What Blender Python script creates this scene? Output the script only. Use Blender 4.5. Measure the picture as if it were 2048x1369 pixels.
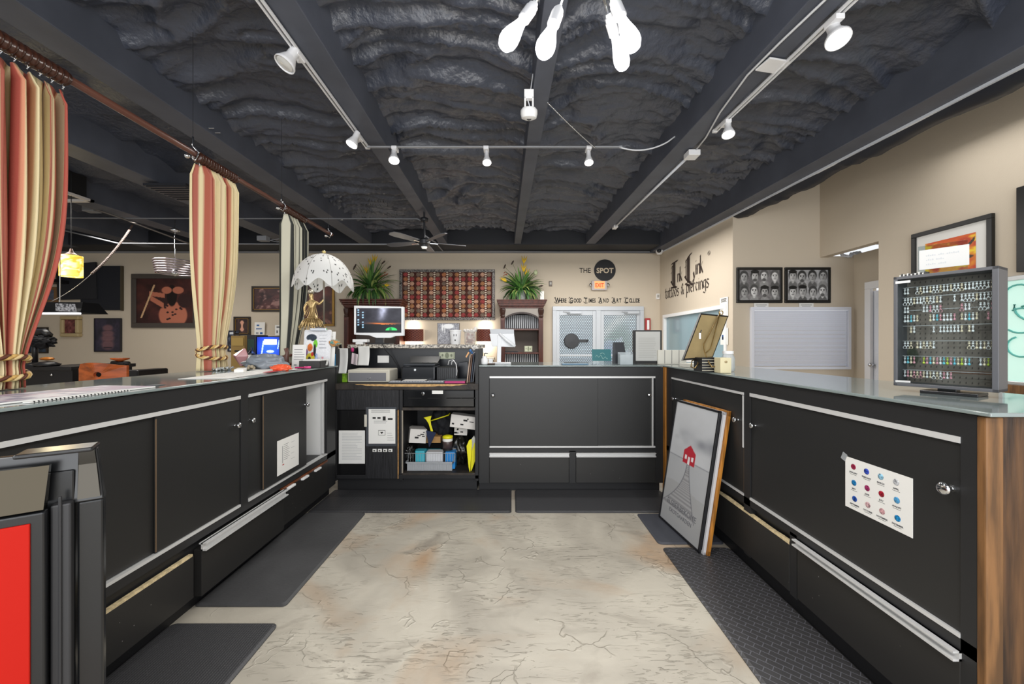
import bpy, bmesh, math, random
import numpy as np
from mathutils import Vector, Matrix, noise
for o in list(bpy.data.objects): bpy.data.objects.remove(o)
SC = bpy.context.scene
COL = SC.collection
PI = math.pi
F = 790.0; H = 1.3; U0 = 1024.0; V0 = 687.0

# ---------------------------------------------------------------- camera, world, lights, exposure
cam_d = bpy.data.cameras.new('camera'); cam = bpy.data.objects.new('camera', cam_d); COL.objects.link(cam)
cam.location = (0, 0, H); cam.rotation_euler = (PI/2, 0, 0)
cam_d.sensor_width = 36; cam_d.lens = 36*F/2048; cam_d.shift_y = (V0-684.5)/2048
cam_d.clip_start = 0.05; cam_d.clip_end = 60
SC.camera = cam
SC.view_settings.view_transform = 'Standard'; SC.view_settings.look = 'None'
SC.view_settings.gamma = 1; SC.view_settings.exposure = 0.18; SC.view_settings.use_curve_mapping = False
try:
    SC.cycles.max_bounces = 8; SC.cycles.diffuse_bounces = 4; SC.cycles.sample_clamp_indirect = 6
    SC.cycles.caustics_reflective = False; SC.cycles.caustics_refractive = False
except Exception: pass
W = bpy.data.worlds.new('daylight'); SC.world = W; W.use_nodes = True
W.node_tree.nodes['Background'].inputs[0].default_value = (0.93, 0.96, 1.0, 1)
W.node_tree.nodes['Background'].inputs[1].default_value = 0.9

def area(name, loc, rot, sx, sy, power, color=(1, 1, 1), spread=PI):
    d = bpy.data.lights.new(name, 'AREA'); d.shape = 'RECTANGLE'; d.size = sx; d.size_y = sy
    d.energy = power; d.color = color; d.spread = spread
    o = bpy.data.objects.new(name, d); o.location = loc; o.rotation_euler = rot; COL.objects.link(o); return o
def point(name, loc, power, color=(1, 1, 1), r=0.05):
    d = bpy.data.lights.new(name, 'POINT'); d.energy = power; d.color = color; d.shadow_soft_size = r
    o = bpy.data.objects.new(name, d); o.location = loc; COL.objects.link(o); return o
def spot(name, loc, target, power, color=(1, 1, 1), ang=95, blend=0.9, r=0.04):
    d = bpy.data.lights.new(name, 'SPOT'); d.energy = power; d.color = color; d.shadow_soft_size = r
    d.spot_size = math.radians(ang); d.spot_blend = blend
    o = bpy.data.objects.new(name, d); o.location = loc
    o.rotation_euler = (Vector(target)-Vector(loc)).to_track_quat('-Z', 'Y').to_euler(); COL.objects.link(o); return o
# added fill behind the viewpoint, standing in for unseen shop-front windows
area('front_fill', (0.6, -2.9, 1.7), (PI/2, 0, 0), 7.5, 2.8, 230, (0.96, 0.98, 1.0))
# added ceiling fill behind the viewpoint, then the studio troffers beyond the counter
area('ceiling_fill', (0.2, -1.0, 3.05), (0, 0, 0), 2.4, 1.2, 75, (1, 0.98, 0.95))
area('troffer_light_2', (-6.2, 5.4, 3.1), (0, 0, 0), 1.2, 2.4, 85, (1, 0.96, 0.9))
area('troffer_light_3', (-4.2, 2.0, 3.1), (0, 0, 0), 1.2, 2.0, 40, (1, 0.96, 0.9))
area('rear_fill', (0.9, 6.2, 3.05), (0, 0, 0), 3.4, 1.6, 135, (1, 0.97, 0.93))  # added fill over the rear of the shop, no fixture there
area('side_fill', (3.95, 3.2, 3.3), (0, 0, 0), 0.7, 1.8, 12, (1, 0.98, 0.95))  # weak added fill beside the outer wall, no fixture there

# ---------------------------------------------------------------- colour and materials
def lin(c):
    if isinstance(c, str): c = [int(c[i:i+2], 16) for i in (0, 2, 4)]
    r = []
    for v in c[:3]:
        v = v/255.0
        r.append(v/12.92 if v <= 0.04045 else ((v+0.055)/1.055)**2.4)
    return tuple(r)
MATS = {}
def mat(name, c, rough=0.5, metal=0.0, spec=0.5, emis=0.0, ec=None, trans=0.0, alpha=1.0, ior=1.45,
        noise_amt=0.0, nscale=8.0, bump=0.0, bscale=60.0, c2=None, stretch=(1, 1, 1), coat=0.0):
    if name in MATS: return MATS[name]
    m = bpy.data.materials.new(name); m.use_nodes = True; MATS[name] = m
    nt = m.node_tree; b = nt.nodes['Principled BSDF']; L = nt.links
    col = lin(c)
    b.inputs['Base Color'].default_value = (*col, 1); b.inputs['Roughness'].default_value = rough
    b.inputs['Metallic'].default_value = metal; b.inputs['Specular IOR Level'].default_value = spec
    b.inputs['Transmission Weight'].default_value = trans; b.inputs['Alpha'].default_value = alpha
    b.inputs['IOR'].default_value = ior; b.inputs['Coat Weight'].default_value = coat
    if emis:
        b.inputs['Emission Color'].default_value = (*lin(ec or c), 1); b.inputs['Emission Strength'].default_value = emis
    if noise_amt or bump or c2:
        tc = nt.nodes.new('ShaderNodeTexCoord'); mp = nt.nodes.new('ShaderNodeMapping')
        mp.inputs['Scale'].default_value = stretch
        L.new(tc.outputs['Object'], mp.inputs['Vector'])
        if noise_amt or c2:
            n = nt.nodes.new('ShaderNodeTexNoise'); n.inputs['Scale'].default_value = nscale; n.inputs['Detail'].default_value = 6
            L.new(mp.outputs[0], n.inputs['Vector'])
            r = nt.nodes.new('ShaderNodeValToRGB'); L.new(n.outputs[0], r.inputs[0])
            lo, hi = (col, lin(c2)) if c2 else (tuple(x*(1-noise_amt) for x in col), tuple(min(1, x*(1+noise_amt)) for x in col))
            r.color_ramp.elements[0].position = 0.38; r.color_ramp.elements[0].color = (*lo, 1)
            r.color_ramp.elements[1].position = 0.62; r.color_ramp.elements[1].color = (*hi, 1)
            L.new(r.outputs[0], b.inputs['Base Color'])
        if bump:
            n2 = nt.nodes.new('ShaderNodeTexNoise'); n2.inputs['Scale'].default_value = bscale; n2.inputs['Detail'].default_value = 5
            L.new(mp.outputs[0], n2.inputs['Vector'])
            bp = nt.nodes.new('ShaderNodeBump'); bp.inputs['Strength'].default_value = bump; bp.inputs['Distance'].default_value = 0.01
            L.new(n2.outputs[0], bp.inputs['Height']); L.new(bp.outputs[0], b.inputs['Normal'])
    return m
def vmat(name, rough=0.6, emis=0.0, metal=0.0, spec=0.4, bump=0.0, bscale=200):
    if name in MATS: return MATS[name]
    m = mat(name, 'ffffff', rough, metal, spec, bump=bump, bscale=bscale); nt = m.node_tree; b = nt.nodes['Principled BSDF']
    a = nt.nodes.new('ShaderNodeVertexColor'); a.layer_name = 'Col'
    nt.links.new(a.outputs[0], b.inputs['Base Color'])
    if emis:
        nt.links.new(a.outputs[0], b.inputs['Emission Color']); b.inputs['Emission Strength'].default_value = emis
    return m

# ---------------------------------------------------------------- object helpers
WM = {}
def reg(o, parent=None):
    COL.objects.link(o)
    base = WM[parent.name] if parent else Matrix.Identity(4)
    if parent: o.parent = parent
    WM[o.name] = base @ Matrix.LocRotScale(o.location, o.rotation_euler, o.scale)
    return o
def tag(o, label=None, cat=None, group=None, kind=None):
    if label: o['label'] = label
    if cat: o['category'] = cat
    if group: o['group'] = group
    if kind: o['kind'] = kind
    return o
def T(name, label, cat, loc=(0, 0, 0), rz=0.0, group=None, rot=None):
    o = bpy.data.objects.new(name, None); o.empty_display_size = 0.05
    o.location = loc; o.rotation_euler = rot if rot else (0, 0, rz)
    reg(o); tag(o, label, cat, group); return o
def S(name, loc=(0, 0, 0)):
    o = bpy.data.objects.new(name, None); o.location = loc; reg(o); tag(o, kind='structure'); return o

class MB:
    def __init__(s): s.v = []; s.f = []; s.m = []; s.mi = 0; s.X = None
    def _a(s, vs, fs, mi=None):
        b = len(s.v)
        if s.X is not None: vs = [tuple(s.X @ Vector(p)) for p in vs]
        s.v += [tuple(p) for p in vs]; s.f += [tuple(i+b for i in f) for f in fs]
        s.m += [s.mi if mi is None else mi]*len(fs); return s
    def box(s, x0, x1, y0, y1, z0, z1, mi=None):
        x0, x1 = sorted((x0, x1)); y0, y1 = sorted((y0, y1)); z0, z1 = sorted((z0, z1))
        return s._a([(x0,y0,z0),(x1,y0,z0),(x1,y1,z0),(x0,y1,z0),(x0,y0,z1),(x1,y0,z1),(x1,y1,z1),(x0,y1,z1)],
                    [(0,3,2,1),(4,5,6,7),(0,1,5,4),(1,2,6,5),(2,3,7,6),(3,0,4,7)], mi)
    def obox(s, c, size, R=None, mi=None):
        R = R or Matrix.Identity(3); c = Vector(c); a, b, d = (x/2 for x in size); vs = []
        for z in (-d, d):
            for x, y in ((-a,-b),(a,-b),(a,b),(-a,b)): vs.append(c + R @ Vector((x, y, z)))
        return s._a(vs, [(0,3,2,1),(4,5,6,7),(0,1,5,4),(1,2,6,5),(2,3,7,6),(3,0,4,7)], mi)
    def tube(s, pts, r, n=8, mi=None, caps=True):
        pts = [Vector(p) for p in pts]; rs = r if isinstance(r, (list, tuple)) else [r]*len(pts)
        vs = []; fs = []; ref = None
        for i, p in enumerate(pts):
            d = (pts[min(i+1, len(pts)-1)] - pts[max(i-1, 0)])
            d = d.normalized() if d.length > 1e-9 else Vector((0, 0, 1))
            if ref is None:
                ref = Vector((0, 0, 1)) if abs(d.z) < 0.9 else Vector((1, 0, 0))
            a = d.cross(ref)
            if a.length < 1e-6: a = d.orthogonal()
            a.normalize(); b = d.cross(a).normalized(); ref = -b if False else ref
            for k in range(n):
                t = 2*PI*k/n; vs.append(p + a*math.cos(t)*rs[i] + b*math.sin(t)*rs[i])
        for i in range(len(pts)-1):
            for k in range(n):
                k2 = (k+1) % n; fs.append((i*n+k, i*n+k2, (i+1)*n+k2, (i+1)*n+k))
        if caps:
            fs.append(tuple(range(n))[::-1]); fs.append(tuple((len(pts)-1)*n+k for k in range(n)))
        return s._a(vs, fs, mi)
    def lathe(s, prof, o=(0, 0, 0), axis=(0, 0, 1), n=20, mi=None, sx=1, sy=1):
        q = Vector((0, 0, 1)).rotation_difference(Vector(axis).normalized()); o = Vector(o); vs = []; fs = []
        for r, z in prof:
            for k in range(n):
                t = 2*PI*k/n; vs.append(o + q @ Vector((r*sx*math.cos(t), r*sy*math.sin(t), z)))
        for i in range(len(prof)-1):
            for k in range(n):
                k2 = (k+1) % n; fs.append((i*n+k, i*n+k2, (i+1)*n+k2, (i+1)*n+k))
        if prof[0][0] > 1e-5: fs.append(tuple(range(n))[::-1])
        if prof[-1][0] > 1e-5: fs.append(tuple((len(prof)-1)*n+k for k in range(n)))
        return s._a(vs, fs, mi)
    def ball(s, c, r, n=12, mi=None, sc=(1, 1, 1)):
        prof = [(max(1e-6, math.sin(PI*i/(n//2))), -math.cos(PI*i/(n//2))) for i in range(n//2+1)]
        c = Vector(c); vs = []; fs = []
        for rr, z in prof:
            for k in range(n):
                t = 2*PI*k/n; vs.append(c + Vector((rr*math.cos(t)*r*sc[0], rr*math.sin(t)*r*sc[1], z*r*sc[2])))
        for i in range(len(prof)-1):
            for k in range(n):
                k2 = (k+1) % n; fs.append((i*n+k, i*n+k2, (i+1)*n+k2, (i+1)*n+k))
        return s._a(vs, fs, mi)
    def prism(s, poly, o, ux, uy, th, mi=None):
        """extrude a 2D polygon: plane through o with axes ux, uy, thickness th along ux x uy"""
        o = Vector(o); ux = Vector(ux); uy = Vector(uy); n = ux.cross(uy).normalized()
        a = [o + ux*p[0] + uy*p[1] for p in poly]; b = [p + n*th for p in a]; k = len(a)
        return s._a(a + b, [tuple(range(k))[::-1], tuple(range(k, 2*k))] + [(i, (i+1) % k, k+(i+1) % k, k+i) for i in range(k)], mi)
    def grid(s, fn, nu, nv, mi=None, closed=False):
        vs = [fn(i/nu, j/nv) for j in range(nv+1) for i in range(nu+1)]
        fs = [(j*(nu+1)+i, j*(nu+1)+i+1, (j+1)*(nu+1)+i+1, (j+1)*(nu+1)+i) for j in range(nv) for i in range(nu)]
        return s._a(vs, fs, mi)
    def text(s, txt, M, size=1.0, sx=1.0, depth=0.004, mi=None, align='LEFT', bold=0.0, font=None):
        c = bpy.data.curves.new('t', 'FONT'); c.body = txt; c.size = size; c.extrude = depth/2; c.align_x = align; c.offset = bold
        c.resolution_u = 3
        o = bpy.data.objects.new('t', c); COL.objects.link(o)
        me = bpy.data.meshes.new_from_object(o.evaluated_get(bpy.context.evaluated_depsgraph_get()))
        vs = [M @ Vector((v.co.x*sx, v.co.y, v.co.z)) for v in me.vertices]
        s._a(vs, [tuple(p.vertices) for p in me.polygons], mi)
        bpy.data.objects.remove(o); bpy.data.curves.remove(c); bpy.data.meshes.remove(me); return s
    def build(s, name, mats, parent=None, world=True, smooth=False, bevel=0.0, seg=2, cols=None, sub=0, solid=0.0, autos=None):
        me = bpy.data.meshes.new(name); vs = s.v
        if parent and world:
            inv = WM[parent.name].inverted(); vs = [tuple(inv @ Vector(p)) for p in vs]
        me.from_pydata(vs, [], s.f)
        for m in (mats if isinstance(mats, (list, tuple)) else [mats]): me.materials.append(m)
        me.polygons.foreach_set('material_index', s.m)
        if smooth: me.polygons.foreach_set('use_smooth', [True]*len(s.f))
        if cols is not None:
            a = me.color_attributes.new('Col', 'FLOAT_COLOR', 'POINT')
            a.data.foreach_set('color', np.asarray(cols, dtype=np.float32).ravel())
        me.update()
        o = bpy.data.objects.new(name, me); reg(o, parent)
        if solid: d = o.modifiers.new('solid', 'SOLIDIFY'); d.thickness = solid; d.offset = 0
        if sub: d = o.modifiers.new('sub', 'SUBSURF'); d.levels = sub; d.render_levels = sub
        if bevel: d = o.modifiers.new('bevel', 'BEVEL'); d.width = bevel; d.segments = seg; d.limit_method = 'ANGLE'; d.harden_normals = False
        if smooth and autos is not None:
            me.set_sharp_from_angle(angle=math.radians(autos))
        return o
def thing1(mb, name, mats, label, cat, group=None, **k):
    o = mb.build(name, mats, **k); return tag(o, label, cat, group)

# numpy value noise and picture helper
def vn(x, y, seed=0):
    xi = np.floor(x).astype(np.int64); yi = np.floor(y).astype(np.int64); fx = x-xi; fy = y-yi
    fx = fx*fx*(3-2*fx); fy = fy*fy*(3-2*fy)
    def h(a, b):
        n = (a*374761393 + b*668265263 + seed*1442695041) & 0xffffffff
        n = ((n ^ (n >> 13))*1274126177) & 0xffffffff
        return ((n ^ (n >> 16)) & 0xffff)/65535.0
    return (h(xi, yi)*(1-fx)+h(xi+1, yi)*fx)*(1-fy)+(h(xi, yi+1)*(1-fx)+h(xi+1, yi+1)*fx)*fy
def fbm(x, y, seed=0, n=3):
    r = 0; a = 0.5
    for i in range(n): r = r + a*vn(x*2**i, y*2**i, seed+i); a *= 0.5
    return r/(1-0.5**n)
def mixc(a, b, t): return a*(1-t[..., None]) + np.array(b, float)*t[..., None]
def cst(X, c): return np.ones(X.shape+(3,))*np.array(c, float)
def ell(X, Y, cx, cy, rx, ry, soft=0.15):
    d = np.sqrt(((X-cx)/rx)**2+((Y-cy)/ry)**2); return np.clip((1-d)/soft+0.5, 0, 1)
def rect(X, Y, x0, x1, y0, y1): return ((X >= x0) & (X <= x1) & (Y >= y0) & (Y <= y1)).astype(float)
def art(name, parent, o, ux, uy, w, h, nx, ny, fn, m, world=True):
    """a picture: a flat printed sheet, colours (0-255) given by fn(X, Y) with X, Y in 0..1"""
    g = np.linspace(0, 1, nx+1); k = np.linspace(0, 1, ny+1); X, Y = np.meshgrid(g, k)
    c = np.clip(np.asarray(fn(X, Y), float), 0, 255)/255
    c = np.where(c <= 0.04045, c/12.92, ((c+0.055)/1.055)**2.4)
    c = np.concatenate([c.reshape(-1, 3), np.ones(((nx+1)*(ny+1), 1))], 1)
    mb = MB(); o = Vector(o); ux = Vector(ux); uy = Vector(uy)
    mb.grid(lambda a, b: o + ux*(a*w) + uy*(b*h), nx, ny)
    return mb.build(name, m, parent, world=world, cols=c)
EX = Vector((1, 0, 0)); EY = Vector((0, 1, 0)); EZ = Vector((0, 0, 1))
def P(u, v, d): return Vector(((u-U0)/F*d, d, H-(v-V0)/F*d))
def frm(o, ux, uy):
    """matrix whose x and y axes are ux, uy"""
    ux = Vector(ux).normalized(); uy = Vector(uy).normalized(); n = ux.cross(uy)
    M = Matrix((ux, uy, n)).transposed().to_4x4(); M.translation = Vector(o); return M
rnd = random.Random(7)
PAPER = mat('paper', 'e9e8e4', 0.75); INK = mat('ink', '55565a', 0.8); DARKINK = mat('dark_ink', '1c1b1b', 0.7)
BLK = mat('black_laminate', '252526', 0.42, spec=0.5, bump=0.02, bscale=400)
BLK2 = mat('black_paint', '1c1c1e', 0.5, bump=0.05, bscale=90)
SIL = mat('silver_trim', 'd9d9d8', 0.4, metal=0.25)
CHR = mat('chrome', 'd8dadd', 0.12, metal=1.0)
WHT = mat('white_enamel', 'eeeeee', 0.4)
RAW = mat('raw_wood_edge', 'b98e5a', 0.8, noise_amt=0.25, nscale=30)
def thin_glass(name, c='f2f6f6', rough=.03, refl=.12, base_alpha=0.0):
    m = bpy.data.materials.new(name); m.use_nodes = True; MATS[name] = m; nt = m.node_tree; nt.nodes.clear()
    o = nt.nodes.new('ShaderNodeOutputMaterial'); t = nt.nodes.new('ShaderNodeBsdfTransparent'); t.inputs[0].default_value = (*lin(c), 1)
    g = nt.nodes.new('ShaderNodeBsdfGlossy'); g.inputs['Roughness'].default_value = rough
    lw = nt.nodes.new('ShaderNodeLayerWeight'); lw.inputs[0].default_value = refl
    x = nt.nodes.new('ShaderNodeMixShader'); nt.links.new(lw.outputs['Fresnel'], x.inputs[0]); nt.links.new(t.outputs[0], x.inputs[1]); nt.links.new(g.outputs[0], x.inputs[2]); nt.links.new(x.outputs[0], o.inputs[0]); return m
def ring(mb, x0, x1, z0, z1, f, y0, y1):
    mb.box(x0, x1, y0, y1, z1-f, z1); mb.box(x0, x1, y0, y1, z0, z0+f); mb.box(x0, x0+f, y0, y1, z0+f, z1-f); return mb.box(x1-f, x1, y0, y1, z0+f, z1-f)
GLASS = mat('clear_plastic', 'f4f8f8', 0.05, trans=1.0, ior=1.2)
BEIGE = mat('beige_wall_paint', 'cbbfad', 0.85, spec=0.2, bump=0.12, bscale=140)
# ---------------------------------------------------------------- the setting
def floor_mat():
    m = mat('trowelled_concrete', 'c4b9a4', 0.45, spec=0.4); nt = m.node_tree; b = nt.nodes['Principled BSDF']; L = nt.links
    N = lambda t: nt.nodes.new(t)
    tc = N('ShaderNodeTexCoord')
    def noi(sc, det=5, st=(1, 1, 1), dist=0.0, rot=0.0):
        mp = N('ShaderNodeMapping'); mp.inputs['Scale'].default_value = st; mp.inputs['Rotation'].default_value = (0, 0, rot); L.new(tc.outputs['Object'], mp.inputs[0])
        n = N('ShaderNodeTexNoise'); n.inputs['Scale'].default_value = sc; n.inputs['Detail'].default_value = det; n.inputs['Distortion'].default_value = dist
        L.new(mp.outputs[0], n.inputs['Vector']); return n
    def ramp(src, p0, c0, p1, c1):
        r = N('ShaderNodeValToRGB'); L.new(src, r.inputs[0]); e = r.color_ramp.elements
        e[0].position = p0; e[0].color = c0; e[1].position = p1; e[1].color = c1; return r
    def mix(a, bb, f, mode='MIX'):
        x = N('ShaderNodeMix'); x.data_type = 'RGBA'; x.blend_type = mode
        L.new(f, x.inputs[0]); 
        if isinstance(a, tuple): x.inputs[6].default_value = a
        else: L.new(a, x.inputs[6])
        if isinstance(bb, tuple): x.inputs[7].default_value = bb
        else: L.new(bb, x.inputs[7])
        return x.outputs[2]
    W0 = (0, 0, 0, 1); W1 = (1, 1, 1, 1)
    base = ramp(noi(1.6, 6, dist=1.2).outputs[0], 0.35, (*lin('a9a295'), 1), 0.62, (*lin('c4bdae'), 1))
    tan = ramp(noi(1.3, 4, dist=0.8).outputs[0], 0.53, W0, 0.74, W1)
    tn = noi(2.3, 5, (1, 1.6, 1), 1.5); tan2 = ramp(tn.outputs[0], 0.58, W0, 0.72, W1)
    c = mix(base.outputs[0], (*lin('b3977a'), 1), tan.outputs[0])
    c = mix(c, (*lin('9d9588'), 1), tan2.outputs[0])
    # trowel ridges
    vo = N('ShaderNodeTexVoronoi'); vo.feature = 'DISTANCE_TO_EDGE'; vo.inputs['Scale'].default_value = 2.1
    dn = noi(2.6, 4); ad = N('ShaderNodeMix'); ad.data_type = 'RGBA'; ad.blend_type = 'LINEAR_LIGHT'; ad.inputs[0].default_value = 0.34
    L.new(tc.outputs['Object'], ad.inputs[6]); L.new(dn.outputs['Color'], ad.inputs[7]); L.new(ad.outputs[2], vo.inputs['Vector'])
    edge0 = ramp(vo.outputs['Distance'], 0.0, W1, 0.012, W0); em = N('ShaderNodeMix'); em.data_type = 'RGBA'; em.blend_type = 'MULTIPLY'; em.inputs[0].default_value = 1; L.new(edge0.outputs[0], em.inputs[6]); L.new(ramp(noi(3.1, 3).outputs[0], 0.5, W0, 0.56, W1).outputs[0], em.inputs[7])
    class _E: outputs = [em.outputs[2]]
    edge = _E
    fine = noi(9.0, 9, (1, 5.5, 1), 1.8, 0.6); fr = ramp(fine.outputs[0], 0.58, W0, 0.63, W1)
    patch = ramp(noi(2.3, 3).outputs[0], 0.44, W0, 0.6, W1)
    mul = N('ShaderNodeMath'); mul.operation = 'MULTIPLY'; L.new(fr.outputs[0], mul.inputs[0]); L.new(patch.outputs[0], mul.inputs[1])
    half = N('ShaderNodeMath'); half.operation = 'MULTIPLY'; half.inputs[1].default_value = 0.42; L.new(mul.outputs[0], half.inputs[0])
    c = mix(c, (*lin('6f6759'), 1), half.outputs[0])
    eh = N('ShaderNodeMath'); eh.operation = 'MULTIPLY'; eh.inputs[1].default_value = 0.015; L.new(edge.outputs[0], eh.inputs[0])
    c = mix(c, (*lin('8d8371'), 1), eh.outputs[0])
    L.new(c, b.inputs['Base Color'])
    a1 = N('ShaderNodeMath'); a1.operation = 'ADD'; L.new(edge.outputs[0], a1.inputs[0]); L.new(mul.outputs[0], a1.inputs[1])
    a2 = N('ShaderNodeMath'); a2.operation = 'ADD'; L.new(a1.outputs[0], a2.inputs[0]); L.new(noi(9, 6, dist=0.5).outputs[0], a2.inputs[1])
    bp = N('ShaderNodeBump'); bp.inputs['Strength'].default_value = 0.6; bp.inputs['Distance'].default_value = 0.008
    L.new(a2.outputs[0], bp.inputs['Height']); L.new(bp.outputs[0], b.inputs['Normal'])
    return m
SK = -0.022; SL = 0.024           # roof beams: a little askew to the counters, and rising with the roof
mb = MB(); mb.box(-11.2, 6.2, -3, 9.6, -0.12, 0); tag(mb.build('floor', floor_mat()), kind='structure')
# walls
mb = MB(); mb.box(-11.2, 0.87, 8.5, 8.62, 0, 3.9); mb.box(0.87, 2.82, 8.5, 8.62, 2.09, 3.9); mb.box(2.82, 3.4, 8.5, 8.62, 0, 3.9)
tag(mb.build('wall_back', BEIGE), kind='structure')
mb = MB(); mb.box(-11.2, -11.08, -1, 8.5, 0, 3.9); tag(mb.build('wall_left', BEIGE), kind='structure')
def wx(y): return 3.37+SK*y
# lettered side wall with its window opening (x about 3.2)
mb = MB(); wz0, wz1, wy0, wy1 = 0.98, 1.86, 5.98, 8.28
def wallseg(y0, y1, z0, z1):
    mb._a([(wx(y0), y0, z0), (wx(y0)+.12, y0, z0), (wx(y1)+.12, y1, z0), (wx(y1), y1, z0), (wx(y0), y0, z1), (wx(y0)+.12, y0, z1), (wx(y1)+.12, y1, z1), (wx(y1), y1, z1)],
          [(0,3,2,1),(4,5,6,7),(0,1,5,4),(1,2,6,5),(2,3,7,6),(3,0,4,7)])
wallseg(5.8, wy0, 0, 3.3); wallseg(wy1, 8.5, 0, 3.3); wallseg(wy0, wy1, 0, wz0); wallseg(wy0, wy1, wz1, 3.3)
tag(mb.build('wall_lettered', BEIGE), kind='structure')
# wall facing the viewer with the blinds
mb = MB(); mb.box(wx(5.8)+.12, 4.52, 5.8, 5.92, 0, 3.9); mb.box(4.52, 5.02, 5.8, 5.92, 0, 2.58); tag(mb.build('wall_far_right', BEIGE), kind='structure')
# side wall of the shop with the alcove opening
mb = MB(); mb.box(4.52, 4.64, -1, 4.87, 0, 3.95); mb.box(4.52, 4.64, 4.87, 5.8, 2.56, 3.95); tag(mb.build('wall_right', BEIGE), kind='structure')
mb = MB(); mb.box(5.02, 5.12, 3.9, 4.98, 0, 2.6); mb.box(5.02, 5.12, 4.98, 5.55, 2.1, 2.6); mb.box(5.02, 5.12, 5.55, 5.92, 0, 2.6)
mb.box(4.64, 5.02, 4.55, 4.65, 0, 2.6)
tag(mb.build('wall_alcove', BEIGE), kind='structure')
mb = MB(); mb.box(4.66, 6.2, 3.9, 6.6, 2.95, 3.0); tag(mb.build('ceiling_alcove', BLK2), kind='structure')
o = MB().grid(lambda a, b: Vector((4.66+.42*a, 5.70+0.1*b, 2.585+0.03*math.sin(9*a)+0.02*math.sin(31*a+4*b)+.02*b)), 40, 3)
thing1(o, 'plastic_sheeting', mat('plastic_film', 'd9dde6', 0.2), 'crumpled clear plastic sheeting along the top of the alcove wall beside the mugshot pictures', 'plastic sheet')
# ceiling: sprayed black foam between beams
FOAM = mat('black_sprayed_foam', '414653', 0.38, spec=0.9, bump=1.0, bscale=28)
BEAM = mat('black_beam_paint', '50545f', 0.5, spec=0.4, noise_amt=0.10, nscale=3, bump=0.05, bscale=30)
beams = [(0.22, 0.35, 3.10), (-1.29, -1.12, 3.10), (1.65, 1.84, 3.10), (-2.87, -2.63, 3.10), (3.14, 3.37, 3.04)]
lbeams = [(-4.35, -4.05, 3.08), (-5.85, -5.55, 3.08), (-7.4, -7.1, 3.08), (-9.0, -8.7, 3.08)]
def foam(x0, x1, dz, fine, y0, y1, seed):
    nx = max(4, int((x1-x0)/fine)); ny = int((y1-y0)/fine)
    def fn(a, b):
        x = x0+(x1-x0)*a; y = y0+(y1-y0)*b
        wv = noise.noise(Vector((x*0.9, y*0.7, seed)))*0.5
        r = noise.noise(Vector((x*1.1, y*7.0+wv*5, seed+3)))
        rid = 1-abs(noise.noise(Vector((x*0.8+2*wv, y*4.6+wv*4, seed+9))))*2
        f = (abs(noise.noise(Vector((x*5, y*11+wv*3, seed))))-.2)*0.035+(abs(noise.noise(Vector((x*13, y*17, seed+4))))-.2)*0.016+noise.noise(Vector((x*26, y*30, seed)))*0.008
        lob = noise.noise(Vector((x*3.2, y*3.6, seed+20)))
        e = min(a, 1-a)*(x1-x0)
        edge = max(0, 1-e/0.28)
        zz = 3.1+SL*y+dz+0.29+0.05*r-0.085*max(0, rid)**3+0.03*lob+f-edge**2*(0.02+0.05*lob+0.03*noise.noise(Vector((y*7, seed, 1))))+0.05*(1-edge)
        return Vector((x+SK*y, y, zz))
    return fn, nx, ny
mb = MB()
bays = [(-2.63, -1.29), (-1.12, 0.22), (0.35, 1.65), (1.84, 3.14)]
for i, (a, b) in enumerate(bays):
    fn, nx, ny = foam(a, b, 0, 0.023, 0.3, 8.3, 11.3*i+2); mb.grid(fn, nx, ny)
    fn, nx, ny = foam(a, b, 0, 0.12, -3.0, 0.3, 11.3*i+2); mb.grid(fn, nx, ny)
for i, (a, b) in enumerate([(-4.05, -2.87), (-5.55, -4.35), (-7.1, -5.85), (-8.7, -7.4), (-11.3, -9.0)]):
    fn, nx, ny = foam(a, b, 0.02, 0.14, -3.0, 8.7, 7.7*i+50); mb.grid(fn, nx, ny)
fn, nx, ny = foam(3.37, 4.75, 0.42, 0.10, -1, 6.2, 90); mb.grid(fn, nx, ny)
# ragged foam lip hanging just outside the last beam
def lip(a, b):
    y = -1+6.8*a
    dz = 0.03+0.045*max(0, noise.noise(Vector((y*2.3, 4, 1)))+.35)+0.02*noise.noise(Vector((y*9, 1, 1)))
    p = [(3.36, 3.06), (3.37, 3.05-dz*.9), (3.44, 3.03-dz), (3.56, 3.05-dz), (3.62, 3.2), (3.60, 3.5)][round(b*5)]
    return Vector((p[0]+SK*y, y, p[1]+SL*y))
ce = mb.build('ceiling', FOAM, smooth=True)
mb = MB(); mb.grid(lip, 150, 5); tag(mb.build('trim_14', mat('foam_lip_black', '171b26', .6), smooth=True), kind='structure'); tag(ce, kind='structure')
def skewbox(mb, x0, x1, y0, y1, z0, z1, mi=None):
    g = lambda x, y, z: (x+SK*y, y, z+SL*y)
    return mb._a([g(x0,y0,z0), g(x1,y0,z0), g(x1,y1,z0), g(x0,y1,z0), g(x0,y0,z1), g(x1,y0,z1), g(x1,y1,z1), g(x0,y1,z1)],
          [(0,3,2,1),(4,5,6,7),(0,1,5,4),(1,2,6,5),(2,3,7,6),(3,0,4,7)], mi)
for i, (a, b, z) in enumerate(beams+lbeams):
    mb = MB(); skewbox(mb, a, b, -3, 8.49, z, z+0.75); tag(mb.build('trim_%d' % (i+1), BEAM, bevel=0.006), kind='structure')
mb = MB(); skewbox(mb, 3.345, 3.375, -1, 8.4, 3.02, 3.045); tag(mb.build('trim_11', mat('conduit_grey', 'dde1ea', 0.35, metal=0.1)), kind='structure')
mb = MB(); mb.box(-11, 3.2, 8.46, 8.5, 3.235, 3.27)
tag(mb.build('trim_12', mat('trim_grey', '8a8a8c', 0.6)), kind='structure')
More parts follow.
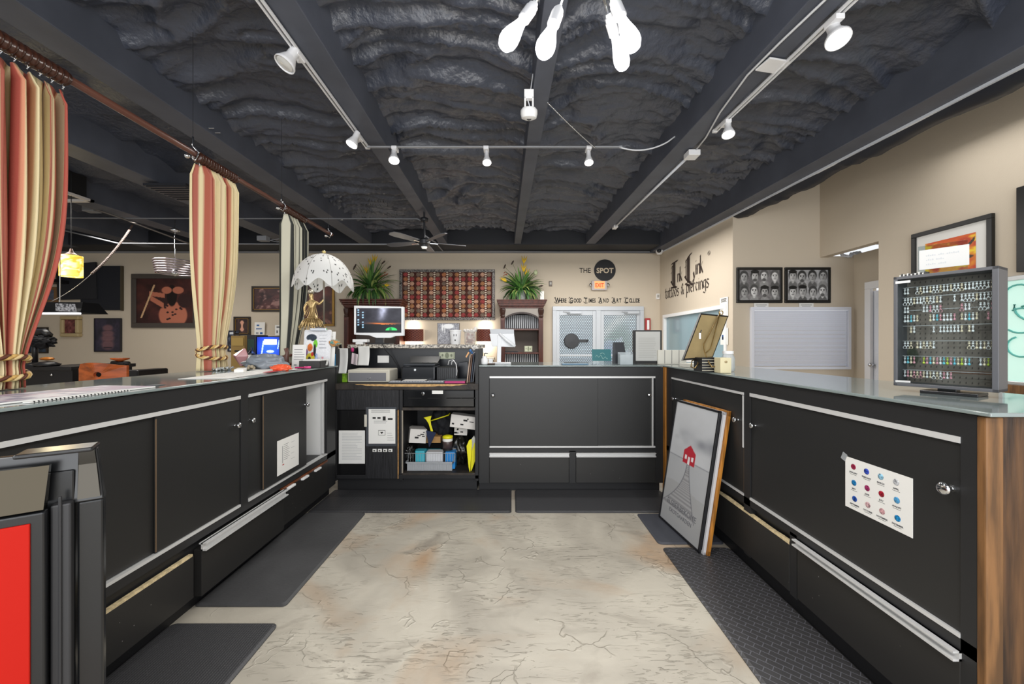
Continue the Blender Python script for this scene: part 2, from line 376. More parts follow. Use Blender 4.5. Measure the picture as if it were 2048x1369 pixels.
mb = MB(); mb.box(-11, 3.15, 7.9, 8.499, 3.275, 3.9); tag(mb.build('trim_13', mat('header_black', '23252b', 0.6), bevel=.01), kind='structure')
mb = MB(); mb.box(-11, 0.86, 8.47, 8.5, 0, 0.1); tag(mb.build('baseboard_back', BLK2), kind='structure')

# double door of the back wall with its expanded metal screen
d = S('door_1', (1.85, 8.5, 0))
al = mat('door_aluminium', 'bfc4ca', 0.45, metal=0.2)
mb = MB()
for a, b, c, e in [(0.87, 0.95, 0, 2.0), (2.74, 2.82, 0, 2.0), (0.87, 2.82, 2.0, 2.09), (1.80, 1.90, 0, 2.0)]: mb.box(a, b, 8.44, 8.56, c, e)
mb.build('door_frame', al, d, bevel=0.004)
day = mat('daylit_street', 'dfe6ee', 0.9, emis=0.75, ec='dfe8f2')
def street(X, Y):
    c = cst(X, (214, 222, 232)); c = mixc(c, (250, 252, 255), np.clip((Y-.45)*2, 0, 1)*.8); n = fbm(X*14, Y*12, 5); c = mixc(c, (150, 170, 158), ell(X, Y, .78, .42, .13, .16, .9)*(n > .45)*.7)
    c = mixc(c, (160, 180, 214), ell(X, Y, .72, .34, .08, .10, .8)*.7); c = mixc(c, (255, 255, 255), np.exp(-((Y-.62-(X-.8)*.9)/.05)**2)*((X > .66) & (X < .92))*.9); return mixc(c, (176, 184, 196), (Y < .32).astype(float)*.6)
street_o = art('backdrop_sky', None, (0.2, 9.3, 0), EX, EZ, 2.9, 3.0, 90, 90, street, vmat('street_light', .9, emis=.8)); tag(street_o, kind='structure')
def mesh_mat():
    m = mat('expanded_metal', '6f767e', 0.5, metal=0.1); nt = m.node_tree; L = nt.links; b = nt.nodes['Principled BSDF']
    tc = nt.nodes.new('ShaderNodeTexCoord'); mp = nt.nodes.new('ShaderNodeMapping'); L.new(tc.outputs['Object'], mp.inputs[0])
    mp.inputs['Scale'].default_value = (26, 1, 15)
    sep = nt.nodes.new('ShaderNodeSeparateXYZ'); L.new(mp.outputs[0], sep.inputs[0])
    def mth(op, a, bb=None):
        x = nt.nodes.new('ShaderNodeMath'); x.operation = op
        for i, q in enumerate((a, bb)):
            if q is None: continue
            if isinstance(q, (int, float)): x.inputs[i].default_value = q
            else: L.new(q, x.inputs[i])
        return x.outputs[0]
    p = mth('ADD', sep.outputs[0], sep.outputs[2]); q = mth('SUBTRACT', sep.outputs[0], sep.outputs[2])
    fa = mth('PINGPONG', p, 0.5); fb = mth('PINGPONG', q, 0.5)
    mn = mth('MINIMUM', fa, fb); al_ = mth('LESS_THAN', mn, 0.20); L.new(al_, b.inputs['Alpha']); return m
for k, (a, b) in enumerate([(0.95, 1.80), (1.90, 2.74)]):
    lf = MB(); 
    for x0, x1, z0, z1 in [(a, a+.07, 0, 1.995), (b-.07, b, 0, 1.995), (a+.07, b-.07, 1.9, 1.995), (a+.07, b-.07, 1.02, 1.06), (a+.07, b-.07, 0, .2)]: lf.box(x0, x1, 8.46, 8.52, z0, z1)
    leaf = lf.build('door_leaf', al, d, bevel=0.003)
    MB().box(a+.07, b-.07, 8.49, 8.495, .2, 1.9).build('glass_pane', thin_glass('door_glass'), leaf)
    mb = MB(); mb.grid(lambda u, v: Vector((a+.07+u*(b-a-.14), 8.465, .2+1.7*v)), 1, 1); mb.build('metal_screen', mesh_mat(), leaf)
mb = MB(); mb.lathe([(0.16, 0), (0.165, .02), (0.15, .06), (0.0, .07)], (1.27, 8.455, 1.345), (0, -1, 0), 28); mb.box(1.4, 1.62, 8.40, 8.45, 1.32, 1.38); mb.box(1.58, 1.64, 8.40, 8.44, 1.34, 1.36)
mb.build('door_lock', mat('lock_black', '3a3c40', 0.5), d, bevel=0.002)
for x in (1.18, 2.4):
    MB().box(x, x+.3, 8.39, 8.45, 1.93, 1.98).tube([(x+.05, 8.38, 1.955), (x-.1, 8.30, 1.96)], .012).build('door_closer', al, d)
# window of the lettered wall
w = S('window_1', (wx(7), 7, 1.3)); mb = MB()
def wb(mb, y0, y1, z0, z1, n0, n1):
    mb._a([(wx(y0)-n0, y0, z0), (wx(y0)-n1, y0, z0), (wx(y1)-n1, y1, z0), (wx(y1)-n0, y1, z0), (wx(y0)-n0, y0, z1), (wx(y0)-n1, y0, z1), (wx(y1)-n1, y1, z1), (wx(y1)-n0, y1, z1)],
          [(0,3,2,1),(4,5,6,7),(0,1,5,4),(1,2,6,5),(2,3,7,6),(3,0,4,7)])
for s in [(wy0+.03, wy1-.03, wz1-.03, wz1+.03), (wy0+.03, wy1-.03, wz0-.03, wz0+.03), (wy0-.03, wy0+.03, wz0-.03, wz1+.03), (wy1-.03, wy1+.03, wz0-.03, wz1+.03)]: wb(mb, *s, -0.05, 0.02)
mb.build('window_frame', WHT, w)
mb = MB(); wb(mb, wy0, wy1, wz0, wz1, -0.05, -0.04); mb.build('glass_pane', mat('blue_window_glass', '8fa9b3', 0.12, spec=0.8), w)
# window with white blinds
w = S('window_2', (4.2, 5.8, 1.3)); mb = MB()
ring(mb, 3.49, 4.94, .92, 1.83, .038, 5.75, 5.8)
mb.build('window_frame', mat('window_frame_white', 'dfe3ee', 0.5), w)
mb = MB()
for i in range(42):
    z = .965+i*.0194; mb._a([(3.54, 5.785, z), (4.89, 5.785, z), (4.89, 5.762, z+.0165), (3.54, 5.762, z+.0165)], [(0, 1, 2, 3)])
mb.box(3.53, 4.9, 5.76, 5.79, 1.775, 1.79)
mb.build('window_blind', mat('blind_white', 'eef1f8', 0.5, emis=.06, ec='dfe8ff'), w)  # slight emission stands in for daylight coming through the slats
# half open white door of the alcove
w = S('door_2', (5.02, 5.26, 0)); mb = MB()
for y0, y1, z0, z1 in [(4.93, 5.02, 0, 2.06), (5.5, 5.59, 0, 2.06), (4.93, 5.59, 2.06, 2.16)]: mb.box(4.985, 5.03, y0, y1, z0, z1)
mb.build('door_frame', mat('door_white', 'f1f1f3', 0.5), w, bevel=0.006)
mb = MB(); mb.box(5.04, 5.08, 5.0, 5.53, 0.01, 2.03); mb.box(5.03, 5.04, 5.08, 5.22, 1.15, 1.85); mb.box(5.03, 5.04, 5.30, 5.46, 1.15, 1.85)
mb.box(5.03, 5.04, 5.08, 5.46, 0.2, 1.0)
lf = mb.build('door_leaf', mat('door_leaf_white', 'e9edf6', 0.45), w, bevel=0.012)
MB().tube([(5.04, 5.49, 1.0), (5.0, 5.49, 1.0)], .012).ball((4.985, 5.49, 1.0), .03).build('door_knob', CHR, lf, smooth=True)
# ---------------------------------------------------------------- counters
LM = lambda s, n, z: (-1.52+n, s, z)      # selling side of each counter: s along it, n out of it, z up
RM = lambda s, n, z: (1.33-n, s, z)
BM = lambda s, n, z: (s, 3.446-n, z)
def fb(mb, Fm, s0, s1, z0, z1, n0, n1, mi=None):
    a = Fm(s0, n0, z0); b = Fm(s1, n1, z1); return mb.box(a[0], b[0], a[1], b[1], a[2], b[2], mi)
def knob(Fm, s, z, parent, big=1.0):
    mb = MB(); o = Fm(s, 0, z); ax = Vector(Fm(0, 1, 0))-Vector(Fm(0, 0, 0))
    mb.lathe([(.010*big, 0), (.006*big, .004), (.0055*big, .014), (.009*big, .018), (.015*big, .022), (.016*big, .027), (.012*big, .032), (.001, .034)], o, ax, 20)
    return mb.build('knob', CHR, parent, smooth=True)
DOORM = mat('black_door_laminate', '242424', 0.42, spec=0.6, bump=0.02, bscale=350)
def scuffed():
    m = mat('scuffed_black_laminate', '262524', 0.42, spec=0.6); nt = m.node_tree; L = nt.links; b = nt.nodes['Principled BSDF']
    tc = nt.nodes.new('ShaderNodeTexCoord'); v = nt.nodes.new('ShaderNodeTexVoronoi'); v.inputs['Scale'].default_value = 26
    L.new(tc.outputs['Object'], v.inputs['Vector']); r = nt.nodes.new('ShaderNodeValToRGB'); L.new(v.outputs['Distance'], r.inputs[0])
    r.color_ramp.interpolation = 'CONSTANT'
    r.color_ramp.elements[0].color = (0.35, 0.34, 0.32, 1); r.color_ramp.elements[1].position = 0.045; r.color_ramp.elements[1].color = (0, 0, 0, 1)
    n = nt.nodes.new('ShaderNodeTexNoise'); n.inputs['Scale'].default_value = 3.5; L.new(tc.outputs['Object'], n.inputs['Vector'])
    r2 = nt.nodes.new('ShaderNodeValToRGB'); L.new(n.outputs[0], r2.inputs[0]); r2.color_ramp.elements[0].position = .5; r2.color_ramp.elements[1].position = .6
    mx = nt.nodes.new('ShaderNodeMix'); mx.data_type = 'RGBA'; mx.blend_type = 'MULTIPLY'; mx.inputs[0].default_value = 1
    L.new(r.outputs[0], mx.inputs[6]); L.new(r2.outputs[0], mx.inputs[7])
    ad = nt.nodes.new('ShaderNodeMix'); ad.data_type = 'RGBA'; ad.blend_type = 'ADD'; ad.inputs[0].default_value = 1
    ad.inputs[6].default_value = (*lin('262524'), 1); L.new(mx.outputs[2], ad.inputs[7]); L.new(ad.outputs[2], b.inputs['Base Color']); return m
SCUF = scuffed()
GT = mat('glass_countertop', '98a4a3', 0.06, spec=0.9, noise_amt=0.06, nscale=3)
GT.node_tree.nodes['Principled BSDF'].inputs['Transmission Weight'].default_value = 0.25
def pull(Fm, s0, s1, z0, z1, parent):
    mb = MB(); fb(mb, Fm, s0, s1, z1-.006, z1, -.01, .026); fb(mb, Fm, s0, s1, z0, z0+.007, 0, .026); fb(mb, Fm, s0, s1, z0, z1, .0, .008)
    return mb.build('drawer_pull', SIL, parent)
# left counter
c = T('display_counter', 'long black laminate counter beneath the striped curtains, white letter sheet taped on a sliding door', 'counter', (-1.86, 1.9, 0))
mb = MB()
fb(mb, LM, 0.25, 2.95, .09, 1.0, -.64, -.03); fb(mb, LM, .25, 3.40, 1.0, 1.092, -.66, 0)
fb(mb, LM, 0.25, 3.40, .345, .385, -.6, 0); fb(mb, LM, 2.215, 2.275, .385, 1.0, -.03, 0); fb(mb, LM, 3.246, 3.40, .09, 1.0, -.64, 0)
fb(mb, LM, 2.95, 3.3, .09, .36, -.64, -.03); fb(mb, LM, .25, .32, .09, 1.0, -.64, 0); fb(mb, LM, 2.95, 3.3, .36, 1.0, -.64, -.60)
mb.build('cabinet_body', BLK, c)
mb = MB(); fb(mb, LM, .25, 3.40, 0, .09, -.64, -.055); mb.build('toe_kick', BLK2, c)
mb = MB(); fb(mb, LM, 2.955, 3.24, .361, .372, -.60, -.03); fb(mb, LM, 3.236, 3.245, .37, .99, -.60, -.04); fb(mb, LM, 2.952, 2.96, .37, .99, -.60, -.04); fb(mb, LM, 2.96, 3.236, .37, .99, -.60, -.58)
mb.build('cabinet_interior', mat('interior_white', 'dcdcda', .6), c)
def door(Fm, c, s0, s1, z0, z1, n0, n1, knobs=(), edge=None, m=DOORM, big=1.0):
    mb = MB(); fb(mb, Fm, s0, s1, z0, z1, n0, n1); d = mb.build('sliding_door', m, c, bevel=0.0015)
    for s in knobs:
        FF = lambda a, n, z, Fm=Fm: Fm(a, n+n1, z)
        knob(FF, s, .848, d, big)
    if edge is not None:
        mb = MB(); fb(mb, Fm, edge-.0025, edge+.0015, z0+.005, z1-.01, n1-.003, n1+.0006)
        # worn, uneven raw edge
        mb.build('worn_edge', mat('worn_brown_edge', '6e5a45', .7), d)
    return d
door(LM, c, .33, 1.70, .40, .985, -.028, -.016)
door(LM, c, 1.69, 2.212, .40, .985, -.014, -.004, (2.17,), 1.692)
door(LM, c, 2.278, 2.43, .40, .985, -.028, -.016, (2.31,))
door(LM, c, 2.42, 2.93, .40, .985, -.014, -.004, (2.905,), 2.422)
mb = MB()
for s0, s1 in ((.33, 2.21), (2.28, 3.246)): fb(mb, LM, s0, s1, .988, 1.006, -.03, .003); 
fb(mb, LM, .33, 2.21, .385, .398, -.03, .003); fb(mb, LM, 2.28, 3.246, .385, .394, -.03, .003); fb(mb, LM, 3.215, 3.23, .40, .985, -.03, -.015)
mb.build('door_track', SIL, c)
def drawer(Fm, c, s0, s1, z0, z1, n1=.002, m=SCUF):
    mb = MB(); fb(mb, Fm, s0, s1, z0, z1, -.02, n1); return mb.build('drawer', m, c, bevel=.002)
dr = drawer(LM, c, .33, 1.885, .085, .285)
mb = MB(); fb(mb, LM, .33, 1.88, .285, .296, -.018, .001); mb.build('raw_top_edge', mat('raw_particle_board', 'd8c49a', .8, noise_amt=.2, nscale=50), dr)
dr = drawer(LM, c, 1.91, 2.60, .075, .30, .02); pull(lambda s, n, z: LM(s, n+.02, z), 1.905, 2.605, .298, .335, dr)
dr = drawer(LM, c, 2.615, 3.25, .085, .325)
mb = MB(); fb(mb, LM, 2.615, 3.25, .325, .34, -.018, .002); mb.build('wood_top_edge', mat('brown_edge', '6b3a1c', .5, noise_amt=.3, nscale=20), dr)
for s in (2.66, 2.84, 3.03):
    mb = MB(); fb(mb, LM, s, s+.085, .312, .327, 0, .02); mb.build('tab_pull', WHT, dr, bevel=.003)
# right counter
c = T('display_counter', 'long black laminate counter with a dark wood plank end, gemstone chart taped to its door', 'counter', (1.62, 2.2, 0))
mb = MB(); fb(mb, RM, 1.13, 3.42, .1, 1.0, -.56, -.03); fb(mb, RM, 1.13, 3.44, 1.02, 1.092, -.57, 0); fb(mb, RM, 1.13, 3.42, .385, .425, -.5, 0)
fb(mb, RM, 1.13, 1.171, .1, 1.02, -.5, 0); fb(mb, RM, 2.207, 2.265, .1, 1.02, -.5, 0); fb(mb, RM, 3.29, 3.43, .1, 1.02, -.5, 0); fb(mb, RM, 1.17, 3.3, 1.0, 1.02, -.5, -.03)
fb(mb, RM, 1.845, 1.89, .1, .4, -.5, 0)
mb.build('cabinet_body', BLK, c)
mb = MB(); fb(mb, RM, 1.13, 3.42, 0, .1, -.54, -.05); mb.build('toe_kick', BLK2, c)
door(RM, c, 2.27, 3.285, .437, 1.0, -.02, -.006, (3.22, 2.33), 2.275)
door(RM, c, 1.171, 2.203, .437, 1.0, -.02, -.006, (2.165,)); knob(lambda a, n, z: RM(a, n-.006, z), 1.20, .858, c, 1.25)
mb = MB(); fb(mb, RM, 2.265, 3.29, 1.003, 1.017, -.03, .003); fb(mb, RM, 1.171, 2.207, 1.003, 1.022, -.03, .003)
fb(mb, RM, 2.265, 3.29, .425, .434, -.03, .003); fb(mb, RM, 1.171, 2.207, .425, .437, -.03, .003); fb(mb, RM, 2.268, 2.28, .7, 1.0, -.005, .001)
mb.build('door_track', SIL, c)
dr = drawer(RM, c, 1.893, 3.2, .11, .335)
def wavy(a, b):
    s = 1.893+(3.1-1.893)*a; zz = .335+.012+.006*noise.noise(Vector((s*6, 0, 0)))
    return Vector(RM(s, [.001, .001, -.018, -.018][round(b*3)], [.33, zz, zz, .33][round(b*3)]))
MB().grid(wavy, 40, 3).build('raw_top_edge', mat('raw_particle_board', 'd8c49a'), dr)
dr = drawer(RM, c, 1.171, 1.84, .11, .362); pull(RM, 1.168, 1.842, .358, .388, dr)
wood = mat('planked_wood', '5d3f24', .45, c2='22140b', nscale=5, stretch=(6, 6, .45), bump=.15, bscale=20)
woodl = mat('light_wood_edge', '6a4a2b', .5, noise_amt=.4, nscale=8, stretch=(5, 5, .5))
mb = MB(); mb.box(1.378, 1.91, 1.112, 1.13, 0, 1.092); e = mb.build('end_panel', wood, c, bevel=.002)
mb = MB(); mb.box(1.328, 1.378, 1.106, 1.13, 0, 1.092); mb.build('corner_trim', woodl, c, bevel=.004)
# back counter
c = T('display_counter', 'black laminate counter with two white-topped drawers, between the messy cash desk and the wooden post', 'counter', (.52, 3.72, 0))
mb = MB(); fb(mb, BM, -.288, 1.3, .08, 1.0, -.56, -.02); fb(mb, BM, -.288, 1.318, 1.01, 1.092, -.57, 0)
fb(mb, BM, -.288, -.2, .08, 1.01, -.5, 0); fb(mb, BM, 1.25, 1.318, .08, 1.01, -.5, 0); fb(mb, BM, -.2, 1.25, .352, .39, -.5, 0); fb(mb, BM, .5, .556, .08, .36, -.5, 0)
mb.build('cabinet_body', BLK, c)
mb = MB(); fb(mb, BM, -.288, 1.3, 0, .08, -.5, -.04); mb.build('toe_kick', BLK2, c)
door(BM, c, .5, 1.24, .40, .995, -.03, -.018, (1.197,)); door(BM, c, -.196, .75, .40, .995, -.016, -.004, (-.166,))
mb = MB(); fb(mb, BM, -.196, 1.25, .996, 1.012, -.02, .003); fb(mb, BM, -.196, 1.25, .39, .402, -.02, .003); fb(mb, BM, 1.224, 1.233, .40, .996, -.02, .001); mb.build('door_track', SIL, c)
for s0, s1 in ((-.196, .497), (.559, 1.25)):
    dr = drawer(BM, c, s0, s1, .082, .312); pull(BM, s0, s1, .312, .347, dr)
mb = MB(); mb.box(1.318, 1.352, 3.40, 3.46, 0, 1.095); thing1(mb, 'corner_post', mat('orange_wood', 'a9702c', .45, noise_amt=.3, nscale=9, stretch=(6, 6, .5)), 'narrow orange-brown wooden post in the corner where two black counters meet', 'post', bevel=.003)
# glass tops
mb = MB(); mb.box(-2.2, -1.505, .24, 3.42, 1.096, 1.108); thing1(mb, 'glass_countertop', GT, 'pale glass top on the black counter beneath the striped curtains', 'countertop', bevel=.003)
mb = MB(); mb.box(1.315, 1.915, 1.085, 3.46, 1.096, 1.108); mb.box(1.318, 1.915, 3.46, 4.02, 1.096, 1.108)
thing1(mb, 'glass_countertop', GT, 'pale glass top carrying the jewelry display case', 'countertop', bevel=.003)
mb = MB(); mb.box(-.288, 1.314, 3.436, 4.02, 1.096, 1.108); thing1(mb, 'glass_countertop', GT, 'glass top under the card reader terminal and the teal card stand', 'countertop', bevel=.003)

# ---------------------------------------------------------------- cash desk
c = T('cash_desk', 'worn black-painted cash desk with an open cluttered shelf and two letter sheets on its doors', 'desk', (-.92, 3.75, 0))
GR = mat('grained_black_wood', '1d1d20', .5, noise_amt=.45, nscale=14, stretch=(9, 9, .5), bump=.25, bscale=30)
CHIP = mat('chipped_black_wood', '231f1d', .6, c2='3a332d', nscale=12, bump=.2)
mb = MB(); mb.box(-1.556, -1.53, 3.44, 4.0, .1, 1.25); mb.box(-.322, -.292, 3.44, 4.0, .1, 1.25); mb.box(-.985, -.955, 3.45, 4.0, .1, .9)
mb.box(-1.53, -.955, 3.98, 4.0, .1, .9); mb.box(-.955, -.322, 3.98, 4.0, .1, .9); mb.box(-1.556, -.292, 3.44, 4.0, .118, .15)
mb.box(-1.53, -.985, 3.47, 3.98, .15, .89)
mb.build('carcass', BLK2, c, bevel=.002)
mb = MB(); mb.box(-1.54, -.31, 3.49, 3.96, 0, .118); mb.build('plinth', BLK2, c)
mb = MB(); mb.box(-1.545, -.985, 3.436, 3.47, .72, .893); mb.build('top_panel', GR, c, bevel=.002)
mb = MB(); mb.box(-1.545, -1.27, 3.455, 3.47, .125, .715); d = mb.build('sliding_door', mat('glossy_black_door', '131314', .25), c, bevel=.002)
mb = MB(); mb.box(-1.549, -1.545, 3.45, 3.47, .12, .72); mb.build('worn_edge', RAW, d)
mb = MB(); mb.box(-1.275, -.99, 3.436, 3.452, .12, .715); d = mb.build('sliding_door', GR, c, bevel=.002)
mb = MB(); mb.box(-.994, -.988, 3.434, 3.452, .12, .72); mb.build('worn_edge', RAW, d)
mb = MB(); mb.box(-1.282, -1.26, 3.425, 3.436, .575, .68); mb.build('door_catch', mat('cream_plastic', 'cfcabd', .5), d, bevel=.002)
mb = MB(); mb.box(-1.556, -.292, 3.43, 4.0, .895, .948); dk = mb.build('worktop', CHIP, c, bevel=.003)
def chipedge(a, b):
    x = -1.36+.97*a; t = .022*math.sin(PI*a)**.5+.006*noise.noise(Vector((x*18, 3, 0))); return Vector((x, 3.427, .945-max(.002, t)*b))
MB().grid(chipedge, 80, 1).build('bare_wood_edge', mat('bare_wood', 'c29c68', .8, noise_amt=.2, nscale=40), dk, solid=.004)
mb = MB(); mb.box(-1.53, -.322, 3.975, 4.0, .948, 1.25); mb.build('back_panel', mat('black_backboard', '1b1d21', .3), c)
mb = MB(); mb.box(-.955, -.322, 3.436, 3.98, .715, .74); mb.build('shelf', CHIP, c, bevel=.002)
mb = MB(); mb.box(-.955, -.322, 3.436, 3.98, .15, .17); mb.build('shelf', CHIP, c, bevel=.002)
mb = MB(); mb.box(-.958, -.950, 3.432, 3.45, .17, .715); mb.build('pale_stile', mat('pale_edge', 'a39a8c', .7), c)
g = mat('granite', 'cfc8bb', .25, c2='4f4a45', nscale=60)
mb = MB(); mb.box(-1.62, -.285, 3.88, 4.22, 1.252, 1.288); thing1(mb, 'granite_shelf', g, 'speckled granite slab over the cash desk carrying the monitor', 'shelf', bevel=.004)
mb = MB(); mb.box(-.945, -.33, 3.46, 3.95, .742, .892); mb.box(-.945, -.33, 3.436, 3.46, .748, .888); f = mb.build('cash_drawer', mat('glossy_black', '17181a', .12, spec=.7), c, bevel=.003); f['label'] = 'glossy black cash drawer with slots and a round keyhole'
mb = MB(); [mb.box(x, x+.125, 3.433, 3.44, .818, .826) for x in (-.91, -.735, -.57, -.44)]; mb.build('slot', mat('slot_dark', '050505', .8), f)
MB().lathe([(.014, 0), (.014, .008), (.01, .01)], (-.775, 3.437, .862), (0, -1, 0), 20).build('lock', CHR, f)
MB().box(-.695, -.60, 3.434, 3.437, .858, .888).build('paper_label', PAPER, f)
# outlet style light switches on door, as small white stickers
for k in range(4):
    mb = MB(); mb.box(-1.212+k*.046, -1.178+k*.046, 3.4335, 3.436, .355, .38); mb.box(-1.205+k*.046, -1.19+k*.046, 3.433, 3.4335, .36, .37, 1)
    o = mb.build('sticker', [PAPER, DARKINK]); tag(o, ['small white sticker starting the row of four on the cash desk door', 'small white sticker, second in the row of four on the cash desk door', 'small white sticker, third in the row of four on the cash desk door', 'outlined sticker ending the row of four on the cash desk door'][k], 'sticker', 'stickers on the cash desk door')
def sheet(label, o, ux, uy, w, h, lines=(), name='paper_sheet', m=PAPER, extra=None, cat='paper', th=.0012, group=None):
    """paper with printed lines (x0, x1, y, thickness) in 0..1"""
    r = T(name, label, cat, Vector(o), group=group) if False else None
    o = Vector(o); ux = Vector(ux).normalized(); uy = Vector(uy).normalized(); n = ux.cross(uy).normalized()
    mb = MB(); mb.prism([(0, 0), (w, 0), (w, h), (0, h)], o, ux, uy, th, 0)
    q = o+n*(th+.0002)
    for L in lines:
        x0, x1, y, t = L[:4]; mi = L[4] if len(L) > 4 else 1
        a = q+ux*(x0*w)+uy*((y-t/2)*h); 
        mb._a([a, a+ux*((x1-x0)*w), a+ux*((x1-x0)*w)+uy*(t*h), a+uy*(t*h)], [(0, 1, 2, 3)], mi)
    if extra: extra(mb, q, ux, uy, n, w, h)
    ob = mb.build(name, [m, INK, DARKINK, mat('red_ink', 'b23a36', .7), mat('blue_print', '2f5f9e', .7), mat('grey_print', '9a9ca2', .7)])
    return tag(ob, label, cat, group)
def textlines(n, y0, y1, x0=.12, x1=.88, t=.008, seed=1, mi=5):
    r = random.Random(seed); return [(x0, x1-r.random()*.35*(x1-x0) if r.random() < .5 else x1, y1-(y1-y0)*i/(n-1), t, mi) for i in range(n)]
sheet('white typed letter page taped low on the cash desk, its corner folded', (-1.513, 3.452, .247), EX, EZ, .228, .29, textlines(18, .12, .92, seed=3), th=.001)
def sleeve(mb, q, ux, uy, n, w, h): pass
sv = T('sign_sleeve', 'plastic sleeve holding a printed notice, hanging on the grained door of the cash desk', 'sign', (-1.15, 3.43, .43))
MB().box(-1.268, -1.003, 3.430, 3.4345, .405, .745).build('plastic_sleeve', mat('sleeve_grey', '4a4d52', .2), sv)
mb = MB(); mb.box(-1.245, -1.013, 3.4285, 3.430, .428, .727)
for L in textlines(4, .9, .97, .1, .8, .006, 5)+textlines(3, .60, .68, .2, .7, .006, 6)+textlines(4, .1, .3, .7, .95, .006, 8): mb.box(-1.245+.232*L[0], -1.245+.232*L[1], 3.428, 3.4285, .428+.299*L[2], .428+.299*L[2]+.002, 1)
for x0, x1, y0, y1 in ((.15, .27, .72, .77), (.33, .45, .72, .77), (.53, .64, .67, .79), (.72, .9, .69, .74)): mb.box(-1.245+.232*x0, -1.245+.232*x1, 3.428, 3.4285, .428+.299*y0, .428+.299*y1, 2)
mb.prism([(0, 0), (.06, 0), (.06, .045), (0, .045)], (-1.16, 3.4284, .50), EX, EZ, .0004, 2); mb.prism([(.003, .003), (.057, .003), (.057, .042), (.003, .042)], (-1.16, 3.4279, .50), EX, EZ, .0004, 0)
mb.prism([(.03, .012), (.042, .026), (.038, .032), (.03, .028), (.022, .032), (.018, .026)], (-1.16, 3.4274, .50), EX, EZ, .0004, 2)
mb.build('notice', [PAPER, INK, DARKINK], sv)

# ---------------------------------------------------------------- floor mats
def rrect(x0, x1, y0, y1, r, n=5):
    out = []
    for cx, cy, a0 in ((x1-r, y0+r, -90), (x1-r, y1-r, 0), (x0+r, y1-r, 90), (x0+r, y0+r, 180)):
        for i in range(n+1): a = math.radians(a0+90*i/n); out.append((cx+r*math.cos(a), cy+r*math.sin(a)))
    return out
def fmat(name, kind, c):
    m = mat(name, c, .42, spec=.5, bump=.1, bscale=60); nt = m.node_tree; L = nt.links; b = nt.nodes['Principled BSDF']
    tc = nt.nodes.new('ShaderNodeTexCoord'); bp = nt.nodes.new('ShaderNodeBump'); bp.inputs['Strength'].default_value = .6; bp.inputs['Distance'].default_value = .004
    if kind == 'brick':
        t = nt.nodes.new('ShaderNodeTexBrick'); t.inputs['Scale'].default_value = 11; t.inputs['Mortar Size'].default_value = .018; t.inputs['Row Height'].default_value = .32; t.inputs['Brick Width'].default_value = .62
        mp = nt.nodes.new('ShaderNodeMapping'); mp.inputs['Rotation'].default_value = (0, 0, .75); L.new(tc.outputs['Object'], mp.inputs[0]); L.new(mp.outputs[0], t.inputs[0]); h = t.outputs['Fac']
        r = nt.nodes.new('ShaderNodeValToRGB'); L.new(h, r.inputs[0]); r.color_ramp.elements[0].color = (*lin(c), 1); r.color_ramp.elements[1].color = (*lin('626268'), 1); L.new(r.outputs[0], b.inputs['Base Color'])
        bp.invert = True
    else:
        t = nt.nodes.new('ShaderNodeTexVoronoi'); t.inputs['Scale'].default_value = {'dots': 90, 'wave': 45}[kind]; t.inputs['Randomness'].default_value = 0
        L.new(tc.outputs['Object'], t.inputs[0]); h = t.outputs['Distance']
    L.new(h, bp.inputs['Height']); L.new(bp.outputs[0], b.inputs['Normal']); return m
RUB = mat('rubber_mat', '4a4a4b', .5, spec=.4, noise_amt=.12, nscale=3, bump=.2, bscale=60)
def floor_mat_thing(label, x0, x1, y0, y1, m, th=.012, rot=0, r=.03):
    cx, cy = (x0+x1)/2, (y0+y1)/2
    mb = MB(); pl = rrect(x0-cx, x1-cx, y0-cy, y1-cy, r); k = len(pl)
    ins = .012; sx = 1-2*ins/(x1-x0); sy = 1-2*ins/(y1-y0)
    vs = [(a, b, 0) for a, b in pl]+[(a, b, th*.4) for a, b in pl]+[(a*sx, b*sy, th) for a, b in pl]
    fs = [(i, (i+1) % k, k+(i+1) % k, k+i) for i in range(k)]+[(k+i, k+(i+1) % k, 2*k+(i+1) % k, 2*k+i) for i in range(k)]+[tuple(range(2*k, 3*k)), tuple(range(k))[::-1]]
    mb._a(vs, fs); o = mb.build('floor_mat', m); o.location = (cx, cy, 0.001); o.rotation_euler = (0, 0, rot); return tag(o, label, 'mat')
floor_mat_thing('smooth black rubber runner along the counter beneath the curtains', -1.57, -1.115, 1.945, 3.012, RUB, r=.02)
floor_mat_thing('nubbed black mat nearest the red cooler', -1.57, -1.075, .95, 1.824, fmat('nubbed_rubber', 'dots', '404042'))
floor_mat_thing('black textured runner in front of the cash desk', -1.565, -.005, 3.02, 3.485, fmat('waved_rubber', 'wave', '38383a'), .011, r=.02)
floor_mat_thing('plain black runner before the two white-topped drawers', .025, 1.30, 3.02, 3.48, mat('runner_black', '3e3e40', .45, bump=.15, bscale=50))
floor_mat_thing('short grey-blue mat under the far corner of the leaning beach house poster', .945, 1.375, 2.545, 3.0, mat('grey_rubber', '46484f', .5, bump=.1, bscale=50), .010)
floor_mat_thing('black mat with a small brick pattern beneath the gemstone chart', .948, 1.375, .9, 2.50, fmat('brick_rubber', 'brick', '3c3b3c'))
# ---------------------------------------------------------------- cooler by the counter end
cl = T('display_cooler', 'black floor cooler with a red front panel at the near end of the curtain-side counter', 'cooler', (-.985, .95, 0), rz=math.atan2(.587, .81))
